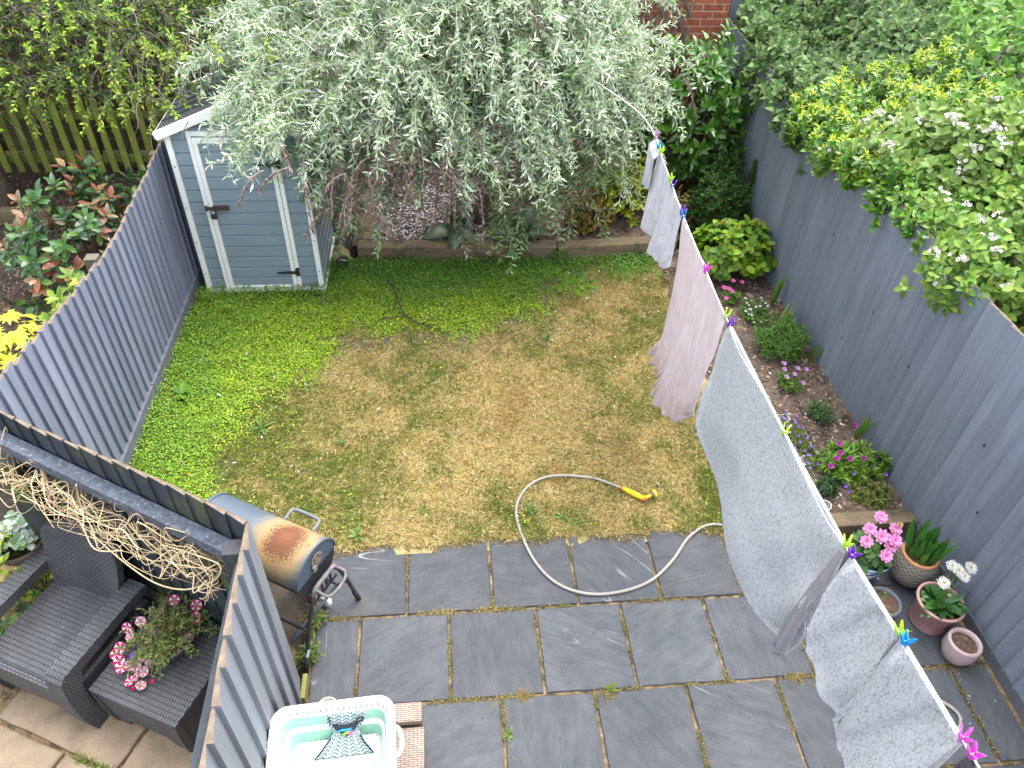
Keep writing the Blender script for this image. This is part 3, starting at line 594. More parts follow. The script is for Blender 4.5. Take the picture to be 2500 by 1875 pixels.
gable = lambda x_: AP - (AP - EV) * abs(x_ - SC) / ((SX1 - SX0) / 2)
DX0, DX1, DZ0, DZ1 = -1.585, -.885, .03, 1.70
m = MB(); slats(m, SX0 + .02, SX1 - .02, .04, gable, SY + .012); loc(m, 'wall', M_panel, t)
for sx_ in (SX1 - .012, SX0 + .03):
    m = MB(); slats(m, SY + .02, SY + SD, .04, lambda u: EV, sx_, 'x'); loc(m, 'wall', M_panel, t)
m = MB(); m.box((SC, SY + SD, .88), (SX1 - SX0 - .04, .03, 1.7)); loc(m, 'wall', M_panel, t)
m = MB()
for xx, s_ in ((SX0 + .02, 1), (SX1 - .02, -1)):
    m.box((xx, SY - .008, .87), (.052, .05, 1.72), None, .006); m.box((xx, SY + SD, .87), (.05, .06, 1.72), None, .006)
m.box((SC, SY - .012, .022), (1.235, .06, .044), None, .006)
for s_ in (-1, 1): m.box((SC + s_ * (SX1 - SX0) / 2, SY + SD / 2, .022), (.05, SD, .04))
loc(m, 'corner_trim', M_white, t)
hw = (SX1 - SX0) / 2 + .07; sl_ = math.atan2(AP - EV, (SX1 - SX0) / 2); rl = hw / math.cos(sl_)
m = MB()
for s_ in (-1, 1):
    R_ = Matrix.Rotation(s_ * sl_, 3, 'Y'); c = Vector((SC + s_ * hw / 2, SY + SD / 2 + .0, AP + .02 - math.tan(sl_) * hw / 2 + .018))
    m.box(c, (rl - .03, SD + .02, .03), R_)
    for q in range(1, 6): m.box(c + R_ @ Vector((0, -SD / 2 + q * SD / 6, .018)), (rl - .06, .03, .012), R_)
loc(m, 'roof', M_panel_dk, t)
m = MB()
for s_ in (-1, 1):
    R_ = Matrix.Rotation(s_ * sl_, 3, 'Y'); c = Vector((SC + s_ * hw / 2, SY - .045, AP + .012 - math.tan(sl_) * hw / 2))
    m.box(c, (rl, .06, .075), R_, .008); m.box(c + Vector((0, SD + .09, 0)), (rl, .06, .075), R_, .008)
    e = Vector((SC + s_ * (hw - .01), SY + SD / 2, AP + .012 - math.tan(sl_) * hw)); m.box(e, (.045, SD + .1, .06), None, .006)
m.box((SC, SY - .045, AP + .02), (.13, .066, .07), None, .01)
loc(m, 'roof_trim', M_white, t)
# door frame on the wall, then the door with its own frame and boards
m = MB(); fw = .040
for xx in (DX0 - fw / 2, DX1 + fw / 2): m.box((xx, SY - .012, (DZ0 + DZ1) / 2 + .02), (fw, .035, DZ1 - DZ0 + .08), None, .005)
m.box(((DX0 + DX1) / 2, SY - .012, DZ1 + .032), (DX1 - DX0 + .0, .034, .045), None, .005)
loc(m, 'door_frame', M_white, t)
door = MB()
for xx in (DX0 + .024, DX1 - .024): door.box((xx, SY - .022, (DZ0 + DZ1) / 2), (.040, .034, DZ1 - DZ0 - .01), None, .005)
for zz in (DZ0 + .035, DZ1 - .03): door.box(((DX0 + DX1) / 2, SY - .022, zz), (DX1 - DX0 - .086, .033, .05), None, .005)
dob = loc(door, 'door', M_white, t)
m = MB(); slats(m, DX0 + .044, DX1 - .044, .055, lambda u: DZ1 - .052, SY - .004); o = loc(m, 'door_panel', M_panel, t); o.parent = dob; o.location = (0, 0, 0)
M_rusty = mat('rusty_iron', (.055, .038, .03), .75, .5, 40, spec=.4, col2=(.11, .05, .025), c2scale=30)
m = MB(); hx, hz = -1.555, .985
m.box((hx + .085, SY - .046, hz + .015), (.15, .008, .05)); m.box((hx - .02, SY - .05, hz + .015), (.09, .012, .028)); m.box((hx - .05, SY - .05, hz + .015), (.02, .014, .055))
m.tube([(hx + .05, SY - .06, hz + .02), (hx + .05, SY - .075, hz), (hx, SY - .07, hz), (hx, SY - .058, hz + .02)], .005, 6)
o = loc(m, 'hasp', M_rusty, t); o.parent = dob; o.location = (0, 0, 0)
m = MB(); m.box((hx + .012, SY - .082, hz - .055), (.058, .026, .05), None, .008); m.tube([(hx - .008, SY - .082, hz - .03), (hx - .008, SY - .082, hz + .006), (hx + .012, SY - .082, hz + .02), (hx + .032, SY - .082, hz + .006), (hx + .032, SY - .082, hz - .03)], .0055, 8)
o = loc(m, 'padlock', M_metal_dark, t); o.parent = dob; o.location = (0, 0, 0)
for hz_ in (.25, 1.44):
    m = MB(); m.prism([(.012, -.02), (-.185, -.006), (-.19, 0), (-.185, .006), (.012, .02)], .006, lambda a, b, q: (DX1 + .0 + a, SY - .041 - q, hz_ + b)); m.box((DX1 + .026, SY - .034, hz_), (.03, .012, .10)); m.tube([(DX1 + .008, SY - .042, hz_ - .035), (DX1 + .008, SY - .042, hz_ + .035)], .008, 8)
    o = loc(m, 'hinge', M_metal_dark, t); o.parent = dob; o.location = (0, 0, 0)
m = MB()
for xx in (SX0 + .02, SX1 - .02):
    for zz in (.25, .62, 1.0, 1.42): m.box((xx, SY - .034, zz), (.010, .004, .012))
for xx in (-1.75, -1.7, -1.45, -1.2, -.9, -.68): m.box((xx, SY - .0435, .02), (.010, .004, .010))
loc(m, 'screw', M_black, t)
# black grid base sticking out under the shed front
m = MB()
for k in range(26): m.box((-1.42 + k * .03, 3.83, .012), (.005, .13, .022))
for k in range(5): m.box((-1.045, 3.77 + k * .03, .012), (.76, .005, .022))
m.box((-1.045, 3.83, .002), (.78, .14, .006)); tag(m.build('ground_grid', M_black), 'black plastic ground grid poking out under the shed front', 'grid')
# bird house beside the shed
M_bh = mat('birdhouse_paint', (.045, .058, .062), .7, .2, 20); M_bhroof = mat('birdhouse_roof', (.26, .20, .075), .8, .35, 18, (1, .3, 1), .3, 60)
t = empty('bird_house', (-.47, 4.40, 0), math.radians(12), 'little bird house with a tan gabled roof on the ground between shed and sleeper', 'bird house')
m = MB(); hw_ = .06; m.prism([(-hw_, 0), (hw_, 0), (hw_, .13), (0, .19), (-hw_, .13)], .11, lambda a, b, q: (a, q - .055, b)); m.build('box', M_bh, t)
for s_, sc_ in ((-1, 1.), (1, .9)):
    m = MB(); m.box((s_ * .045, -.01, .172), (.125 * sc_, .17, .012), Matrix.Rotation(s_ * math.radians(44), 3, 'Y')); m.build('roof', M_bhroof, t)
m = MB(); m.lathe([(0, 0), (.016, 0)], 16, rot('X', 90), (0, -.0562, .10)); m.build('hole', M_black, t)
# stone pot / debris by the shed corner
print('structures ok')

# ================================================================ PLANTS
def shoot_path(p, d, L, k=12, grav=1.0, wob=.25):
    """a stem that leaves p along d and bends down under its weight"""
    pts = [np.array(p, float)]; d = np.array(d, float); d /= np.linalg.norm(d); h = L / k
    for i in range(k):
        pts.append(pts[-1] + d * h); d = d + np.array([0, 0, -grav * h]) + RNG.normal(0, wob, 3) * h; d /= np.linalg.norm(d)
    return np.array(pts)
def leaves_on(path, step, t0=.1, ang=45, jit=15):
    """leaf bases, directions and normals set along a stem, alternate sides; also returns the position 0..1"""
    seg = np.diff(path, axis=0); sl_ = np.linalg.norm(seg, axis=1); L = sl_.sum(); n = max(2, int(L * (1 - t0) / step)); s = np.linspace(t0, 1, n) * L; cum = np.concatenate([[0], np.cumsum(sl_)])
    idx = np.clip(np.searchsorted(cum, s) - 1, 0, len(seg) - 1); f = ((s - cum[idx]) / sl_[idx])[:, None]; P = path[idx] + seg[idx] * f; T = seg[idx] / sl_[idx][:, None]
    u = unit(np.cross(T, np.array([.13, .21, 1.]))); v = np.cross(T, u); ph = np.arange(n) * 2.4 + RNG.uniform(0, 6.28) + RNG.normal(0, .4, n); a = np.radians(RNG.normal(ang, jit, n))
    rad = u * np.cos(ph)[:, None] + v * np.sin(ph)[:, None]; D = T * np.cos(a)[:, None] + rad * np.sin(a)[:, None]
    return P, D, unit(np.array([0, 0, 1.]) + .6 * T + RNG.normal(0, .35, (n, 3))), s / L

# ---- weeping silver leaved tree
def silver_tree():
    t = empty('silver_tree', (1.10, 5.05, .15), 0, 'large weeping tree with silver green narrow leaves drooping over the raised bed', 'tree')
    def Rk(ph):
        c, s = math.cos(ph), math.sin(ph); rx = 2.75 if c < 0 else (1.62 if s > 0 else 1.8); return rx * (1 + .05 * math.sin(3 * ph)) if s > 0 else math.sqrt((rx * c) ** 2 + (1.42 * s) ** 2)
    tw = MB(); Ps, Ds, Ns, Ts, Kn, Lk = [], [], [], [], [], []
    def add(path, step, kind, tone, ang=55):
        P, D, N, s = leaves_on(path, step, .06 if kind else .12, ang, 20); D = D + [0, 0, .12]; n = len(P); Ps.append(P); Ds.append(D); Ns.append(N); Ts.append(s); Kn.append(np.full(n, kind)); Lk.append(np.full(n, tone))
    def shoot(p, d, L, grav, inner, wob=1.3):
        path = shoot_path(p, d, L, 12, grav, wob); low = path[:, 2].min()
        if low < .48: path[:, 2] += .48 - low
        tone = RNG.uniform(0, 1); tw.col = (.40, .41, .37) if not inner else (.14, .12, .10); tw.tube(path[::2], list(np.linspace(.007, .0024, len(path[::2]))), 4, False); add(path, .0175, 0 if inner else 1, tone)
        for q in range(RNG.integers(3, 7)):
            j = RNG.integers(2, 11); dd_ = path[j + 1] - path[j]; dd_ /= np.linalg.norm(dd_); sp = shoot_path(path[j], dd_ + RNG.normal(0, .62, 3) + [0, 0, .1], RNG.uniform(.12, .34), 5, 1.6, 1.2); tw.tube(sp, list(np.linspace(.004, .0016, len(sp))), 3, False); add(sp, .0165, 0 if inner else 1, tone)
    for i in range(830):
        ph = RNG.uniform(0, 2 * PI); ph = ph if not (0.5 < ph < 2.6 and RNG.random() < .6) else -ph
        k = math.sqrt(RNG.random()) * .97; R_ = Rk(ph) * k; bk = math.sin(ph) > 0
        zt = 2.95 + (.25 if bk else 0) - (1.42 - .2 * bk) * k ** 1.9 + RNG.normal(0, .12); p = np.array([.80 * R_ * math.cos(ph), .80 * R_ * math.sin(ph), zt]); inner = i % 3 == 0
        if inner: p[2] -= RNG.uniform(.25, .9); p[:2] *= .92
        shoot(p, np.array([math.cos(ph), math.sin(ph), RNG.uniform(-.1, .6)]) + RNG.normal(0, .38, 3), RNG.uniform(.5, .98) * (.9 if inner else 1), 1.9 + 1.0 * k, inner)
    for i in range(70):      # over the shed roof and its right half
        f = RNG.random(); shoot((-1.55 - .55 * f + RNG.normal(0, .15), -1.3 + 1.5 * f * RNG.uniform(.5, 1.1) + RNG.normal(0, .2), 1.85 + .45 * f + RNG.normal(0, .12)), (-.7 + RNG.normal(0, .4), -.7 + RNG.normal(0, .3), .35), RNG.uniform(.45, .85), 2.0, False)
    for (a, b, c_, dx, dy, L) in ((1.25, -.05, 2.15, 1., -.45, 1.25), (1.3, .5, 2.25, 1., .55, 1.1), (1.2, -.6, 2.0, .6, -.7, .75), (1.25, .1, 2.3, .9, .1, 1.0), (1.2, -.3, 2.2, .8, -.2, .8), (1.3, .3, 1.95, .8, -.3, .75), (1.1, -.5, 1.8, .6, -.5, .8)):
        shoot((a + RNG.normal(0, .08), b + RNG.normal(0, .08), c_), (dx, dy + RNG.normal(0, .12), .25), L, .75, False, .6)
    P = np.concatenate(Ps); D = np.concatenate(Ds); N = np.concatenate(Ns); s = np.concatenate(Ts); kd = np.concatenate(Kn); tn = np.concatenate(Lk)[:, None]; n = len(P)
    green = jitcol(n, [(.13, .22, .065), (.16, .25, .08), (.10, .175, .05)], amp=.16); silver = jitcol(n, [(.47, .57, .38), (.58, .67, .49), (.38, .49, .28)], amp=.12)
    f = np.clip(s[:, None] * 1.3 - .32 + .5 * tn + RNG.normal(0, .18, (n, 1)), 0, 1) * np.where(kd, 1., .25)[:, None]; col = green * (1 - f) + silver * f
    leaf_mesh('foliage', P, D, N, RNG.uniform(.05, .095, n), RNG.uniform(.014, .022, n), col, M_felt, t, ONE, .3, RNG.uniform(-.25, .45, (n, 1)))
    Pb, Db, Nb = [], [], []
    for (bx, by, bz, m_) in ((-1.18, -1.55, 1.3, 8), (-1.0, -1.35, 1.35, 9), (-.83, -1.25, 1.4, 9), (-.7, -1.2, 1.35, 10), (-.5, -1.25, 1.3, 9), (-.45, -1.45, 1.15, 7), (-.25, -1.3, 1.25, 6), (-1.25, -1.7, 1.1, 5), (-1.1, .2, 2.35, 5), (-1.2, .5, 2.4, 4), (.16, -.7, 2.5, 3), (-1.62, -2.4, 1.8, 4), (1.75, -.5, 1.9, 4), (.3, -.9, 2.2, 4), (-.2, -1.1, 1.7, 3)):
        for q in range(m_):
            path = shoot_path(np.array([bx, by - .12, bz + .1]) + RNG.normal(0, .09, 3), (RNG.normal(0, .4), -.5, .1), RNG.uniform(.3, .5), 8, 4, .9); tw.col = (.20, .155, .135); tw.tube(path, list(np.linspace(.004, .0015, len(path))), 3, False)
            a, b, c, _ = leaves_on(path, .008, .15, 35); Pb.append(a); Db.append(b + [0, 0, -.5]); Nb.append(c + RNG.normal(0, .8, c.shape))
    Pb = np.concatenate(Pb); leaf_mesh('dead_foliage', Pb, np.concatenate(Db), np.concatenate(Nb), RNG.uniform(.03, .055, len(Pb)), .013, jitcol(len(Pb), [(.17, .115, .095), (.27, .21, .19), (.12, .08, .065)], amp=.2), M_felt, t, ONE, .8, .5)
    tw.build('twigs', M_twig, t)
    tr = MB(); tr.tube(spline([(0, 0, -.3), (.05, -.03, .6), (-.05, .05, 1.3), (.0, 0, 2.3)], 5), list(np.linspace(.13, .05, 16)), 10); tr.build('trunk', M_bark, t, True)
    for q in range(11):
        a = q * .571 + .3; lb = MB(); lb.tube(spline([(0, 0, 1.1 + .1 * (q % 5)), (.5 * math.cos(a), .45 * math.sin(a), 1.9 + .05 * (q % 3)), (1.15 * math.cos(a), .85 * math.sin(a), 2.1), (1.7 * math.cos(a), 1.15 * math.sin(a), 1.7)], 5), list(np.linspace(.045, .01, 16)), 7); lb.build('limb', M_bark, t, True)
silver_tree()

def shrub(name, label, loc_, cat, clusters, axes, m, L, W, cols, matl, st, spread=(30, 85), wts=None, fold=.25, droop=.3, stems=True, group=None, stemcol=(.12, .085, .05), off=.02, amp=.18, stemr=.006, maxstem=160):
    t = empty(name, loc_, 0, label, cat, group)
    P, D, N = rosettes(clusters, axes, m, spread, .35, off); n = len(P)
    leaf_mesh('foliage', P, D, N, L * RNG.uniform(.65, 1.15, n), W * RNG.uniform(.75, 1.15, n), jitcol(n, cols, wts, amp), matl, t, st, fold, droop)
    if stems:
        s = MB(); s.col = stemcol; k = max(1, len(clusters) // maxstem)
        for c in clusters[::k]:
            b = np.array([c[0] * .25, c[1] * .25, min(0., c[2])]); mid = (b + c) / 2 + RNG.normal(0, .03, 3); s.tube([b, mid, c], [stemr * 1.6, stemr, stemr * .5], 4, False)
        s.build('stems', M_twig, t)
    return t
# ---- back right: laurel, box, hydrangea and low shrubs
c, a = blob_points(330, (-.06, 0, .98), (.80, .58, .84), .3, .45, 3, -.9); a = unit(a + [-.1, -.35, .35])
t = shrub('laurel_shrub', 'tall glossy green laurel shrub between brick wall and right fence', (3.62, 5.65, .17), 'shrub', c, a, 8, .14, .052, [(.06, .16, .018), (.085, .205, .024), (.04, .115, .014)], M_gloss, OVAL, (25, 80), off=.06)
c = np.array([[.30 + .03 * i, .42, 1.5 + .12 * i] for i in range(4)]); P, D, N = rosettes(c, np.tile([.1, -.2, 1.], (4, 1)), 5, (25, 60), .3, .05); leaf_mesh('foliage', P, D, N, .12, .045, jitcol(len(P), [(.13, .25, .03), (.18, .30, .04)]), M_gloss, t, OVAL)
c, a = blob_points(620, (0, 0, .38), (.36, .34, .42), .25, .35, 5, -.8); c2, a2 = blob_points(110, (.20, .25, .75), (.10, .10, .35), .1, .5, 6); c3, a3 = blob_points(60, (-.03, .15, .8), (.06, .06, .25), .1, .5, 6); c4, a4 = blob_points(60, (.38, .12, .6), (.06, .08, .28), .1, .5, 8)
c = np.concatenate([c, c2, c3, c4]); a = unit(np.concatenate([a, a2, a3, a4]) + [0, 0, .6])
shrub('box_shrub', 'dark green small leaved bushy shrub with upright tufts beside the right fence', (3.82, 4.72, .14), 'shrub', c, a, 11, .044, .019, [(.036, .105, .014), (.055, .145, .017), (.026, .075, .012)], M_leaf, ONE, (20, 70), off=.05)
c, a = blob_points(120, (0, 0, .30), (.42, .36, .30), .2, .25, 9, -.35); a = unit(a + [0, -.15, .9])
t = shrub('hydrangea_shrub', 'lime green hydrangea with small yellow flower heads at the end of the flower bed', (3.80, 3.95, .09), 'shrub', c, a, 7, .105, .066, [(.16, .29, .014), (.11, .23, .015), (.21, .33, .018), (.08, .18, .016)], M_leaf, ROUND, (45, 88), off=.02)
fl = MB()
def tiny_head(parent, name, c, r, cols, n=40, lw=.012, matl=None):
    d = unit(RNG.normal(0, 1, (n, 3)) + [0, 0, .6]); P = np.array(c) + d * r * .6; leaf_mesh(name, P, d, d[:, [1, 2, 0]], lw, lw, jitcol(n, cols), matl or M_petal, parent, st=ONE)
for i in range(16):
    q = c[RNG.integers(len(c))] + [0, 0, .05]; tiny_head(t, 'flower_head', q, .022, [(.50, .50, .06), (.42, .45, .05)], 40, .02)
tiny_head(t, 'flower_head', (.22, .1, .58), .05, [(.60, .52, .16), (.5, .45, .12)], 120, .02)
c, a = blob_points(190, (0, 0, .30), (.42, .5, .36), .3, .4, 11, -.5); a = unit(a + [0, -.3, .5])
shrub('golden_shrub', 'bright yellow green leafy shrub under the right edge of the silver tree', (2.86, 5.25, .17), 'shrub', c, a, 8, .065, .032, [(.30, .36, .02), (.22, .32, .025), (.38, .40, .03)], M_leaf, OVAL, (30, 85), off=.05)
c, a = blob_points(300, (0, 0, .15), (.30, .27, .24), .3, .4, 12, -.5); a = unit(a + [0, 0, .5])
shrub('berberis_shrub', 'small orange tinted green shrub below the bright yellow shrub', (2.38, 4.86, .17), 'shrub', c, a, 7, .030, .016, [(.22, .21, .03), (.16, .20, .03), (.30, .19, .03), (.36, .22, .04)], M_leaf, ONE, (30, 85), off=.02)
c, a = blob_points(90, (0, 0, .22), (.28, .26, .26), .3, .5, 13, -.5); a = unit(a + [0, 0, .5])
shrub('red_tinted_shrub', 'sparse small shrub with orange red young leaves left of the dark box shrub', (3.42, 4.85, .15), 'shrub', c, a, 6, .05, .03, [(.10, .15, .03), (.30, .10, .03), (.16, .18, .04), (.07, .12, .03)], M_leaf, OVAL, (30, 85), off=.03)
# broad dark leaves under the tree
for (px, py, m_, lb) in ((.80, 4.72, 9, 'large dark green broad leaved plant under the tree, left one'), (1.48, 4.62, 8, 'large dark green broad leaved plant hanging over the sleeper, right one')):
    t = empty('hosta_plant', (px, py, .17), 0, lb, 'plant', 'broad leaved plants under the silver tree'); P, D, N = rosettes([(0, 0, .05)], [(0, -.3, 1)], m_, (35, 75), .3); leaf_mesh('leaves', P, D, N, RNG.uniform(.28, .40, m_), RNG.uniform(.17, .22, m_), jitcol(m_, [(.03, .075, .02), (.04, .095, .025)]), M_gloss, t, ROUND, .35, .55)
c = np.array([[RNG.normal(0, .03), RNG.normal(0, .02), RNG.uniform(.02, .18)] for _ in range(40)]); shrub('wall_fern', 'little green creeper growing on the joint of the two front sleepers', (1.93, 4.33, .02), 'plant', c, np.tile([0, -1., .5], (40, 1)), 8, .022, .016, [(.09, .19, .03), (.12, .22, .03)], M_leaf, ONE, (20, 85), stems=False)

# ---- flower bed
def mound(name, label, loc_, r, h, nc, m, L, W, cols, st=LANCE, matl=None, up=.8, flowers=(), spread=(20, 75), fcat='plant', seed=1):
    c, a = blob_points(nc, (0, 0, h * .35), (r[0], r[1], h * .65), .25, .6, seed, -.4); a = unit(a + [0, 0, up])
    t = shrub(name, label, loc_, fcat, c, a, m, L, W, cols, matl or M_leaf, st, spread, stemcol=(.10, .15, .04), stemr=.003)
    return t, c
def daisy(parent, c, ax, np_, L, W, pc, cc, rc=.25, st=OVAL, layers=1, cup=75, name='flower'):
    """one flower: a ring of petals and a domed eye, as one mesh"""
    mb = MB(); ax = Vector(ax).normalized(); u = ax.orthogonal().normalized(); v = ax.cross(u); c = Vector(c)
    for ly in range(layers):
        th = math.radians(cup - 18 * ly); Lk = L * (1 - .22 * ly)
        for i in range(np_):
            ph = 2 * PI * (i + .5 * ly) / np_ + random.uniform(-.05, .05); rd = u * math.cos(ph) + v * math.sin(ph); d = rd * math.sin(th) + ax * math.cos(th); s_ = ax.cross(rd).normalized(); nn = s_.cross(d).normalized() * -1
            k = random.uniform(.85, 1.12); l_ = Lk * random.uniform(.9, 1.08); b = c + ax * .003 * ly
            pts = [b + d * l_ * .08, b + d * l_ * .45 - s_ * W * .45, b + d * l_ * .48 + ax * W * .06, b + d * l_ * .45 + s_ * W * .45, b + d * l_ * .8 - s_ * W * .42, b + d * l_ * .8 + ax * W * .02, b + d * l_ * .8 + s_ * W * .42, b + d * l_ - ax * l_ * .05]
            pcx = pc(i, ly) if callable(pc) else pc
            mb.col = tuple(min(1, x_ * k) for x_ in pcx[0]); mb.add(pts, [(0, 2, 1), (0, 3, 2)]); mb.col = tuple(min(1, x_ * k) for x_ in pcx[1]); mb.add(pts, [(1, 2, 5, 4), (2, 3, 6, 5), (4, 5, 7), (5, 6, 7)])
    M_ = Matrix((u, v, ax)).transposed(); mb.col = cc; r_ = L * rc; mb.lathe([(r_, 0), (r_ * .8, r_ * .4), (r_ * .35, r_ * .6), (.0005, r_ * .62)], 8, M_, c)
    return mb.build(name, M_petal, parent)
PINK = ((.62, .08, .33), (.68, .14, .42)); MAUVE = ((.50, .22, .50), (.58, .30, .60)); PURP = ((.30, .03, .24), (.38, .05, .31)); WHT = ((.6, .6, .57), (.64, .64, .62)); VIO = ((.20, .10, .55), (.26, .15, .62))
GR1 = [(.12, .23, .035), (.16, .29, .045), (.09, .18, .028)]
def zb(x_, y_): return float(soil_z(np.array([x_]), np.array([y_]))[0])
t, c = mound('dianthus_plant', 'small plant with bright pink flowers in front of the lime hydrangea', (3.66, 3.42, zb(3.66, 3.42)), (.10, .10), .14, 26, 8, .06, .012, GR1, seed=2)
for p in ((-.09, .04, .16), (-.05, .0, .17), (.02, .10, .2), (.12, .1, .18), (-.02, -.02, .15), (-.10, -.1, .12)): daisy(t, p, (0, -.3, 1), 7, .028, .02, PINK, (.5, .1, .2), .2)
t, c = mound('iberis_plant', 'green cushion plant speckled with white flowers beside the pink dianthus', (3.82, 3.16, zb(3.82, 3.16)), (.15, .20), .16, 90, 8, .04, .011, GR1, seed=3)
for i in range(26): q = c[RNG.integers(len(c))]; daisy(t, (q[0], q[1], q[2] + .035), (0, -.2, 1), 6, .016, .012, WHT, (.6, .6, .4), .25)
t, c = mound('bushy_perennial', 'rounded bushy green perennial with narrow leaves in the middle of the bed', (3.90, 2.62, zb(3.9, 2.62)), (.25, .27), .30, 150, 12, .075, .011, [(.09, .20, .03), (.12, .25, .035), (.07, .16, .025)], seed=4, up=1.2)
c, a = blob_points(26, (0, 0, .05), (.06, .06, .07), .2, .5, 5, -.3)
t, c = mound('osteospermum_plant', 'little plant with mauve pink daisies near the bushy perennial', (3.78, 2.08, zb(3.78, 2.08)), (.10, .12), .12, 34, 7, .06, .014, GR1, seed=5)
for p in ((-.03, .12, .17), (-.05, .05, .16), (.08, .06, .16), (.17, .06, .14), (.02, -.02, .16), (.08, -.1, .12), (-.06, -.04, .15)): daisy(t, p, (.1, -.3, 1), 9, .03, .017, MAUVE, (.25, .1, .3), .25, cup=55)
t, c = mound('carnation_plant', 'tuft of grey green narrow leaves alone in bare soil', (3.92, 1.66, zb(3.92, 1.66)), (.10, .10), .16, 40, 9, .08, .010, [(.08, .15, .05), (.11, .19, .07), (.06, .12, .04)], seed=6)
t, c = mound('bellflower_mat', 'trailing mat of tiny violet flowers along the bed edge behind the white sheet', (3.60, 1.36, zb(3.6, 1.36)), (.13, .34), .08, 120, 7, .022, .012, [(.14, .20, .04), (.18, .22, .05)], ONE, seed=7)
for i in range(38): q = c[RNG.integers(len(c))]; daisy(t, (q[0], q[1], q[2] + .025), (0, -.2, 1), 5, .014, .012, VIO, (.5, .4, .7), .25)
t, c = mound('purple_daisy_plant', 'wide leafy clump with dark magenta daisies, largest plant in the near bed', (3.93, 1.05, zb(3.93, 1.05)), (.30, .19), .20, 150, 8, .065, .018, [(.14, .28, .03), (.19, .34, .04), (.10, .21, .025)], OVAL, seed=8)
for p in ((-.27, -.12, .18), (-.2, -.06, .2), (-.16, -.02, .22), (-.1, -.08, .21), (.02, -.07, .2), (-.14, .06, .24), (.12, .30, .2), (.33, -.02, .22)): daisy(t, p, (-.1, -.4, 1), 9, .03, .017, PURP, (.08, .02, .10), .28, cup=60)
t, c = mound('dark_green_plant', 'small very dark green plant beside a solar light near the end of the bed', (3.63, .83, zb(3.63, .83)), (.085, .085), .14, 44, 7, .04, .015, [(.025, .075, .02), (.035, .095, .025)], OVAL, M_gloss, seed=9)
t, c = mound('bellflower_cushion', 'yellowish green cushion with a few violet bells close to the fence', (3.98, .76, zb(3.98, .76)), (.19, .15), .12, 170, 7, .022, .015, [(.19, .21, .04), (.14, .19, .035), (.24, .23, .06)], ONE, seed=10)
for p in ((-.22, .04, .10), (-.21, -.0, .08), (-.12, .14, .13), (.06, .19, .15), (.14, .12, .12), (.1, .2, .1)): daisy(t, p, (-.2, -.6, .8), 5, .026, .018, VIO, (.5, .4, .7), .2, cup=40)
for i, (px, py, h, lean, nb, colr, lb) in enumerate(((4.08, 3.32, .44, (.02, 0), 6, [(.10, .20, .03)], 'tall upright sword leaved plant against the fence, back one'), (3.99, 2.93, .36, (.30, .12), 4, [(.22, .27, .05), (.14, .22, .04)], 'yellowing sword leaved plant leaning toward the fence'), (4.14, 2.42, .30, (.08, .02), 4, [(.10, .18, .03)], 'thin sword leaved plant close to the fence beyond the grey green tuft'), (4.14, 1.40, .34, (.02, .0), 5, [(.12, .23, .035)], 'sword leaved plant spreading beside the dark magenta daisies'))):
    t = empty('iris_plant', (px, py, zb(px, py)), 0, lb, 'plant', 'sword leaved plants along the right fence'); D = np.array([[lean[0] + RNG.normal(0, .12), lean[1] + RNG.normal(0, .10), 1] for _ in range(nb)]); leaf_mesh('leaves', RNG.normal(0, .008, (nb, 3)) * [1, 1, 0], D, np.tile([-1., -.4, .2], (nb, 1)), h * RNG.uniform(.65, 1.05, nb), .024, jitcol(nb, colr, amp=.1), M_leaf, t, ((.1, .8), (.5, 1.), (.8, .6)), .2, .12)
# small solar lights pushed into the soil
M_steel = mat('brushed_steel', (.45, .45, .44), .35, .1, 30, metal=.8); M_lens = mat('solar_cell', (.10, .095, .085), .3, .1, 20)
sp = None
for (px, py, lb) in ((3.30, 2.47, 'round solar ground light beside the corner of the white sheet'), (3.59, 1.64, 'round solar ground light above the violet flower mat'), (3.58, 1.14, 'round solar ground light between violet mat and magenta daisies'), (3.57, .68, 'round solar ground light below the very dark green plant')):
    if sp is None:
        t = sp = empty('solar_light', (px, py, .1), 0, lb, 'light', 'solar lights along the flower bed'); m = MB(); m.lathe([(.0, -.04), (.045, -.04), (.05, .0), (.05, .012), (.043, .016), (.040, .010)], 24); m.build('rim', M_steel, t, True); m = MB(); m.lathe([(.041, .010), (.0005, .012)], 20); m.build('lens', M_lens, t)
    else: t = copy_tree(sp); t['label'] = lb
    t.location = (px, py, zb(px, py) + .02); t.rotation_euler = (.15, -.1, 0)
M_stone = mat('stone', (.26, .22, .15), .8, .3, 12, bump=.3)
m = MB(); m.box((0, 0, .02), (.055, .10, .05), rotz(.5), .015); o = m.build('stone', M_stone, None, True); o.location = (3.90, 3.50, zb(3.9, 3.5)); tag(o, 'small oblong tan stone lying between the pink dianthus and the fence', 'stone')
# fallen branch on the lawn
m = MB(); m.col = (.05, .04, .03); m.tube(spline([(.06, 4.02, .05), (.14, 3.75, .055), (.24, 3.38, .05), (.42, 3.22, .045), (.60, 3.14, .035)], 5), list(np.linspace(.010, .005, 21)), 6); m.tube(spline([(.24, 3.38, .05), (.12, 3.35, .05), (.0, 3.33, .045)], 4), .005, 5); m.tube(spline([(.17, 3.65, .05), (.12, 3.5, .05)], 4), .004, 5); m.tube(spline([(.42, 3.22, .05), (.5, 3.3, .05), (.62, 3.28, .05)], 4), .004, 5)
tag(m.build('fallen_branch', M_twig), 'thin dark forked branch lying on the green lawn', 'branch')
print('beds ok')

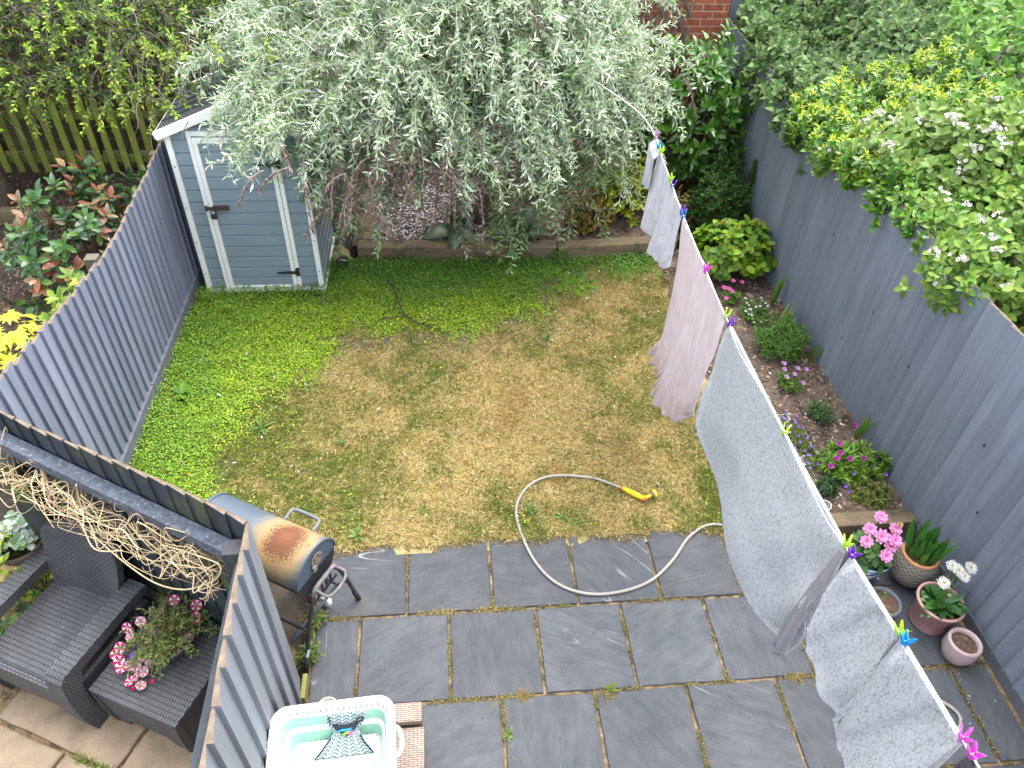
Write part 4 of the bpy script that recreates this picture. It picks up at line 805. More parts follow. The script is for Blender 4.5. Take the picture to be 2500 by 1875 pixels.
# ---- the overgrown hedge behind the right fence: four different plants
def hedge_pts(n, poly, zf, th, seed):
    poly = np.array(poly); lo, hi = poly.min(0), poly.max(0); X = RNG.uniform(lo[0], hi[0], n * 3); Y = RNG.uniform(lo[1], hi[1], n * 3); k = poly_sd(X, Y, poly) > 0; X, Y = X[k][:n], Y[k][:n]
    b = nvec(X, Y, 1.3, seed) * .32 + nvec(X, Y, 3.4, seed + 1.) * .16
    Z = np.array([zf(a, c) for a, c in zip(X, Y)]) + b - th * np.where(X < 4.32, .45, 1.) * RNG.random(len(X)) ** 1.5
    A = np.stack([-.45 + RNG.normal(0, .35, len(X)), -.35 + RNG.normal(0, .35, len(X)), np.full(len(X), .9)], 1)
    return np.stack([X, Y, Z], 1), A
def hz(x_, y_): return 1.88 + (.30 * (x_ - 4.25) if x_ > 4.25 else .6 * (x_ - 4.25)) if x_ < 7 else 2.69 + .08 * (x_ - 7)
def hedge(name, label, n, poly, zf, th, seed, m, L, W, cols, matl, st, spread, **kw):
    c, a = hedge_pts(n, poly, zf, th, seed); o = np.array([c[:, 0].mean(), c[:, 1].mean(), 0])
    return shrub(name, label, tuple(o), 'hedge', c - o, a, m, L, W, cols, matl, st, spread, stems=False, **kw), c - o
def hedge_stems(t, c, n, col, r=.008):
    ox = t.location[0]
    s = MB(); s.col = col
    for q in c[RNG.integers(0, len(c), n)]:
        b = np.array([max(q[0] + abs(RNG.normal(.2, .3)), 4.5 - ox), q[1] + RNG.normal(0, .3), 0.0]); q = np.array([max(q[0], 4.42 - ox), q[1], q[2] - .1]); mid = (b + q) / 2 + RNG.normal(0, .12, 3); mid[0] = max(mid[0], 4.42 - ox); s.tube([b, mid, q], [r * 1.5, r, r * .5], 5, False)
    s.build('stems', M_twig, t)
t, c = hedge('viburnum_hedge', 'dusky green heart leaved shrub leaning over the far end of the right fence', 2700, [(3.98, 4.0), (4.35, 3.6), (5.6, 4.4), (6.7, 6.6), (6.6, 8.6), (4.9, 8.2), (4.3, 6.6), (4.05, 5.3)], lambda a, b: hz(a, b) + .08, .55, 1, 6, .085, .056, [(.085, .165, .045), (.11, .20, .055), (.065, .13, .035), (.14, .235, .06)], M_leaf, HEART, (35, 85), off=.05)
hedge_stems(t, c, 90, (.20, .15, .10))
t, c = hedge('bindweed_hedge', 'fresh green mass of bindweed leaves filling the top right corner', 5200, [(5.2, 2.2), (6.2, 1.0), (9.8, 2.5), (11.5, 9.5), (6.4, 9.5), (6.5, 6.5), (5.5, 4.2)], lambda a, b: hz(a, b) + .25, .7, 5, 6, .085, .062, [(.10, .25, .03), (.135, .30, .04), (.07, .19, .025), (.19, .34, .04)], M_leaf, HEART, (40, 88), off=.05)
hedge_stems(t, c, 120, (.30, .22, .15), .007)
t, c = hedge('ivy_hedge', 'glossy ivy with yellow green shoots spilling over the middle of the right fence', 1700, [(4.04, 4.1), (4.05, 2.7), (4.15, 1.7), (5.4, 2.3), (5.9, 3.4), (5.3, 4.3), (4.5, 4.4)], lambda a, b: hz(a, b) + .15, .5, 9, 7, .068, .046, [(.085, .22, .02), (.12, .27, .025), (.21, .35, .03), (.065, .17, .02)], M_gloss, HEART, (30, 85), off=.06)
hedge_stems(t, c, 70, (.16, .12, .08))
k = c[(c[:, 2] > np.array([hz(a + t.location[0], b + t.location[1]) for a, b in c[:, :2]]) - .22)]; k = k[(k[:, 1] > -.6)]; k = k[RNG.integers(0, len(k), 720)] + [0, 0, .05]
P, D, N = rosettes(k, np.tile([-.25, -.3, 1.], (len(k), 1)), 6, (20, 75), .4, .03); leaf_mesh('young_shoots', P, D, N, .062 * RNG.uniform(.7, 1.1, len(P)), .018, jitcol(len(P), [(.34, .44, .022), (.42, .49, .03), (.26, .39, .025)]), M_leaf, t, ONE, .3, .4)
t, c = hedge('bramble_hedge', 'pale green bramble with clusters of white blossom hanging over the near right fence', 2000, [(4.22, 2.1), (4.28, 1.55), (4.02, 1.50), (4.02, 1.25), (4.28, .95), (4.40, .45), (6.3, .5), (6.4, 2.2), (5.4, 2.9), (4.7, 2.5)], lambda a, b: hz(a, b) + .16 - .12 * max(0, 1 - b), .6, 14, 6, .072, .046, [(.14, .26, .04), (.19, .32, .05), (.095, .20, .03), (.24, .36, .055)], M_leaf, OVAL, (35, 85), off=.05)
hedge_stems(t, c, 70, (.22, .20, .08))
# second bramble spray running through the ivy
c2, a2 = hedge_pts(330, [(4.05, 3.4), (4.15, 2.5), (4.7, 2.0), (5.2, 2.6), (4.5, 3.5)], lambda a, b: hz(a, b) + .26, .12, 14); c2 = c2 - np.array(t.location)
P, D, N = rosettes(c2, a2, 5, (40, 85), .4, .03); leaf_mesh('foliage', P, D, N, .075, .05, jitcol(len(P), [(.15, .25, .05), (.19, .30, .06)]), M_leaf, t, OVAL)
def blossom(parent, c, n=9, r=.055):
    P = np.array(c) + RNG.normal(0, r * .5, (n, 3)) * [1, 1, .5]; d = unit(np.array([-.3, -.4, .9]) + RNG.normal(0, .35, (n, 3))); p, D, N = rosettes(P, d, 5, (70, 82), .1); cc = jitcol(len(p), [(.58, .56, .53), (.62, .61, .59), (.55, .47, .45)], amp=.05)
    p2, D2, N2 = rosettes(P, d, 5, (5, 40), .4); cc2 = jitcol(len(p2), [(.42, .30, .12), (.30, .24, .10)])
    leaf_mesh('flower_cluster', np.concatenate([p, p2]), np.concatenate([D, D2]), np.concatenate([N, N2]), np.concatenate([np.full(len(p), .019), np.full(len(p2), .010)]), np.concatenate([np.full(len(p), .016), np.full(len(p2), .004)]), np.concatenate([cc, cc2]), M_petal, parent, ONE, .2, .1)
top = np.concatenate([c[np.array([q[2] + 0 > hz(q[0] + t.location[0], q[1] + t.location[1]) - .12 for q in c])]]); 
for q in top[RNG.integers(0, len(top), 70)]: blossom(t, q + [-.02, -.03, .06], 7, .05)
for q in c2[RNG.integers(0, len(c2), 26)]: blossom(t, q + [-.02, -.03, .05])
# leaf mass under and behind it all, coloured dark to stand for shade
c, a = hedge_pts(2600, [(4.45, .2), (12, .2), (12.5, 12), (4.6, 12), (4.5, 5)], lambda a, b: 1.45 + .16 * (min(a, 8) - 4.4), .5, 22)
shrub('hedge_understorey', 'undergrowth coloured dark green for the shade in gaps of the hedge', (0, 0, 0), 'hedge', c, a, 6, .10, .06, [(.035, .08, .02), (.05, .10, .025)], M_leaf, OVAL, (40, 88), stems=False)

# ---- left neighbour's garden: privet canopy, red tipped shrub, picket fence
def privet():
    t = empty('privet_hedge', (-3.0, 6.6, 0), 0, 'tall twiggy privet hedge with small bright leaves overhanging the picket fence', 'hedge'); o = np.array([-3.0, 6.6, 0])
    tw = MB(); Ps, Ds, Ns, Cs = [], [], [], []
    def lowz(x_, y_): return 1.25 if x_ < -3.6 else (1.25 + .55 * min(1, (x_ + 3.6) / .6))
    for i in range(2100):
        x_ = RNG.uniform(-5.6, .7); y_ = RNG.uniform(4.9, 9.2) if x_ < -1.9 else (RNG.uniform(5.6, 9.2) if x_ < -.7 else RNG.uniform(6.4, 9.2))
        f = (y_ - 5) / 4.2; z_ = RNG.uniform(1.66, 2.5) + .55 * f
        if x_ < -3.5 and y_ < 6.3: z_ -= RNG.uniform(0, .75)
        if x_ > -1.7: z_ += .45
        p = np.array([x_, y_, z_]) - o; d = (RNG.normal(.1, .55), -.55 + RNG.normal(0, .5), RNG.normal(.2, .45)); path = shoot_path(p, d, RNG.uniform(.25, .75), 8, 1.6, 1.6)
        tw.col = (.11, .09, .07); tw.tube(path[::2], list(np.linspace(.006, .002, len(path[::2]))), 4, False)
        a_, b_, c_, s_ = leaves_on(path, .016, .25, 50); Ps.append(a_); Ds.append(b_); Ns.append(c_); Cs.append(s_)
    for i in range(420):       # bare brown interior twigs
        p = np.array([RNG.uniform(-5, -1.0), RNG.uniform(5.3, 7.0), RNG.uniform(1.5, 2.5)]) - o; path = shoot_path(p, RNG.normal(0, 1, 3), RNG.uniform(.4, 1.0), 8, .8, 2.5); tw.col = (.13, .10, .08); tw.tube(path, list(np.linspace(.008, .002, len(path))), 4, False)
    for (x_, y_, z_) in ((-2.2, 5.0, 2.1), (-1.95, 4.9, 2.15), (-1.75, 4.75, 2.25), (-1.6, 4.6, 2.2), (-1.4, 4.7, 2.3), (-1.85, 4.4, 1.95), (-2.5, 5.2, 1.9), (-1.2, 4.9, 2.35), (-1.0, 5.0, 2.4), (-2.1, 4.6, 1.95)):
        for j in range(9):
            path = shoot_path(np.array([x_, y_, z_]) + RNG.normal(0, .16, 3) - o, (RNG.normal(.2, .5), -.6, RNG.normal(.1, .3)), RNG.uniform(.3, .7), 8, 2.2, 2.2); tw.col = (.13, .095, .075); tw.tube(path, list(np.linspace(.006, .0018, len(path))), 4, False)
            if j < 4: a_, b_, c_, s_ = leaves_on(path, .014, .45, 50); Ps.append(a_); Ds.append(b_); Ns.append(c_); Cs.append(s_)
    for (k_, x0_, x1_, y0_, y1_, z0_, z1_) in ((7000, -5.8, -1.0, 5.6, 9.4, 2.2, 3.3), (4500, -5.8, .9, 6.7, 9.4, 1.3, 3.2), (1600, -5.8, -3.7, 4.9, 6.2, 2.0, 3.0)):  # leaf mass added to block the sky and darken the canopy
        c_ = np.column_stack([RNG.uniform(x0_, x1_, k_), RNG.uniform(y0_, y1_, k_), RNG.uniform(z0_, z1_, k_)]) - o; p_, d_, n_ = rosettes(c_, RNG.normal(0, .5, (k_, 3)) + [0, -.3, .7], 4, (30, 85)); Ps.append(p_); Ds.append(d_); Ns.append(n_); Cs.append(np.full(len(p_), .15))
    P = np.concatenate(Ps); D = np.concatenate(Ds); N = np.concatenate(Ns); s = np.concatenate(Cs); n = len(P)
    dark = jitcol(n, [(.04, .105, .018), (.055, .13, .02), (.03, .08, .015)]); lit = jitcol(n, [(.20, .34, .025), (.26, .40, .03), (.31, .42, .035)]); f = np.clip((s - .45) * 2.3 + RNG.normal(0, .25, n), 0, 1)[:, None]  # light and shade put into leaf colour: lit tips, dark inside
    leaf_mesh('foliage', P, D, N, RNG.uniform(.035, .06, n), RNG.uniform(.017, .027, n), dark * (1 - f) + lit * f, M_leaf, t, OVAL, .25, .25); tw.build('twigs', M_twig, t)
    for (x_, y_) in ((-.9, .5), (.2, .9), (1.2, 1.1), (-1.9, .9)):
        tr = MB(); tr.tube(spline([(x_, y_, -.05), (x_ + .1, y_ - .05, .9), (x_ + .05, y_ - .2, 1.9), (x_ + .2, y_ - .4, 2.5)], 4), list(np.linspace(.06, .025, 13)), 7); tr.build('trunk', M_bark, t, True)
privet()
m = MB(); m.tube(spline([(-4.95, 5.75, -.05), (-4.75, 5.7, .25), (-4.85, 5.9, .8), (-5.1, 6.1, 1.6), (-5.2, 6.3, 2.6)], 5), [.62, .56, .50, .44, .38, .34, .31, .29, .27, .26, .25, .24, .23, .22, .21, .2, .19, .18, .17, .16, .15], 14)
t = empty('old_tree', (-4.9, 5.75, 0), 0, 'thick dark tree trunk at the left edge under the privet', 'tree'); o = loc(m, 'trunk', M_bark, t, True)
c, a = blob_points(500, (-.4, .8, 2.9), (1.4, 1.2, .7), .3, .6, 31); P, D, N = rosettes(c, a, 6, (30, 85), .3, .04); leaf_mesh('crown', P, D, N, .06, .03, jitcol(len(P), [(.04, .09, .02), (.055, .12, .025)]), M_leaf, t, OVAL)
# red tipped glossy shrub
c, a = blob_points(175, (0, 0, .55), (.72, 1.05, .60), .35, .5, 33, -.7); a = unit(a + [.15, -.3, .6]); cm = c
t = empty('photinia_shrub', (-2.92, 4.15, 0), 0, 'glossy shrub with dark green and coppery red leaves beyond the left fence', 'shrub')
P, D, N = rosettes(c, a, 9, (30, 85), .35, .07); n = len(P); ci = np.repeat(RNG.random(len(c)), 9); ti = np.tile(np.arange(9), len(c)); red = (ci < .45) & (ti < 4)
col = np.where(red[:, None], jitcol(n, [(.27, .085, .045), (.22, .12, .055), (.18, .06, .04), (.26, .17, .09)]), jitcol(n, [(.035, .10, .025), (.055, .135, .03), (.09, .18, .035), (.028, .07, .025)]))
leaf_mesh('foliage', P, D, N,   .125 * RNG.uniform(.7, 1.15, n), .058 * RNG.uniform(.8, 1.15, n), col, M_gloss, t, OVAL, .3, .25)
s = MB(); s.col = (.10, .06, .045)
for q in c[::2]: s.tube([(q[0] * .2, q[1] * .2, 0), (q[0] * .6, q[1] * .6, q[2] * .55), tuple(q)], [.012, .008, .004], 5, False)
s.build('stems', M_twig, t)
# picket fence, and the board fence behind it
M_moss = mat('mossy_paint', (1, 1, 1), .8, .3, 9, (1.5, 1.5, .4), .2, 40, attr=True, col2=(.10, .085, .03), c2scale=5, c2lo=.56, c2hi=.72)
t = empty('picket_fence', (-3.6, 6.65, 0), 0, 'low mossy yellow green picket fence with rounded pale tops beyond the left fence', 'fence')
for i in range(19):
    x_ = -5.35 + i * .165; m = MB(); k = random.uniform(.85, 1.12); m.col = (.26 * k, .30 * k, .05 * k); hw_ = .040; h = 1.02 + random.uniform(-.015, .015)
    poly = [(-hw_, .05), (hw_, .05)] + [(hw_ * math.cos(q), h - hw_ + hw_ * math.sin(q)) for q in np.linspace(0, PI, 9)]
    m.prism(poly, .02, lambda a, b, q: (x_ + a, 6.63 + q, b)); loc(m, 'picket', M_moss, t)
for zz in (.22, .78):
    m = MB(); m.col = (.14, .165, .035); m.box((-3.9, 6.675, zz), (3.2, .04, .09)); loc(m, 'rail', M_moss, t)
t = empty('board_fence', (-3.5, 7.3, 0), 0, 'dark brown fence of wide horizontal boards standing behind the picket fence', 'fence')
m = MB()
for i in range(10):
    k = random.uniform(.8, 1.15); m.col = (.105 * k, .088 * k, .040 * k); m.box((-3.6, 7.3, .12 + i * .165), (5.4, .022, .158), rot('X', 4))
loc(m, 'boards', M_moss, t)
for x_ in (-5.2, -3.55, -2.0, -.95):
    m = MB(); m.col = (.15, .12, .06); m.box((x_, 7.26, .9), (.07, .05, 1.8)); loc(m, 'post', M_moss, t)
# compost heap strip by the shed, light green shrub and golden maple at the fence
c, a = blob_points(80, (0, 0, .98), (.20, .52, .24), .3, .5, 36); a = unit(a + [.2, -.3, .8])
shrub('skimmia_shrub', 'light green broad leaved shrub peeping over the left fence', (-2.25, 2.10, 0), 'shrub', c, a, 7, .095, .045, [(.20, .30, .03), (.26, .36, .04), (.13, .22, .03)], M_leaf, OVAL, (35, 85), off=.04)
def maple():
    t = empty('golden_maple', (-2.56, 1.72, 0), 0, 'golden yellow maple with hand shaped leaves at the left edge', 'shrub'); c, a = blob_points(110, (0, 0, .98), (.30, .44, .25), .2, .5, 38); a = unit(a + [.15, -.3, .9]); Ps, Ds, Ns = [], [], []
    for q, ax in zip(c, a):
        u = unit(np.cross([ax], [[.2, .9, .1]]))[0]; v = np.cross(ax, u); r0 = RNG.uniform(0, 6.28)
        for k in range(7):
            an = r0 + (k - 3) * .62; d = (u * math.cos(an) + v * math.sin(an)) * .95 + ax * .15; Ps.append(q); Ds.append(d); Ns.append(ax)
    n = len(Ps); leaf_mesh('foliage', np.array(Ps), np.array(Ds), np.array(Ns),   .088 * RNG.uniform(.7, 1.1, n), .030, jitcol(n, [(.58, .55, .03), (.50, .50, .03), (.62, .60, .06), (.36, .42, .03)], amp=.1), M_leaf, t, ONE, .2, .25)
    s = MB(); s.col = (.10, .07, .04)
    for q in c[::3]: s.tube([(0, 0, 0), tuple(q * [.5, .5, .6]), tuple(q)], [.012, .006, .003], 5, False)
    s.build('stems', M_twig, t)
maple()
print('hedges ok')

# ================================================================ CLOTHES LINE AND LAUNDRY (hangs in the plane x = 2.4)
LX = 2.40
LINE = [(-3.2, 2.16), (-1.86, 2.005), (-1.40, 1.955), (-.95, 1.90), (-.18, 1.862), (.78, 1.858), (1.31, 1.895), (1.96, 1.955), (2.36, 2.015), (2.80, 2.085), (2.91, 2.115), (3.4, 2.19), (4.5, 2.30)]
def lz(y_): return float(np.interp(y_, [a for a, _ in LINE], [b for _, b in LINE]))
M_rope = mat('line_cord', (.66, .66, .64), .6, .1, 40)
m = MB(); m.tube(spline([(LX - (0 if a < 3 else .12 if a < 4 else .75), a, b) for a, b in LINE], 6), .0045, 6); tag(m.build('clothes_line', M_rope, None, True), 'white washing line strung from the house to the silver tree', 'clothes line')
def cloth_mat(name, col, crease, scale, fine, rough=.9, dark=.75, st=(1, 1, 1), lo=.42, hi=.6):
    m = bpy.data.materials.new(name); N, K, P = nodes(m); P.inputs['Roughness'].default_value = rough; P.inputs['Specular IOR Level'].default_value = .1
    tc = N.new('ShaderNodeTexCoord'); mp = N.new('ShaderNodeMapping'); mp.inputs['Scale'].default_value = st; K.new(tc.outputs['Object'], mp.inputs[0])
    a = N.new('ShaderNodeTexNoise'); a.inputs['Scale'].default_value = scale; a.inputs['Detail'].default_value = 4; a.inputs['Distortion'].default_value = .7; K.new(mp.outputs[0], a.inputs[0])
    r = N.new('ShaderNodeMapRange'); r.inputs[1].default_value = lo; r.inputs[2].default_value = hi; r.inputs[3].default_value = dark; r.inputs[4].default_value = 1; K.new(a.outputs[0], r.inputs[0])
    c = N.new('ShaderNodeMix'); c.data_type = 'RGBA'; c.blend_type = 'MULTIPLY'; c.inputs[0].default_value = 1; c.inputs[6].default_value = (*col, 1); K.new(r.outputs[0], c.inputs[7]); K.new(c.outputs[2], P.inputs['Base Color'])
    b2 = N.new('ShaderNodeTexNoise'); b2.inputs['Scale'].default_value = fine; b2.inputs['Detail'].default_value = 3; K.new(tc.outputs['Object'], b2.inputs[0])
    ad = N.new('ShaderNodeMath'); ad.operation = 'MULTIPLY_ADD'; ad.inputs[1].default_value = .35; K.new(b2.outputs[0], ad.inputs[0]); K.new(a.outputs[0], ad.inputs[2])
    bp = N.new('ShaderNodeBump'); bp.inputs['Strength'].default_value = crease; bp.inputs['Distance'].default_value = .02; K.new(ad.outputs[0], bp.inputs['Height']); K.new(bp.outputs[0], P.inputs['Normal'])
    T = N.new('ShaderNodeBsdfTranslucent'); K.new(c.outputs[2], T.inputs[0]); X = N.new('ShaderNodeMixShader'); X.inputs[0].default_value = .38; K.new(P.outputs[0], X.inputs[1]); K.new(T.outputs[0], X.inputs[2]); K.new(X.outputs[0], N['Material Output'].inputs[0]); return m
M_plush = cloth_mat('plush_fabric', (.74, .755, .775), .7, 105, 190, dark=.66, st=(1, 1, .45), lo=.34, hi=.52)
M_cotton = cloth_mat('creased_cotton', (.68, .68, .71), .7, 22, 90, dark=.86, st=(1, 1.4, .5))
M_pink = cloth_mat('pink_cotton', (.76, .67, .68), .7, 18, 80, dark=.9, st=(1, 1.6, .4))
M_lining = cloth_mat('mauve_lining', (.42, .39, .42), .4, 14, 60, dark=.9)
M_knit = mat('grey_knit', (.13, .13, .14), .95, .35, 60, bump=1., bscale=110, bdist=.02)
def resample(pts, n):
    p = np.array(pts, float); d = np.concatenate([[0], np.cumsum(np.linalg.norm(np.diff(p, axis=0), axis=1))]); t = np.linspace(0, d[-1], n); return np.stack([np.interp(t, d, p[:, 0]), np.interp(t, d, p[:, 1])], 1)
def sheet(name, top, bot, left, right, matl, dispf, parent=None, nx=90, ny=70, x0=LX, sm=True, thick=.004):
    """Coons patch in the line's plane (y,z outlines), pushed out of plane by dispf(s,t)"""
    T, B = resample(top, nx), resample(bot, nx); L, R_ = resample(left, ny), resample(right, ny); s = np.linspace(0, 1, nx)[None, :, None]; t = np.linspace(0, 1, ny)[:, None, None]
    G = (1 - t) * T[None] + t * B[None] + (1 - s) * L[:, None] + s * R_[:, None] - ((1 - s) * (1 - t) * T[0] + s * (1 - t) * T[-1] + (1 - s) * t * B[0] + s * t * B[-1])
    S, Q = np.meshgrid(np.linspace(0, 1, nx), np.linspace(0, 1, ny)); X = x0 + dispf(S, Q)
    co = np.stack([X, G[..., 0], G[..., 1]], -1).reshape(-1, 3); i = np.arange(nx * ny).reshape(ny, nx); q = np.stack([i[:-1, :-1], i[1:, :-1], i[1:, 1:], i[:-1, 1:]], -1).reshape(-1, 4)
    me = bpy.data.meshes.new(name); me.from_pydata(co.tolist(), [], q.tolist()); me.polygons.foreach_set('use_smooth', np.ones(len(q), bool)); me.materials.append(matl)
    o = bpy.data.objects.new(name, me); COL.objects.link(o)
    md_ = o.modifiers.new('thickness', 'SOLIDIFY'); md_.thickness = thick; md_.offset = 0
    if parent: o.parent = parent
    return o
def ntab(S, Q, a, b, z_): return np.vectorize(lambda u, v: noise.noise(Vector((u * a, v * b, z_))))(S, Q)
def topline(ya, yb, n=8, dz=0.): return [(y_, lz(y_) + .004 + dz) for y_ in np.linspace(ya, yb, n)]
# far grey sheet: two layers
t = tag(sheet('hanging_sheet', topline(2.80, 1.97), [(2.90, 1.62), (2.72, 1.46), (2.51, 1.33), (2.30, 1.36), (2.06, 1.42), (1.97, 1.56)], [(2.80, 2.09), (2.90, 1.80), (2.90, 1.62)], [(1.97, 1.955), (1.95, 1.75), (1.97, 1.56)], M_cotton,
    lambda S, Q: .05 * Q * np.sin(S * 17 + 1.2 * Q) + .03 * Q * np.sin(S * 31 + 2) + .02 * ntab(S, Q, 6, 2, 3.) - .02 * Q), 'furthest grey white crumpled sheet on the washing line, left of the shrubs', 'sheet')
o = sheet('fold', topline(2.92, 2.72), [(2.90, 1.78), (2.84, 1.72), (2.76, 1.74)], [(2.92, 2.118), (2.93, 1.9), (2.90, 1.78)], [(2.72, 2.075), (2.74, 1.9), (2.76, 1.74)], M_cotton, lambda S, Q: -.05 * np.minimum(1, Q * 6) + (.015 * np.sin(S * 14) + .015 * ntab(S, Q, 5, 3, 5.)) * Q, t, 30, 40)
# pink fitted sheet
t = tag(sheet('fitted_sheet', topline(1.95, .83), [(2.10, .62), (1.98, .50), (1.75, .53), (1.55, .46), (1.38, .43), (1.22, .54), (1.05, .76), (.94, .93)], [(1.95, 1.95), (1.87, 1.64), (1.89, 1.28), (1.94, .88), (2.10, .62)], [(.83, 1.86), (.84, 1.60), (.87, 1.25), (.94, .93)], M_pink,
    lambda S, Q: .045 * Q * np.sin(S * 9 + 1.5 * Q) + .03 * np.sin((S - .5) * 26 * (1.1 - .4 * Q)) * Q + .03 * ntab(S, Q, 5, 2.2, 7.) + .035 * np.clip((Q - .78) / .22, 0, 1) * np.sin(S * 95 + 5 * ntab(S, Q, 4, 4, 2.)), nx=150, ny=100), 'pale pink fitted sheet with gathered hem hanging between grey and white sheets', 'sheet')
# big white plush duvet cover: front layer and the mauve inside showing at its near edge
t = tag(sheet('duvet_cover', topline(.77, -.93), [(.80, 1.0), (.72, .93), (.50, .925), (.20, .93), (-.10, .92), (-.35, .87), (-.55, .83), (-.75, .87), (-.95, .96)], [(.77, 1.862), (.80, 1.50), (.83, 1.2), (.80, 1.0)], [(-.93, 1.90), (-.945, 1.6), (-.95, 1.25), (-.95, .96)], M_plush,
    lambda S, Q: -.008 - .04 * Q + .030 * Q * np.sin(S * 7 + .5) + .018 * np.sin(S * 13 + 3 * Q) * Q + .03 * np.exp(-S / .06) * np.sin(S * 160) * Q * .4 + .02 * ntab(S, Q, 3, 3, 9.) + .036 * np.clip((S - .70) / .30, 0, 1) * np.sin((1 - S) * 22 + 9 * (1 - Q)) * (.2 + .8 * Q), nx=130, ny=90), 'largest white plush duvet cover on the line, in front of the flower bed', 'duvet cover')
sheet('back_layer', topline(.75, -.93, dz=-.002), [(.78, 1.05), (.2, .99), (-.4, .95), (-.94, 1.0)], [(.75, 1.86), (.78, 1.05)], [(-.93, 1.898), (-.94, 1.0)], M_plush, lambda S, Q: .008 + .02 * Q * np.sin(S * 9) + .03 * np.exp(-((Q - .5) / .3) ** 2), t, 50, 40)
sheet('lining', topline(-.925, -.972, 3, -.004), [(-.875, .95), (-.91, .935), (-.962, .965)], [(-.925, 1.89), (-.885, 1.5), (-.868, 1.2), (-.875, .95)], [(-.952, 1.89), (-.962, 1.5), (-.968, 1.2), (-.962, .965)], M_lining, lambda S, Q: -.016 - .045 * Q + .012 * np.sin(S * 9) * Q, t, 16, 50)
def drape(name, label, ya, yb, bot, left, right, seed, matl=M_plush):
    t = tag(sheet(name, topline(ya, yb), bot, left, right, matl,
        lambda S, Q: -.008 - .04 * Q + .018 * np.sin(S * 6 + seed + 1.5 * Q) * Q + np.minimum(1, Q * 8) * (.036 * np.exp(-((S - .72 + .5 * Q) / .09) ** 2) * (1 - .6 * Q) - .032 * np.exp(-((S - .10 - .15 * Q) / .06) ** 2) * (1 - .5 * Q)) + .026 * np.sin((1 - S) * 13 + 6 * (1 - Q)) * Q * S + .015 * ntab(S, Q, 3, 2.5, seed) * Q, nx=110, ny=90), label, 'duvet cover')
    sheet('back_layer', topline(ya, yb, dz=-.002), [(bot[0][0], bot[0][1] + .03), (bot[-1][0], bot[-1][1] + .02)], [left[0], (bot[0][0], bot[0][1] + .03)], [right[0], (bot[-1][0], bot[-1][1] + .02)], matl, lambda S, Q: .008 + .02 * Q * np.sin(S * 9), t, 30, 30)
    return t
t = drape('duvet_cover', 'white plush cover hanging second nearest on the line, beside the flower pots', -.985, -1.395, [(-1.03, 1.38), (-1.10, 1.285), (-1.2, 1.235), (-1.32, 1.215), (-1.43, 1.25)], [(-.985, 1.90), (-.975, 1.6), (-1.03, 1.38)], [(-1.395, 1.955), (-1.42, 1.6), (-1.43, 1.25)], 2.)
sheet('lining', topline(-1.385, -1.405, 3, -.004), [(-1.375, 1.27), (-1.40, 1.27), (-1.425, 1.28)], [(-1.385, 1.955), (-1.375, 1.27)], [(-1.405, 1.955), (-1.425, 1.28)], M_lining, lambda S, Q: -.01 + .01 * np.sin(S * 6), t, 10, 40)
drape('duvet_cover', 'white plush cover hanging nearest to the viewer at the bottom right', -1.41, -1.825, [(-1.395, 1.195), (-1.46, 1.17), (-1.55, 1.18), (-1.70, 1.20), (-1.83, 1.22)], [(-1.41, 1.955), (-1.415, 1.5), (-1.395, 1.195)], [(-1.825, 2.0), (-1.82, 1.6), (-1.83, 1.22)], 6.)
tag(sheet('knitted_cloth', topline(-1.865, -2.12), [(-1.86, 1.5), (-2.1, 1.5)], [(-1.865, 2.006), (-1.86, 1.5)], [(-2.12, 2.035), (-2.1, 1.5)], M_knit, lambda S, Q: .01 * np.sin(S * 20), nx=40, ny=40), 'dark grey chunky knitted cloth at the bottom right end of the line', 'cloth')
# pegs
def plastic(name, col): return mat(name, col, .28, .0, trans=.35, spec=.5)
PEGM = {'pink': plastic('pink_peg_plastic', (.72, .10, .62)), 'blue': plastic('blue_peg_plastic', (.02, .34, .72)), 'lime': plastic('lime_peg_plastic', (.50, .78, .02)), 'purple': plastic('purple_peg_plastic', (.22, .04, .52))}
PEGP = {}
def peg(y_, colr, label, tilt=0.):
    if colr not in PEGP:
        t = empty('clothes_peg', (0, 0, 0), 0, label, 'peg', 'plastic pegs on the washing line')
        # two jaws, each a curved blade that flares into a finger wing above the line
        for s_ in (-1, 1):
            m = MB(); poly = [(-.006, -.024), (.006, -.024), (.011, -.004), (.015, .012), (.026, .044), (.015, .030), (.003, .018), (-.003, .018), (-.015, .030), (-.026, .044), (-.015, .012), (-.011, -.004)]
            def fn(a, b, q, s_=s_):
                o_ = .004 + max(0., b) * .22
                return (s_ * (o_ + q), a, b)
            m.prism([(-.008, -.026), (.008, -.026), (.014, -.004), (.018, .012), (.003, .016), (-.003, .016), (-.018, .012), (-.014, -.004)], .006, fn); m.prism([(.018, .012), (.023, .026), (.026, .044), (.016, .036), (.007, .024), (.003, .016)], .006, fn); m.prism([(-.003, .016), (-.007, .024), (-.016, .036), (-.026, .044), (-.023, .026), (-.018, .012)], .006, fn)
            m.build('jaw', PEGM[colr], t)
        m = MB(); m.tube([(-.006, -.003, .004), (.006, .003, .004)], .0035, 8); m.tube([(-.009, .0, .001), (.009, 0, .001)], .0022, 6); m.build('spring', M_steel, t); PEGP[colr] = t
    else:
        t = copy_tree(PEGP[colr]); t['label'] = label
    t.location = (LX, y_, lz(y_) + .008); t.rotation_euler = (random.uniform(-.15, .15), random.uniform(-.2, .2), random.uniform(-.5, .5) + tilt); t.scale = (1, 1, 1)
peg(2.915, 'pink', 'pink peg at the far end of the washing line under the tree'); peg(2.80, 'blue', 'blue peg next to the far pink peg on the line'); peg(2.735, 'lime', 'lime peg just below the far blue peg')
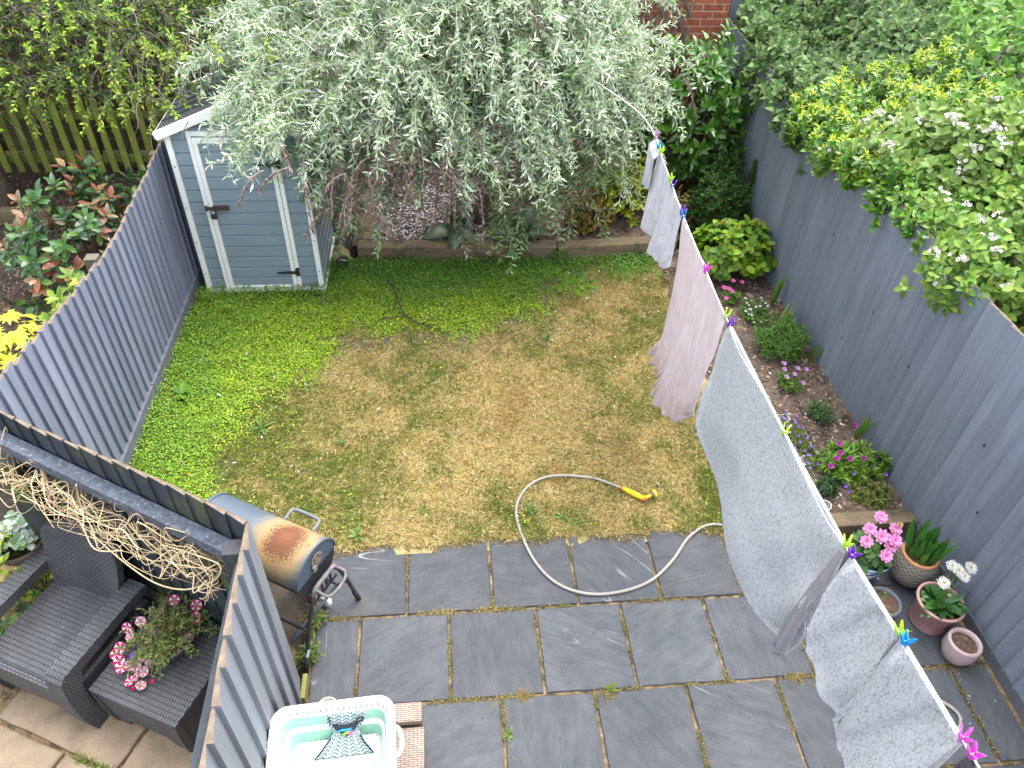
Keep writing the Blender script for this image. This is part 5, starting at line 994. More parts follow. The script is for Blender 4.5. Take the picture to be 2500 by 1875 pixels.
peg(2.365, 'lime', 'lime peg on the middle of the furthest grey sheet'); peg(2.30, 'purple', 'purple peg beside the lime one on the furthest grey sheet'); peg(1.98, 'purple', 'purple peg where the grey sheet meets the pink one'); peg(1.93, 'blue', 'blue peg at the far corner of the pink sheet')
peg(1.31, 'pink', 'pink peg on the middle of the pink fitted sheet'); peg(.84, 'lime', 'lime peg at the near corner of the pink sheet'); peg(.755, 'purple', 'purple peg at the far corner of the largest white cover')
peg(-.18, 'lime', 'lime peg alone on the middle of the largest white cover'); peg(-.925, 'lime', 'lime peg at the near corner of the largest white cover by the blue pot'); peg(-.985, 'purple', 'purple peg beside the blue and white flower pot')
peg(-1.385, 'lime', 'lime peg between the two nearest white covers'); peg(-1.43, 'blue', 'blue peg between the two nearest white covers'); peg(-1.815, 'pink', 'pink peg at the near corner of the nearest white cover'); peg(-1.875, 'pink', 'pink peg holding the dark knitted cloth')

# ================================================================ HOSE
M_hose = mat('hose_rubber', (.25, .235, .205), .5, .08, 20, spec=.4); M_yel = mat('yellow_plastic', (.80, .52, .01), .35, .05, 20); M_gry = mat('grey_plastic', (.12, .125, .13), .5, .1, 20); M_red = mat('red_plastic', (.55, .09, .05), .4, .05, 20)
t = empty('garden_hose', (1.7, .6, 0), 0, 'grey garden hose looping from lawn to patio with a yellow spray gun', 'hose')
hp = [(2.03, .985, .035), (1.95, 1.05, .026), (1.77, 1.14, .022), (1.46, 1.17, .022), (1.26, 1.07, .022), (1.15, .87, .022), (1.16, .64, .016), (1.24, .37, .013), (1.37, .18, .013), (1.56, .08, .013), (1.79, .07, .013), (2.04, .14, .013), (2.25, .30, .013), (2.43, .50, .014), (2.59, .60, .020), (2.73, .60, .020), (2.85, .50, .014), (2.95, .26, .013), (3.02, -.05, .013), (3.08, -.40, .013), (3.20, -.72, .013), (3.42, -.86, .013), (3.66, -.82, .013), (3.80, -.93, .013), (3.74, -1.04, .013), (3.5, -1.12, .013), (3.2, -1.4, .013), (2.9, -2.0, .013)]
m = MB(); m.tube(spline(hp, 10), .0118, 10); loc(m, 'hose_pipe', M_hose, t, True)
m = MB(); a = Vector((2.02, .995, .04)); b = Vector((2.165, .875, .05)); d = (b - a).normalized(); m.tube([a, a + d * .03, a + d * .035, a + d * .11, b], [.017, .017, .020, .022, .019], 12); e = Vector((2.235, .90, .06)); m.tube([b, b + (e - b) * .4, e], [.018, .013, .013], 12); loc(m, 'spray_gun', M_yel, t, True)
h = empty; f_ = (e - b).normalized(); m = MB(); m.tube([e - f_ * .005, e + f_ * .012], [.022, .030], 16); loc(m, 'nozzle_ring', M_gry, t, True)
m = MB(); m.tube([e + f_ * .012, e + f_ * .032, e + f_ * .036], [.031, .033, .029], 16); loc(m, 'nozzle_head', M_yel, t, True)
m = MB(); m.tube([b + Vector((0, -.012, -.005)), b + Vector((.004, -.02, .016))], .014, 12); m.tube([a - d * .012, a], .0185, 12); loc(m, 'trigger', M_red, t, True)

# ================================================================ BARBECUE
def rust_mat():
    m = bpy.data.materials.new('weathered_lid'); N, K, P = nodes(m); P.inputs['Specular IOR Level'].default_value = .35
    tc = N.new('ShaderNodeTexCoord'); mp = N.new('ShaderNodeMapping'); mp.inputs['Location'].default_value = (-.20, -.0, -.95); K.new(tc.outputs['Object'], mp.inputs[0]); sc_ = N.new('ShaderNodeVectorMath'); sc_.operation = 'MULTIPLY'; sc_.inputs[1].default_value = (1.0, .85, .55); K.new(mp.outputs[0], sc_.inputs[0]); ln = N.new('ShaderNodeVectorMath'); ln.operation = 'LENGTH'; K.new(sc_.outputs[0], ln.inputs[0])
    n1 = N.new('ShaderNodeTexNoise'); n1.inputs['Scale'].default_value = 7; n1.inputs['Detail'].default_value = 4; K.new(tc.outputs['Object'], n1.inputs[0]); n3 = N.new('ShaderNodeTexNoise'); n3.inputs['Scale'].default_value = 150; n3.inputs['Detail'].default_value = 3; K.new(tc.outputs['Object'], n3.inputs[0])
    a = N.new('ShaderNodeMath'); a.operation = 'MULTIPLY_ADD'; a.inputs[1].default_value = .10; K.new(n1.outputs[0], a.inputs[0]); K.new(ln.outputs['Value'], a.inputs[2]); b = N.new('ShaderNodeMath'); b.operation = 'MULTIPLY_ADD'; b.inputs[1].default_value = .26; K.new(n3.outputs[0], b.inputs[0]); K.new(a.outputs[0], b.inputs[2])
    r = N.new('ShaderNodeValToRGB'); K.new(b.outputs[0], r.inputs[0]); e = r.color_ramp.elements
    e[0].position = .20; e[0].color = (.15, .058, .024, 1); e[1].position = .275; e[1].color = (.095, .036, .018, 1)
    for p_, c_ in ((.31, (.33, .21, .09, 1)), (.355, (.20, .155, .085, 1)), (.395, (.105, .12, .125, 1)), (.45, (.070, .090, .115, 1))): q = e.new(p_); q.color = c_
    K.new(r.outputs[0], P.inputs['Base Color']); rr = N.new('ShaderNodeMapRange'); rr.inputs[1].default_value = .3; rr.inputs[2].default_value = .44; rr.inputs[3].default_value = .85; rr.inputs[4].default_value = .36; K.new(b.outputs[0], rr.inputs[0]); K.new(rr.outputs[0], P.inputs['Roughness'])
    bp = N.new('ShaderNodeBump'); bp.inputs['Strength'].default_value = .25; bp.inputs['Distance'].default_value = .006; n2_ = N.new('ShaderNodeTexNoise'); n2_.inputs['Scale'].default_value = 45; K.new(tc.outputs['Object'], n2_.inputs[0]); K.new(n2_.outputs[0], bp.inputs['Height']); K.new(bp.outputs[0], P.inputs['Normal']); return m
M_lid = rust_mat(); M_cap = mat('bbq_blue_paint', (.055, .075, .10), .42, .15, 15, spec=.4); M_tray = mat('bbq_black', (.018, .019, .021), .5, .3, 25, col2=(.07, .045, .03), c2scale=9, c2lo=.6, c2hi=.7); M_tube = mat('chipped_tube', (.10, .10, .11), .5, .3, 30, col2=(.20, .13, .09), c2scale=22, c2lo=.54, c2hi=.62); M_vent = mat('vent_plate', (.17, .14, .11), .7, .3, 40)
ang = math.atan2(.5, -.866)
t = empty('barrel_barbecue', (-.175, -.11, 0), ang, 'rusty blue barrel barbecue with black tube legs behind the fence corner', 'barbecue')
BR, BL, BZ = .185, .80, .765
def half(m, a0, a1, r, x0, x1, n=24, w_=0):
    vs = []; 
    for x_ in (x0, x1):
        for i in range(n + 1):
            q = a0 + (a1 - a0) * i / n; vs.append((x_, r * math.cos(q), BZ + r * math.sin(q)))
    m.add(vs, [(i, i + 1, n + 2 + i, n + 1 + i) for i in range(n)]); return vs
def cap(m, a0, a1, r, x_, n=24):
    vs = [(x_, r * math.cos(a0 + (a1 - a0) * i / n), BZ + r * math.sin(a0 + (a1 - a0) * i / n)) for i in range(n + 1)]; m.add(vs, [tuple(range(n + 1))])
# local y axis: toward the fence (negative) / lawn (positive): flip so that +y faces the lawn
FY = -1
m = MB(); m.smooth = True; half(m, -.02, PI + .02, BR, 0.012, BL - .012, 32); half(m, -.02, PI + .02, BR + .005, 0.0, .02, 32); half(m, -.02, PI + .02, BR + .005, BL - .02, BL, 32); lid = m.build('lid', M_lid, t)
m = MB(); cap(m, -.02, PI + .02, BR + .004, .004); cap(m, -.02, PI + .02, BR + .004, BL - .004); m.tube([(.0, (BR + .003) * math.cos(q), BZ + (BR + .003) * math.sin(q)) for q in np.linspace(0, PI, 20)], .005, 6); o = m.build('end_cap', M_cap, lid)
m = MB(); half(m, PI + .02, 2 * PI - .02, BR - .004, .01, BL - .01, 24); cap(m, PI + .02, 2 * PI - .02, BR - .004, .012); cap(m, PI + .02, 2 * PI - .02, BR - .004, BL - .012); m.box((BL / 2, 0, BZ - .008), (BL - .03, 2 * BR - .02, .006)); m.build('fire_tray', M_tray, t)
m = MB(); M_x = Matrix(((0, 0, -1), (0, 1, 0), (1, 0, 0)))
m.lathe([(.0005, .003), (.047, .003), (.05, 0)], 24, M_x, (-.002, -.01, BZ + .085)); m.box((-.012, .03, BZ + .045), (.012, .03, .04)); v_ = m.build('vent', M_vent, lid)
m = MB()
for q in range(5):
    if q != 3: m.lathe([(.0005, .0), (.009, 0)], 12, M_x, (-.0075, -.01 + .029 * math.cos(q * 1.257 + .6), BZ + .085 + .029 * math.sin(q * 1.257 + .6)))
m.build('vent_hole', M_black, lid)
m = MB(); yy = -BR; m.tube(spline([(.16, yy + .004, BZ + .05), (.16, yy - .06, BZ + .06), (.19, yy - .085, BZ + .06), (.34, yy - .085, BZ + .06), (.37, yy - .06, BZ + .06), (.37, yy + .004, BZ + .05)], 6), .0125, 10); m.build('lid_handle', M_gry, lid, True)
for s_, fx in ((-1, .0), (1, .0)):
    m = MB(); m.tube(spline([(-.03, s_ * .10, BZ - .10), (-.035, s_ * .135, BZ - .16), (-.02, s_ * .20, .40), (fx, s_ * .30, .0)], 6), .0145, 10); l_ = m.build('leg', M_metal_dark, t, True)
    m = MB(); m.tube([(-.008, s_ * .262, .15), (fx, s_ * .302, -.004)], .0185, 10); m.build('rubber_foot', M_black, l_, True)
    m = MB(); m.tube(spline([(BL - .1, s_ * .15, BZ - .10), (BL - .07, s_ * .2, .4), (BL - .05, s_ * .28, .06)], 5), .0145, 10); m.build('leg', M_metal_dark, t, True)
m = MB(); m.tube(spline([(-.03, -.115, BZ - .12), (-.036, -.09, BZ - .075), (-.036, .0, BZ - .07), (-.036, .09, BZ - .075), (-.03, .115, BZ - .12)], 6), .0155, 10); m.build('frame_bar', M_tube, t, True)
m = MB(); m.tube(spline([(-.035, -.095, BZ - .075), (-.115, -.10, BZ - .085), (-.145, -.05, BZ - .09), (-.145, .05, BZ - .09), (-.12, .095, BZ - .085), (-.035, .09, BZ - .075)], 6), .011, 8); m.build('side_handle', M_tube, t, True)
m = MB()
for q in range(4): m.box((-.022, -.065 + q * .042, BZ - .15), (.006, .020, .13))
m.box((-.022, 0, BZ - .21), (.008, .24, .02)); m.build('ash_grille', M_tray, t)
m = MB(); m.tube([(-.02, -.21, .36), (.05, -.18, .31), (BL - .08, -.20, .31)], .010, 8); m.tube([(-.02, .21, .36), (.05, .18, .31), (BL - .08, .20, .31)], .010, 8); m.tube([(.05, -.18, .31), (.05, .18, .31)], .010, 8); m.build('lower_frame', M_metal_dark, t, True)
m = MB(); m.tube([(.17, -.16, .09), (.17, .20, .09)], .014, 8); w_ = m.build('axle', M_cap, t, True)
m = MB(); m.lathe([(.0005, .02), (.05, .016), (.058, .004), (.058, -.012), (.04, -.02), (.0005, -.02)], 20, Matrix(((1, 0, 0), (0, 0, -1), (0, 1, 0))), (.17, -.155, .075)); m.build('wheel', M_white, t, True)
M_stick = mat('leg_sticker', (.62, .64, .66), .4, .0); m = MB(); m.tube([(-.0125, .242, .225), (-.0095, .260, .16)], .0158, 10, False); st_ = m.build('sticker', M_stick, l_.parent)
m = MB()
for q in range(6): m.box((-.0268, .2425 + .0028 * q, .217 - .0105 * q), (.0015, .012 if q % 2 else .007, .0042))
m.build('print_mark', M_black, st_)
# weeds at the foot of the fence under the barbecue
for (px, py, lb) in ((-.30, -.02, 'leafy weeds under the barrel barbecue beside its near leg'), (-.34, .28, 'leafy weeds under the middle of the barbecue'), (-.31, -.27, 'reddish green weeds between fence and barbecue leg')):
    c, a = blob_points(26, (0, 0, .04), (.06, .09, .10), .3, .6, 3, -.2); shrub('weed', lb, (px, py, 0), 'weed', c, unit(a + [0, 0, .8]), 6, .055, .018, [(.09, .17, .03), (.12, .21, .04), (.14, .12, .04)], M_leaf, LANCE, (20, 80), stems=False, group='weeds in the lawn and joints')
print('laundry bbq ok')

# ================================================================ FLOWER POTS
M_terra = mat('terracotta', (.42, .19, .09), .8, .15, 20); M_potsoil = mat('pot_soil', (.105, .066, .042), .95, .5, 30, bump=.8, bscale=60, bdist=.02, col2=(.20, .135, .08), c2scale=45, c2lo=.56, c2hi=.64)
M_glazeW = mat('white_glaze', (.62, .66, .70), .18, .05, 8, spec=.6); M_pinkpot = mat('dusty_pink_glaze', (.225, .125, .12), .38, .12, 12, spec=.45); M_pinkrim = mat('pink_rim', (.40, .24, .215), .4, .1, 12); M_palepink = mat('pale_pink_glaze', (.40, .30, .30), .3, .08, 14, spec=.5); M_slatepot = mat('grey_rubber', (.095, .105, .115), .55, .15, 14)
def blue_mat():
    m = bpy.data.materials.new('blue_pattern'); N, K, P = nodes(m); P.inputs['Roughness'].default_value = .15; tc = N.new('ShaderNodeTexCoord'); a = N.new('ShaderNodeTexNoise'); a.inputs['Scale'].default_value = 15; a.inputs['Distortion'].default_value = 2.6; a.inputs['Detail'].default_value = 2; K.new(tc.outputs['Object'], a.inputs[0]); r = N.new('ShaderNodeMapRange'); r.inputs[1].default_value = .48; r.inputs[2].default_value = .51; K.new(a.outputs[0], r.inputs[0]); x = N.new('ShaderNodeMix'); x.data_type = 'RGBA'; K.new(r.outputs[0], x.inputs[0]); x.inputs[6].default_value = (.016, .055, .26, 1); x.inputs[7].default_value = (.55, .60, .66, 1); K.new(x.outputs[2], P.inputs['Base Color']); return m
M_blue = blue_mat(); M_bluerim = mat('blue_rim', (.03, .10, .36), .2, .25, 30)
def ring_mat():
    m = bpy.data.materials.new('carved_stoneware'); N, K, P = nodes(m); P.inputs['Roughness'].default_value = .7; uv = N.new('ShaderNodeTexCoord')
    # interlaced wave bands: distance to two opposed sine bands in (angle, height)
    sp_ = N.new('ShaderNodeSeparateXYZ'); K.new(uv.outputs['Object'], sp_.inputs[0]); at = N.new('ShaderNodeMath'); at.operation = 'ARCTAN2'; K.new(sp_.outputs[1], at.inputs[0]); K.new(sp_.outputs[0], at.inputs[1])
    def M2(op, a, b=None, c=None):
        x = N.new('ShaderNodeMath'); x.operation = op
        for i, q in enumerate((a, b, c)):
            if q is None: continue
            if isinstance(q, (int, float)): x.inputs[i].default_value = q
            else: K.new(q, x.inputs[i])
        return x.outputs[0]
    s_ = M2('SINE', M2('MULTIPLY', at.outputs[0], 9)); cell = M2('MULTIPLY', sp_.outputs[2], 15.5); out = None
    for sg in (1, -1):
        for ph in (0., .5):
            v = M2('ABSOLUTE', M2('SUBTRACT', M2('FRACT', M2('ADD', M2('MULTIPLY_ADD', s_, .23 * sg, cell), ph)), .5)); out = v if out is None else M2('MINIMUM', out, v)
    r = N.new('ShaderNodeMapRange'); r.inputs[1].default_value = .03; r.inputs[2].default_value = .075; K.new(out, r.inputs[0]); x = N.new('ShaderNodeMix'); x.data_type = 'RGBA'; K.new(r.outputs[0], x.inputs[0]); x.inputs[6].default_value = (.30, .265, .22, 1); x.inputs[7].default_value = (.145, .125, .10, 1); K.new(x.outputs[2], P.inputs['Base Color'])
    bp = N.new('ShaderNodeBump'); bp.inputs['Strength'].default_value = .7; bp.inputs['Distance'].default_value = .008; bp.invert = True; K.new(r.outputs[0], bp.inputs['Height']); K.new(bp.outputs[0], P.inputs['Normal']); return m
M_carved = ring_mat()
def pot(label, loc_, prof, body, rim_prof, rim, zs, rs):
    t = empty('flower_pot', loc_, 0, label, 'flower pot'); m = MB(); m.smooth = True; m.lathe(prof, 48); m.build('pot_body', body, t); m = MB(); m.smooth = True; m.lathe(rim_prof, 48); m.build('rim', rim, t)
    m = MB(); k = 40; m.lathe([(rs, zs - .004), (rs * .7, zs + .004), (rs * .35, zs + .002), (.001, zs + .006)], k); m.build('potting_soil', M_potsoil, t); return t
# blue and white pot with dahlia
t = pot('blue and white patterned pot of pink dahlias in front of the sleeper', (3.62, .12, 0), [(.0, 0), (.085, 0), (.092, .012), (.108, .08), (.130, .17), (.148, .235)], M_blue, [(.148, .235), (.156, .245), (.154, .252), (.140, .252), (.132, .242), (.126, .20)], M_glazeW, .215, .128)
m = MB(); m.smooth = True; m.lathe([(.153, .2535), (.139, .2535), (.134, .244)], 48); m.build('rim_band', M_bluerim, t)
c, a = blob_points(26, (-.01, -.01, .31), (.12, .12, .09), .2, .4, 41, -.3); a = unit(a + [0, -.2, .8]); P, D, N = rosettes(c, a, 7, (50, 95), .3, .04); n = len(P)
leaf_mesh('foliage', P, D, N, .095 * RNG.uniform(.7, 1.15, n), .055, jitcol(n, [(.055, .14, .03), (.075, .17, .035), (.045, .115, .025)]), M_leaf, t, OVAL, .25, .35)
s = MB(); s.col = (.12, .10, .05); DH = ((-.11, -.03, .44), (.0, -.01, .46), (.05, -.07, .43), (.075, -.055, .47), (.10, .02, .50), (.03, .11, .52), (-.06, .05, .47), (.0, -.13, .40), (.09, -.03, .45))
dp = lambda i, ly: ((.62, .20, .42), (.68, .27, .52))
for i, q in enumerate(DH):
    s.tube([(q[0] * .3, q[1] * .3, .21), (q[0] * .8, q[1] * .8, .36), q], .0035, 5, False)
    daisy(t, q, (q[0] * 1.5 - .2, -.45 + q[1], 1), 9, .052 if i != 1 else .060, .028, dp, (.55, .06, .07) if i not in (4, 5) else (.62, .36, .10), .26, OVAL, 2, 72, 'flower')
daisy(t, (.125, .03, .53), (-.1, -.3, 1), 10, .028, .016, ((.55, .30, .10), (.62, .40, .16)), (.5, .3, .1), .4, OVAL, 2, 45, 'flower'); s.build('stems', M_twig, t)
# carved stoneware pot with canna leaves
t = pot('carved taupe stoneware pot with orange rim and upright green leaves', (3.965, .07, 0), [(.0, 0), (.085, 0), (.10, .01), (.142, .07), (.160, .13), (.156, .19), (.140, .25), (.128, .275)], M_carved, [(.128, .275), (.130, .285), (.121, .292), (.108, .290), (.106, .25)], M_terra, .235, .108)
P = np.concatenate([RNG.normal(0, .04, (34, 2)), np.full((34, 1), .24)], 1); D = np.column_stack([P[:, 0] * 1.6 + RNG.normal(0, .06, 34), P[:, 1] * 1.6 + RNG.normal(.04, .06, 34), np.full(34, 1.)]); Nn = np.column_stack([-P[:, 0] + RNG.normal(-.3, .5, 34), -P[:, 1] - .5 + RNG.normal(0, .4, 34), np.full(34, .3)])
leaf_mesh('foliage', P, D, Nn, RNG.uniform(.14, .31, 34), RNG.uniform(.038, .055, 34), jitcol(34, [(.035, .12, .02), (.05, .15, .025), (.065, .17, .03)], amp=.12), M_gloss, t, ((.15, .5), (.45, 1.), (.75, .8)), .3, .10)
# dusty pink pot with white gerbera
t = pot('large dusty pink pot of white gerberas against the right fence', (3.945, -.285, 0), [(.0, 0), (.118, 0), (.126, .01), (.126, .022), (.120, .03), (.128, .10), (.140, .20), (.146, .225)], M_pinkpot, [(.146, .225), (.156, .230), (.158, .242), (.150, .248), (.140, .246), (.136, .21)], M_pinkrim, .20, .137)
m = MB(); m.col = (1, 1, 1)      # little raised dragonflies on the body
for k in range(7):
    q0 = -2.7 + k * .52; zz = .085 + .055 * (k % 2)
    for (du, dz, ln, an) in ((0, 0, .05, .9), (.0, .0, .04, 2.2), (.008, .006, .035, .2), (-.006, -.004, .035, 2.9)):
        q = q0 + du / .132; r_ = .1285 + (zz - .03) * .11; c_ = Vector((r_ * math.cos(q), r_ * math.sin(q), zz + dz)); tg = Vector((-math.sin(q), math.cos(q), 0)); d_ = tg * math.cos(an) + Vector((0, 0, 1)) * math.sin(an)
        m.tube([c_ - d_ * ln / 2, c_, c_ + d_ * ln / 2], [.001, .003, .001], 5)
m.build('relief', M_pinkpot, t)
n = 40; P, D, N = rosettes([(0, 0, .215)], [(0, 0, 1)], n, (30, 84), .5); leaf_mesh('foliage', P, D, N, RNG.uniform(.10, .17, n), RNG.uniform(.055, .078, n), jitcol(n, [(.022, .08, .014), (.03, .10, .018), (.04, .12, .022)], amp=.12), M_gloss, t, ROUND, .35, .5)
s = MB(); s.col = (.10, .16, .05); wp = ((.62, .62, .58), (.66, .66, .63))
for q in ((.045, .125, .47), (.065, .085, .475), (.14, .085, .50), (.09, .05, .46), (-.06, .02, .44)):
    s.tube(spline([(q[0] * .2, q[1] * .2, .21), (q[0] * .6, q[1] * .6, .36), q], 4), .0045, 6, False); daisy(t, q, (q[0] - .15, q[1] - .45, 1), 21, .048, .0095, wp, (.42, .34, .08), .27, OVAL, 1, 78, 'flower'); daisy(t, (q[0], q[1], q[2] + .003), (q[0] - .15, q[1] - .45, 1), 14, .034, .008, wp, (.42, .34, .08), .36, OVAL, 1, 66, 'flower')
s.tube(spline([(.0, 0, .21), (.0, -.01, .33), (-.015, -.03, .36)], 4), .004, 6, False); s.build('stems', M_twig, t); m = MB(); m.col = (.35, .38, .12); m.smooth = True; m.lathe([(.0, -.012), (.012, -.004), (.013, .006), (.006, .014), (.0005, .016)], 10, None, (-.015, -.03, .365)); m.build('bud', M_petal, t)
pot('small pale pink glazed pot holding only bare soil, nearest of the pots', (4.0, -.55, 0), [(.0, 0), (.072, 0), (.085, .008), (.108, .07), (.112, .12), (.108, .165)], M_palepink, [(.108, .165), (.107, .178), (.098, .184), (.086, .180), (.082, .15)], M_palepink, .150, .085)
t = pot('low grey pot of bare soil half hidden behind the hanging laundry', (3.625, -.19, 0), [(.0, 0), (.085, 0), (.10, .01), (.118, .10), (.120, .115)], M_slatepot, [(.120, .115), (.123, .125), (.115, .132), (.102, .130), (.098, .10)], M_slatepot, .105, .101)
P, D, N = rosettes([(.03, .06, .11)], [(.2, 0, .6)], 5, (30, 80)); leaf_mesh('seedling', P, D, N, .04, .014, (.10, .20, .04), M_leaf, t, LANCE)
t = empty('flower_pot', (-.15, -.655, 0), 0, 'small cream pot behind the laundry basket beside the short fence', 'flower pot'); m = MB(); m.smooth = True; m.lathe([(.0, 0), (.04, 0), (.058, .07), (.063, .095), (.065, .105), (.060, .107), (.056, .095), (.045, .03), (.0005, .025)], 36); m.build('pot_body', mat('cream_glaze', (.52, .49, .43), .4, .1, 12), t)
# white petals dropped on the slabs
n = 46; x, y = scatter(n, 3.2, 4.12, -1.5, .2); tag(leaf_mesh('fallen_petals', np.column_stack([x, y, np.full(n, .008)]), np.column_stack([RNG.normal(0, 1, n), RNG.normal(0, 1, n), np.zeros(n)]), np.tile([0, 0, 1.], (n, 1)), RNG.uniform(.008, .026, n), RNG.uniform(.005, .011, n), jitcol(n, [(.7, .7, .66), (.5, .48, .4)]), M_petal, st=ONE), 'tiny pale petals dropped on the slabs near the pots', 'petals', kind='stuff')

# ================================================================ WICKER
def weave(name, c1, c2, bw, rh, mort, bump=.8, rough=.55):
    m = bpy.data.materials.new(name); N, K, P = nodes(m); P.inputs['Roughness'].default_value = rough; uv = N.new('ShaderNodeUVMap'); uv.uv_map = 'UVMap'; b = N.new('ShaderNodeTexBrick')
    b.inputs['Scale'].default_value = 1; b.inputs['Brick Width'].default_value = bw; b.inputs['Row Height'].default_value = rh; b.inputs['Mortar Size'].default_value = mort; b.inputs['Mortar Smooth'].default_value = .6; b.inputs['Color1'].default_value = (*c1, 1); b.inputs['Color2'].default_value = tuple(x * .86 for x in c1) + (1,); b.inputs['Mortar'].default_value = (*c2, 1); K.new(uv.outputs[0], b.inputs[0])
    nz = N.new('ShaderNodeTexNoise'); nz.inputs['Scale'].default_value = 6; nz.inputs['Detail'].default_value = 6; K.new(uv.outputs[0], nz.inputs[0]); r = N.new('ShaderNodeMapRange'); r.inputs[1].default_value = .35; r.inputs[2].default_value = .72; r.inputs[3].default_value = .85; r.inputs[4].default_value = 1.3; K.new(nz.outputs[0], r.inputs[0]); x = N.new('ShaderNodeMix'); x.data_type = 'RGBA'; x.blend_type = 'MULTIPLY'; x.inputs[0].default_value = 1; K.new(b.outputs[0], x.inputs[6]); K.new(r.outputs[0], x.inputs[7]); K.new(x.outputs[2], P.inputs['Base Color'])
    bp = N.new('ShaderNodeBump'); bp.inputs['Strength'].default_value = bump; bp.inputs['Distance'].default_value = .005; bp.invert = True; K.new(b.outputs['Fac'], bp.inputs['Height']); K.new(bp.outputs[0], P.inputs['Normal']); return m
M_wick = weave('charcoal_wicker', (.078, .082, .090), (.018, .019, .021), .032, .017, .0032); M_wickt = weave('charcoal_wicker_top', (.085, .089, .098), (.014, .015, .017), .017, .030, .0032); M_brn = weave('brown_wicker', (.30, .225, .18), (.09, .06, .045), .045, .0115, .0022)
# armchair: local x to the sitter's right (towards the dark fence), local y backward
def place(t, ox, oy, ax, ay): t.location = (ox, oy, 0); t.rotation_euler = (0, 0, math.atan2(ay, ax))
t = empty('wicker_armchair', (0, 0, 0), 0, 'charcoal wicker armchair on the neighbour sandstone patio', 'armchair')
# local axes: X = from left arm to right arm, Y = toward the back
AW, AD = .76, .68
def armleg(xc):
    m = MB(); hw_ = .060
    poly = [(.0, .0), (.085, .0), (.075, .14), (.065, .30), (.07, .45), (.11, .535), (.63, .545), (.665, .575), (.655, .605), (.50, .615), (.02, .612), (-.02, .585), (-.03, .50), (-.04, .36), (-.035, .22), (-.02, .10)]
    m.prism(poly, hw_ * 2, lambda a, b, q: (xc - hw_ + q, a, b)); return m
armleg(.043).build('armrest', M_wickt, t); armleg(AW - .043).build('armrest', M_wickt, t)
m = MB(); m.box((AW / 2, .32, .395), (AW - .18, .60, .045), None, .012); m.build('seat', M_wickt, t)
m = MB(); m.prism([(-.012, .405), (.03, .41), (.04, .12), (.02, .10), (-.005, .14), (-.022, .26)], AW - .175, lambda a, b, q: (.088 + q, a, b)); m.build('front_apron', M_wick, t)
m = MB(); nu, nv = 16, 10; vs = []
for layer in (0, .05):
    for j in range(nv + 1):
        v = j / nv; z_ = .30 + .62 * v; hwd = .245 + .05 * v - .03 * max(0, v - .85) * 6.6
        for i in range(nu + 1):
            u = -1 + 2 * i / nu; vs.append((AW / 2 + u * hwd, .545 + .14 * v + layer + .045 * (u * u) * -1, z_ - .05 * abs(u) ** 3 * (v > .5) * v))
W1 = nu + 1; o0 = W1 * (nv + 1); F = []
for j in range(nv):
    for i in range(nu): k = j * W1 + i; F += [(k, k + 1, k + W1 + 1, k + W1), (o0 + k, o0 + k + W1, o0 + k + W1 + 1, o0 + k + 1)]
for i in range(nu): k = nv * W1 + i; F.append((k, k + 1, o0 + k + 1, o0 + k))
for j in range(nv): k = j * W1; F.append((k, k + W1, o0 + k + W1, o0 + k)); k += nu; F.append((k + W1, k, o0 + k, o0 + k + W1))
m.add(vs, F); m.build('backrest', M_wick, t)
for xc in (.06, AW - .06):
    m = MB(); m.box((xc, .62, .21), (.07, .07, .42), None, .008); m.build('leg', M_wick, t)
    m = MB(); m.box((xc, .32, .235), (.035, .52, .25), None, .006); m.build('side_panel', M_wick, t)
# front right foot sits at (-1.53,-.62); X axis points from the left arm to the right arm
ex = Vector((.905, -.425, 0)); ey = Vector((.425, .905, 0)); foot = Vector((-1.53, -.635, 0)); org = foot - ex * AW; place(t, org.x, org.y, ex.x, ex.y)
t = empty('wicker_table', (0, 0, 0), 0, 'low square charcoal wicker table beside the armchair', 'table'); TW, TD_ = .60, .60
m = MB(); m.box((TW / 2, TD_ / 2, .385), (TW, TD_, .035), None, .010); m.build('tabletop', M_wickt, t)
def side(fn, L):
    m = MB(); ar = [(L - .13 + 0., .0), (L - .15, .05), (L * .72, .085), (L * .28, .085), (.15, .05), (.13, .0)]; m.prism([(.018, 0), (.0, .2), (.0, .368), (L, .368), (L, .2), (L - .018, 0)] + ar, .03, fn); return m
side(lambda a, b, q: (a, .004 + q + .02 * (1 - b / .4), b), TW).build('side_panel', M_wick, t); side(lambda a, b, q: (a, TD_ - .004 - q - .02 * (1 - b / .4), b), TW).build('side_panel', M_wick, t)
side(lambda a, b, q: (TW - .004 - q - .02 * (1 - b / .4), a, b), TD_).build('side_panel', M_wick, t); side(lambda a, b, q: (.004 + q + .02 * (1 - b / .4), a, b), TD_).build('side_panel', M_wick, t)
place(t, -1.465, -.595, .905, -.425)
# petunia pot on the table
t = empty('petunia_pot', (-1.055, -.36, .403), 0, 'dark pot of trailing striped pink petunias on the wicker table', 'potted plant'); m = MB(); m.smooth = True; m.lathe([(.0, 0), (.10, 0), (.14, .10), (.155, .125), (.160, .132), (.150, .136), (.142, .12)], 36); m.build('pot_body', M_slatepot, t)
m = MB(); m.lathe([(.142, .108), (.07, .118), (.0005, .112)], 30); m.build('potting_soil', M_potsoil, t)
s = MB(); s.col = (.16, .13, .06); tips = []
for i in range(110):
    ph = RNG.uniform(0, 6.28); lean = RNG.uniform(.2, 1.3); p = shoot_path((RNG.normal(0, .05), RNG.normal(0, .05), .115), (math.cos(ph) * lean, math.sin(ph) * lean, .8), RNG.uniform(.14, .27), 8, 6, 1.5); p[:, 2] = np.maximum(p[:, 2], .015); s.tube(p, .0022, 4, False); tips.append(p)
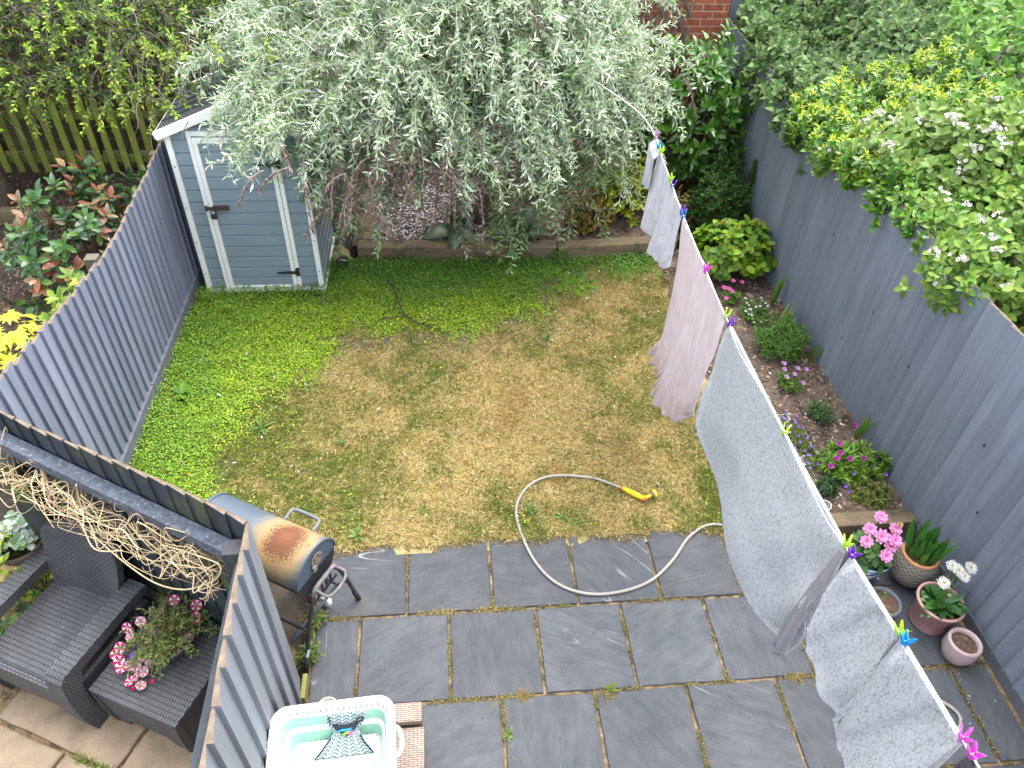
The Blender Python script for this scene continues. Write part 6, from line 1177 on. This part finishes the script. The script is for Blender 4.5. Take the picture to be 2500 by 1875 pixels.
Ps, Ds, Ns = zip(*[leaves_on(p, .013, .35, 55)[:3] for p in tips]); P = np.concatenate(Ps); n = len(P); leaf_mesh('foliage', P, np.concatenate(Ds), np.concatenate(Ns), .034 * RNG.uniform(.6, 1.1, n), .014, jitcol(n, [(.11, .19, .035), (.15, .24, .04), (.09, .14, .04), (.20, .23, .07)]), M_leaf, t, ONE, .25, .3); s.build('stems', M_twig, t)
def trumpet(parent, c, ax, r, ca_, cb):
    mb = MB(); ax = Vector(ax).normalized(); u = ax.orthogonal().normalized(); v = ax.cross(u); c = Vector(c); k = 20
    def pt(rr, h, i): q = 2 * PI * i / k; w_ = 1 + .10 * math.cos(5 * q); return c + (u * math.cos(q) + v * math.sin(q)) * rr * (w_ if rr > .5 * r else 1) + ax * h
    rings = [(.12 * r, -.9 * r), (.28 * r, -.25 * r), (.62 * r, .02 * r), (1.0 * r, .0)]
    for j in range(3):
        for i in range(k):
            wh = (i % 4) in (1, 2); mb.col = (.62, .60, .30) if j == 0 else (cb if wh else ca_); mb.add([pt(*rings[j], i), pt(*rings[j], i + 1), pt(*rings[j + 1], i + 1), pt(*rings[j + 1], i)], [(0, 1, 2, 3)])
    mb.build('flower', M_petal, parent)
MG = (.50, .008, .15); WH = (.66, .56, .55); FLW = ((-.22, .04, .17, 1), (-.20, .0, .15, 0), (-.245, -.06, .13, 1), (-.26, -.09, .11, 1), (-.235, -.13, .10, 1), (-.22, -.16, .09, 1), (-.17, -.16, .10, 0), (-.13, -.17, .11, 0), (-.10, -.13, .14, 0), (-.09, -.19, .08, 0), (-.13, -.21, .07, 0), (-.06, -.16, .12, 0), (-.06, .0, .2, 0), (-.02, -.03, .18, 0), (-.16, -.23, .06, 1), (-.10, -.25, .04, 0), (.02, .19, .20, 1), (.15, .16, .18, 1), (.155, .09, .16, 1), (-.14, .06, .2, 0), (-.03, -.12, .13, 0), (.13, -.02, .12, 0))
for (a, b, z_, k) in FLW: trumpet(t, (a, b, z_), (RNG.normal(-.3, .35), RNG.normal(-.5, .35), .9),   .034 if k else .030, MG if k else (.60, .20, .28), WH)
trumpet(t, (-.155, -.12, .13), (-.3, -.5, .8), .022, (.18, .06, .45), (.25, .12, .55)); trumpet(t, (-.15, -.255, .03), (-.2, -.6, .5), .018, (.42, .005, .12), (.42, .005, .12)); trumpet(t, (-.04, -.235, .05), (.1, -.6, .5), .014, (.42, .005, .12), (.42, .005, .12))
# dry climber stems draped in front of the rail
t = empty('dry_climber', (CX, CY, 1.4), 0, 'tangle of dry tan climber stems hanging along the dark fence rail', 'climber'); s = MB(); s.smooth = True
for i in range(66):
    k = random.uniform(.8, 1.15); s.col = (.50 * k, .385 * k, .23 * k); a0 = random.uniform(.12, 1.75); L = random.uniform(.35, 1.0); a1 = max(.10, a0 - L) if random.random() < .5 else min(1.88, a0 + L); pts = []; c_ = random.uniform(.10, .26); zc = random.uniform(-.10, .05)
    for j in range(7):
        f = j / 6; sd = a0 + (a1 - a0) * f; env = .5 + .5 * math.sin(PI * min(1, sd / 1.8)); pts.append(dpt(sd + random.gauss(0, .02), c_ + random.gauss(0, .042), 1.39 + zc - .02 * sd + random.gauss(0, .034) * (1 + env)) - Vector(t.location))
    r_ = random.uniform(.0022, .0048); s.tube(spline(pts, 6), [r_ * (1 - .6 * q / 36) for q in range(37)], 5, False)
for i in range(90):
    sd = random.uniform(.12, 1.85); p = dpt(sd, random.uniform(.08, .28), 1.39 + random.gauss(0, .07)) - Vector(t.location); d = Vector((random.gauss(0, 1), random.gauss(0, 1), random.gauss(-.2, 1))).normalized(); e_ = Vector((random.gauss(0, 1), random.gauss(0, 1), random.gauss(0, 1))).normalized(); s.col = (.42, .32, .19); s.tube(spline([p, p + d * .03, p + d * .05 + e_ * .02, p + d * .05 + e_ * .045], 3), .0013, 4, False)
# the bottom loop near the post
s.col = (.55, .43, .26); s.tube(spline([dpt(q, o_, z_) - Vector(t.location) for q, o_, z_ in ((.95, .24, 1.30), (.72, .27, 1.24), (.50, .28, 1.20), (.33, .25, 1.21), (.20, .20, 1.28), (.13, .17, 1.35), (.14, .13, 1.40), (.3, .14, 1.40), (.5, .16, 1.38))], 6), .0042, 6, False)
s.build('stems', M_twig, t)
c = np.array([list(dpt(random.uniform(.3, 1.6), random.uniform(.1, .25), 1.34 + random.gauss(0, .05)) - Vector(t.location)) for _ in range(12)]); P, D, N = rosettes(c, RNG.normal(0, 1, (12, 3)) + [0, 0, .6], 3, (40, 80)); leaf_mesh('foliage', P, D, N, .03, .014, jitcol(len(P), [(.14, .24, .05)]), M_leaf, t, ONE)
s = MB(); s.col = (.04, .04, .045); s.tube([dpt(1.75, .12, 1.36) - Vector(t.location), dpt(.9, .13, 1.33) - Vector(t.location), dpt(.06, .13, 1.38) - Vector(t.location)], .002, 5); s.build('support_wire', M_metal_dark, t)
# small rose sprig at the foot of the fence
t = empty('rose_sprig', (-.72, -.36, 0), 0, 'thin young climbing sprig with oval leaves between table and fence', 'plant'); Ps = []; s = MB(); s.col = (.10, .12, .05)
for e_ in ((-.03, .04, .66), (.05, .0, .70), (.02, -.08, .50), (-.02, -.09, .42)):
    pth = shoot_path((0, 0, 0), (e_[0] * .6, e_[1] * .6, e_[2]), e_[2], 10, .5, .8); s.tube(pth, .0028, 5, False); Ps.append(leaves_on(pth, .026, .45, 75))
P, D, N = [np.concatenate([q[i] for q in Ps]) for i in range(3)]; leaf_mesh('foliage', P, D, N, .042, .026, jitcol(len(P), [(.11, .20, .05), (.15, .25, .06), (.07, .13, .03)]), M_leaf, t, OVAL); s.build('stems', M_twig, t)
# planter corner with variegated plants at the left edge
M_plank = mat('planter_plank', (.25, .19, .075), .85, .35, 8, (.3, 3, 3), .3, 40, col2=(.13, .13, .03), c2scale=4, c2lo=.55, c2hi=.7)
t = empty('wooden_planter', (-2.35, .30, 0), 0, 'rough tan timber planter box at the left edge behind the armchair', 'planter')
Mz = rotz(math.radians(-28))
m = MB(); m.box((.0, .12, .20), (.62, .04, .36), Mz); m.box((.22, -.10, .12), (.5, .11, .03), Mz @ rot('X', 14)); m.box((.26, -.30, .05), (.62, .10, .03), Mz); m.box((.0, .02, .28), (.55, .16, .03), Mz); m.build('planks', M_plank, t)
t = empty('hanging_basket', (-2.10, .30, .62), 0, 'dark basket of white leaved dead nettle, ivy and one purple flower at the left edge', 'basket'); m = MB(); m.smooth = True; m.lathe([(.0005, -.14), (.07, -.13), (.13, -.06), (.155, .02), (.145, .02), (.12, -.03)], 24); m.build('basket_liner', M_bark, t)
c, a = blob_points(34, (0, 0, .06), (.15, .17, .09), .2, .4, 51, -.2); a = unit(a + [.1, -.3, 1]); P, D, N = rosettes(c, a, 6, (40, 85), .3, .03); n = len(P); leaf_mesh('foliage', P, D, N, .055, .042, jitcol(n, [(.42, .52, .42), (.50, .58, .48), (.20, .30, .16)], amp=.12), M_leaf, t, ROUND)
c, a = blob_points(30, (.0, -.10, -.08), (.2, .2, .22), .2, .3, 52, -.9); P, D, N = rosettes(c, unit(a + [0, -.4, .3]), 5, (30, 85), .3, .03); leaf_mesh('ivy', P, D, N, .05, .036, jitcol(len(P), [(.30, .38, .05), (.38, .42, .06), (.15, .26, .04)]), M_leaf, t, HEART)
daisy(t, (.08, .10, .20), (0, -.3, 1), 9, .03, .018, ((.38, .03, .40), (.45, .06, .48)), (.3, .02, .3), .4, OVAL, 2, 55); s = MB(); s.col = (.12, .09, .06)
for k in range(24): q = k * .262; s.tube([(.155 * math.cos(q), .155 * math.sin(q), .02), (.10 * math.cos(q + .2), .10 * math.sin(q + .2), -.10)], .004, 4)
s.build('wicker_ribs', M_twig, t)
c = np.array([[RNG.uniform(-.35, .35), RNG.uniform(-.3, .25), RNG.uniform(.02, .3)] for _ in range(70)]); shrub('ivy_plant', 'trailing green and gold ivy growing between planter and armchair', (-2.12, .12, 0), 'plant', c, np.tile([0, -.3, 1.], (70, 1)), 5, .055, .042, [(.06, .14, .03), (.09, .19, .035), (.30, .36, .05), (.05, .11, .025)], M_leaf, HEART, (45, 90), stems=False)
# neighbour's sandstone patio
def stone_mat():
    return mat('sandstone', (.235, .178, .118), .85, .25, 3.5, (1, 1, 1), .6, 22, col2=(.165, .127, .085), c2scale=2.2, bdist=.015)
M_sand = stone_mat(); m = MB(); m.add([(-3.2, -2.6, -.03), (-.40, -2.6, -.03), (-.40, -.2, -.03), (-1.5, .6, -.03), (-3.2, .9, -.03)], [(0, 1, 2, 3, 4)]); tag(m.build('patio_bed', M_joint), kind='structure')
m = MB(); e1 = Vector((.905, -.425, 0)); e2 = Vector((.425, .905, 0)); o_ = Vector((-1.30, -.80, 0))
def flag(a0, a1, b0, b1):
    g_ = .012; cs = [(a0 + g_, b0 + g_), (a1 - g_, b0 + g_), (a1 - g_, b1 - g_), (a0 + g_, b1 - g_)]; ring = []
    for i in range(4):
        (xa, ya), (xb, yb) = cs[i], cs[(i + 1) % 4]
        for k in range(8): ring.append((xa + (xb - xa) * k / 8 + RNG.normal(0, .003), ya + (yb - ya) * k / 8 + RNG.normal(0, .003)))
    n = len(ring); f = lambda q, z_: o_ + e1 * q[0] + e2 * q[1] + Vector((0, 0, z_)); cx_, cy_ = (a0 + a1) / 2, (b0 + b1) / 2
    m.add([f(q, -.05) for q in ring] + [f(q, -.008) for q in ring] + [f((cx_ + (q[0] - cx_) * .98, cy_ + (q[1] - cy_) * .98), 0) for q in ring], [(i, (i + 1) % n, n + (i + 1) % n, n + i) for i in range(n)] + [(n + i, n + (i + 1) % n, 2 * n + (i + 1) % n, 2 * n + i) for i in range(n)] + [tuple(range(2 * n, 3 * n))])
flag(.0, .56, -.12, .75); flag(-.9, .0, -.12, .78); flag(-.35, .5, -1.0, -.12); flag(-1.25, -.35, -1.0, -.12); flag(.5, .95, -1., -.12); flag(-.9, .0, .78, 1.5)
tag(m.build('patio', M_sand), kind='structure')
n = 160; P = np.array([list(o_ + e1 * RNG.uniform(-.3, .1) + e2 * (-.12 + RNG.normal(0, .012))) for _ in range(n)]) + [0, 0, 0]; D = unit(RNG.normal(0, 1, (n, 3)) * [1, 1, .2] + [0, 0, .5]); tag(leaf_mesh('joint_moss', P, D, np.tile([.2, .1, 1.], (n, 1)), .03, .006, jitcol(n, [(.12, .18, .03), (.20, .2, .07)]), M_grass, st=()), 'moss tuft in the sandstone patio joint', 'moss', kind='stuff')
# small tan gravel glimpsed through the gap in the short fence
n = 900; x, y = scatter(n, -.85, -.42, -1.6, -.5); tag(pebbles('tan_gravel', x, y, np.full(n, -.01), .012, .026, [(.42, .33, .2), (.5, .42, .3), (.3, .22, .14)]), 'tan gravel strip at the foot of the short fence', 'gravel', kind='stuff')

# ================================================================ LAUNDRY BASKET ON THE BROWN WICKER SEAT
t = empty('wicker_chair', (.12, -1.30, 0), 0, 'brown wicker garden chair under the laundry basket', 'chair')
m = MB(); m.box((0.02, -.10, .395), (.62, .90, .07), None, .014); m.build('seat', M_brn, t)
m = MB(); m.box((.02, .415, .25), (.60, .085, .36), None, .008); m.box((.02, .415, .445), (.60, .11, .05), None, .012); m.build('backrest', M_brn, t)
for (a, b) in ((-.25, .33), (.29, .33), (-.25, -.5), (.29, -.5)):
    m = MB(); m.box((a, b, .18), (.06, .06, .36), None, .006); m.build('leg', M_brn, t)
m = MB(); m.box((.02, -.1, .28), (.58, .86, .16), None, .01); m.build('apron', M_brn, t)
M_mint = mat('mint_silicone', (.30, .56, .43), .45, .05, 10); M_mintd = mat('mint_handle', (.34, .50, .33), .5, .08, 60, bump=.2, bscale=200); M_wb = mat('basket_white', (.66, .675, .69), .35, .02, 8)
t = empty('laundry_basket', (.0, -1.160, .435), math.radians(3.2), 'white and mint collapsible laundry basket on the brown wicker seat', 'laundry basket')
def rrect(hx, hy, r, n=10):
    out = []
    for (sx, sy, a0) in ((1, 1, 0), (-1, 1, 90), (-1, -1, 180), (1, -1, 270)):
        for i in range(n + 1): q = math.radians(a0 + 90 * i / n); out.append((sx * (hx - r) + r * math.cos(q), sy * (hy - r) + r * math.sin(q)))
    return out
def loft(prof, name, matl, smooth=True):
    m = MB(); m.smooth = smooth; k = None; vs = []
    for (ins, z_) in prof: R_ = rrect(.310 - ins, .235 - ins, max(.02, .085 - ins * .55)); k = len(R_); vs += [(a, b, z_) for a, b in R_]
    F = [(j * k + i, j * k + (i + 1) % k, (j + 1) * k + (i + 1) % k, (j + 1) * k + i) for j in range(len(prof) - 1) for i in range(k)]; m.add(vs, F); return m.build(name, matl, t)
loft([(.012, .245), (-.004, .25), (-.010, .285), (-.006, .305), (.004, .312), (.016, .310), (.022, .300), (.030, .262), (.040, .254)], 'rim', M_wb)
loft([(.038, .255), (.044, .235), (.052, .170)], 'mint_band', M_mint); loft([(.050, .170), (.058, .166), (.062, .148), (.068, .142)], 'white_band', M_wb); loft([(.066, .142), (.072, .120), (.080, .045)], 'mint_band', M_mint)
loft([(.078, .046), (.090, .040), (.10, .036), (.118, .036), (.122, .040), (.235, .038)], 'basket_floor', M_wb); loft([(.012, .245), (.028, .20), (.05, .12), (.070, .0), (.235, .0)], 'shell', M_wb)
m = MB()
def dots(ins, z_, step, r_):
    R_ = rrect(.310 - ins, .235 - ins, .07, 12); R_.append(R_[0]); d = 0.
    for (a, b), (a2, b2) in zip(R_[:-1], R_[1:]):
        L = math.hypot(a2 - a, b2 - b); k = max(0, int((d + L) / step) - int(d / step)); 
        for j in range(k):
            f = ((int(d / step) + 1 + j) * step - d) / L; px, py = a + (a2 - a) * f, b + (b2 - b) * f; q = math.atan2(b2 - b, a2 - a); nx_, ny_ = -math.sin(q), math.cos(q); tx, ty = math.cos(q), math.sin(q)
            m.add([(px + nx_ * .0015 + tx * r_ * math.cos(w_) + nx_ * r_ * .25 * math.sin(w_) * -1, py + ny_ * .0015 + ty * r_ * math.cos(w_) - ny_ * r_ * .25 * math.sin(w_), z_ + r_ * .9 * math.sin(w_)) for w_ in np.linspace(0, 2 * PI, 10, endpoint=False)], [tuple(range(10))])
        d += L
dots(.0258, .281, .030, .0042); dots(.0278, .271, .030, .0042); dots(.0795, .058, .030, .004); o = m.build('drain_hole', mat('hole_shadow', (.07, .07, .075), .8, .0), t)
for s_ in (-1, 1):
    m = MB(); m.tube(spline([(s_ * .305, .075, .285), (s_ * .335, .06, .275), (s_ * .350, .0, .262), (s_ * .335, -.06, .275), (s_ * .305, -.075, .285)], 6), .0135, 10); m.build('handle', M_mintd, t, True)
# peg bag
def bag_mat():
    m = bpy.data.materials.new('leaf_stripe_fabric'); N, K, P = nodes(m); P.inputs['Roughness'].default_value = .85; uv = N.new('ShaderNodeTexCoord'); s_ = N.new('ShaderNodeSeparateXYZ'); K.new(uv.outputs['UV'], s_.inputs[0])
    def M2(op, a, b=None, c=None):
        x = N.new('ShaderNodeMath'); x.operation = op
        for i, q in enumerate((a, b, c)):
            if q is None: continue
            if isinstance(q, (int, float)): x.inputs[i].default_value = q
            else: K.new(q, x.inputs[i])
        return x.outputs[0]
    cell = M2('MULTIPLY', s_.outputs[0], 5.); fr = M2('FRACT', cell); zig = M2('ABSOLUTE', M2('SUBTRACT', fr, .5)); st = M2('FRACT', M2('ADD', M2('MULTIPLY', s_.outputs[1], 13.), M2('MULTIPLY', zig, 1.9))); line = M2('LESS_THAN', st, .30); stem = M2('GREATER_THAN', zig, .455); mx = M2('MAXIMUM', line, stem)
    x = N.new('ShaderNodeMix'); x.data_type = 'RGBA'; K.new(mx, x.inputs[0]); x.inputs[6].default_value = (.12, .19, .21, 1); x.inputs[7].default_value = (.58, .62, .62, 1); K.new(x.outputs[2], P.inputs['Base Color']); return m
M_bag = bag_mat(); M_trim = mat('black_binding', (.014, .015, .02), .7, .1, 30); M_inner = mat('bag_inside', (.045, .055, .075), .9, .2, 20)
t = empty('peg_bag', (.035, -1.02, .56), math.radians(3), 'grey and white leaf striped peg bag with black trim lying in the basket', 'peg bag')
# outline in bag coordinates: v 0 (skirt hem) .. 1 (shoulders); lies against the back wall and over the floor
def bagpt(u, v, lift=0.):
    y_ = float(np.interp(v, [0, .55, 1], [-.085, .008, .050])); z_ = float(np.interp(v, [0, .2, .55, 1], [-.076, -.055, .0, .125])) + .012 * math.sin(PI * min(1, v / .7)) + .004 * math.sin(u * 60 + 3 * v)
    return (u - .02 + .03 * v, y_ - lift * .6, z_ + lift)
def bw_(v): return (.135 - .072 * (v / .55)) if v < .55 else (.063 + .040 * min(1, (v - .55) / .30))
me_v, me_f, uvs = [], [], []; nu, nv = 22, 30
m = MB()
for j in range(nv + 1):
    v = j / nv
    for i in range(nu + 1): u = -1 + 2 * i / nu; me_v.append(bagpt(.01 + u * bw_(v) + (.022 * (v < .3) * (1 - v / .3) * u), v)); uvs.append((u * .5 + .5, v))
for j in range(nv):
    for i in range(nu): k = j * (nu + 1) + i; me_f.append((k, k + 1, k + nu + 2, k + nu + 1))
m.smooth = True; m.add(me_v, me_f); o = m.build('bag_front', M_bag, t); ul = o.data.uv_layers[0].data; lv = [l.vertex_index for l in o.data.loops]
for i, l in enumerate(lv): ul[i].uv = uvs[l]
o.modifiers.new('thickness', 'SOLIDIFY').thickness = .012
op = [(-.070, .80), (-.035, .745), (0.01, .735), (.05, .77), (.062, .79), (.055, .68), (.035, .56), (.012, .47), (-.012, .52), (-.045, .63)]
m = MB(); m.add([bagpt(.01 + a, b, .010) for a, b in op], [tuple(range(len(op)))]); m.build('bag_opening', M_inner, t)
m = MB(); m.tube(spline([bagpt(.01 + a, b, .012) for a, b in op + [op[0]]], 4), .0032, 6)
for s_ in (-1, 1): m.tube([bagpt(.01 + s_ * (bw_(v) + .022 * max(0, 1 - v / .3)), v, .004) for v in np.linspace(0.02, .45, 8)], .0036, 6)
m.tube([bagpt(-.072, .82, .01), bagpt(-.080, .98, .008)], .0036, 6); m.tube(spline([bagpt(.065, .80, .012), bagpt(.075, .88, .014), bagpt(.095, .86, .014), bagpt(.10, .80, .012), bagpt(.075, .78, .012)], 4), .0036, 6)
m.build('binding', M_trim, t, True)
for (cc, u, v) in (('blue', -.018, .60), ('blue', .012, .61), ('pink', .028, .555), ('lime', .008, .535)):
    m = MB(); p = Vector(bagpt(u + .01, v, .016)); d = Vector((random.uniform(-1, 1), random.uniform(-.5, .5), 0)).normalized(); m.tube([p - d * .022, p, p + d * .022], [.005, .008, .006], 8); m.build('loose_peg', PEGM[cc], t, True)
M_clear = mat('clear_plastic', (.72, .76, .76), .15, .0, spec=.6); m = MB(); m.tube(spline([(.055, .050, .130), (.060, .062, .150), (.058, .078, .172), (.040, .088, .182), (.022, .080, .176), (.024, .070, .160)], 6), .005, 8); m.build('hanger_hook', M_clear, t, True)
print('done')
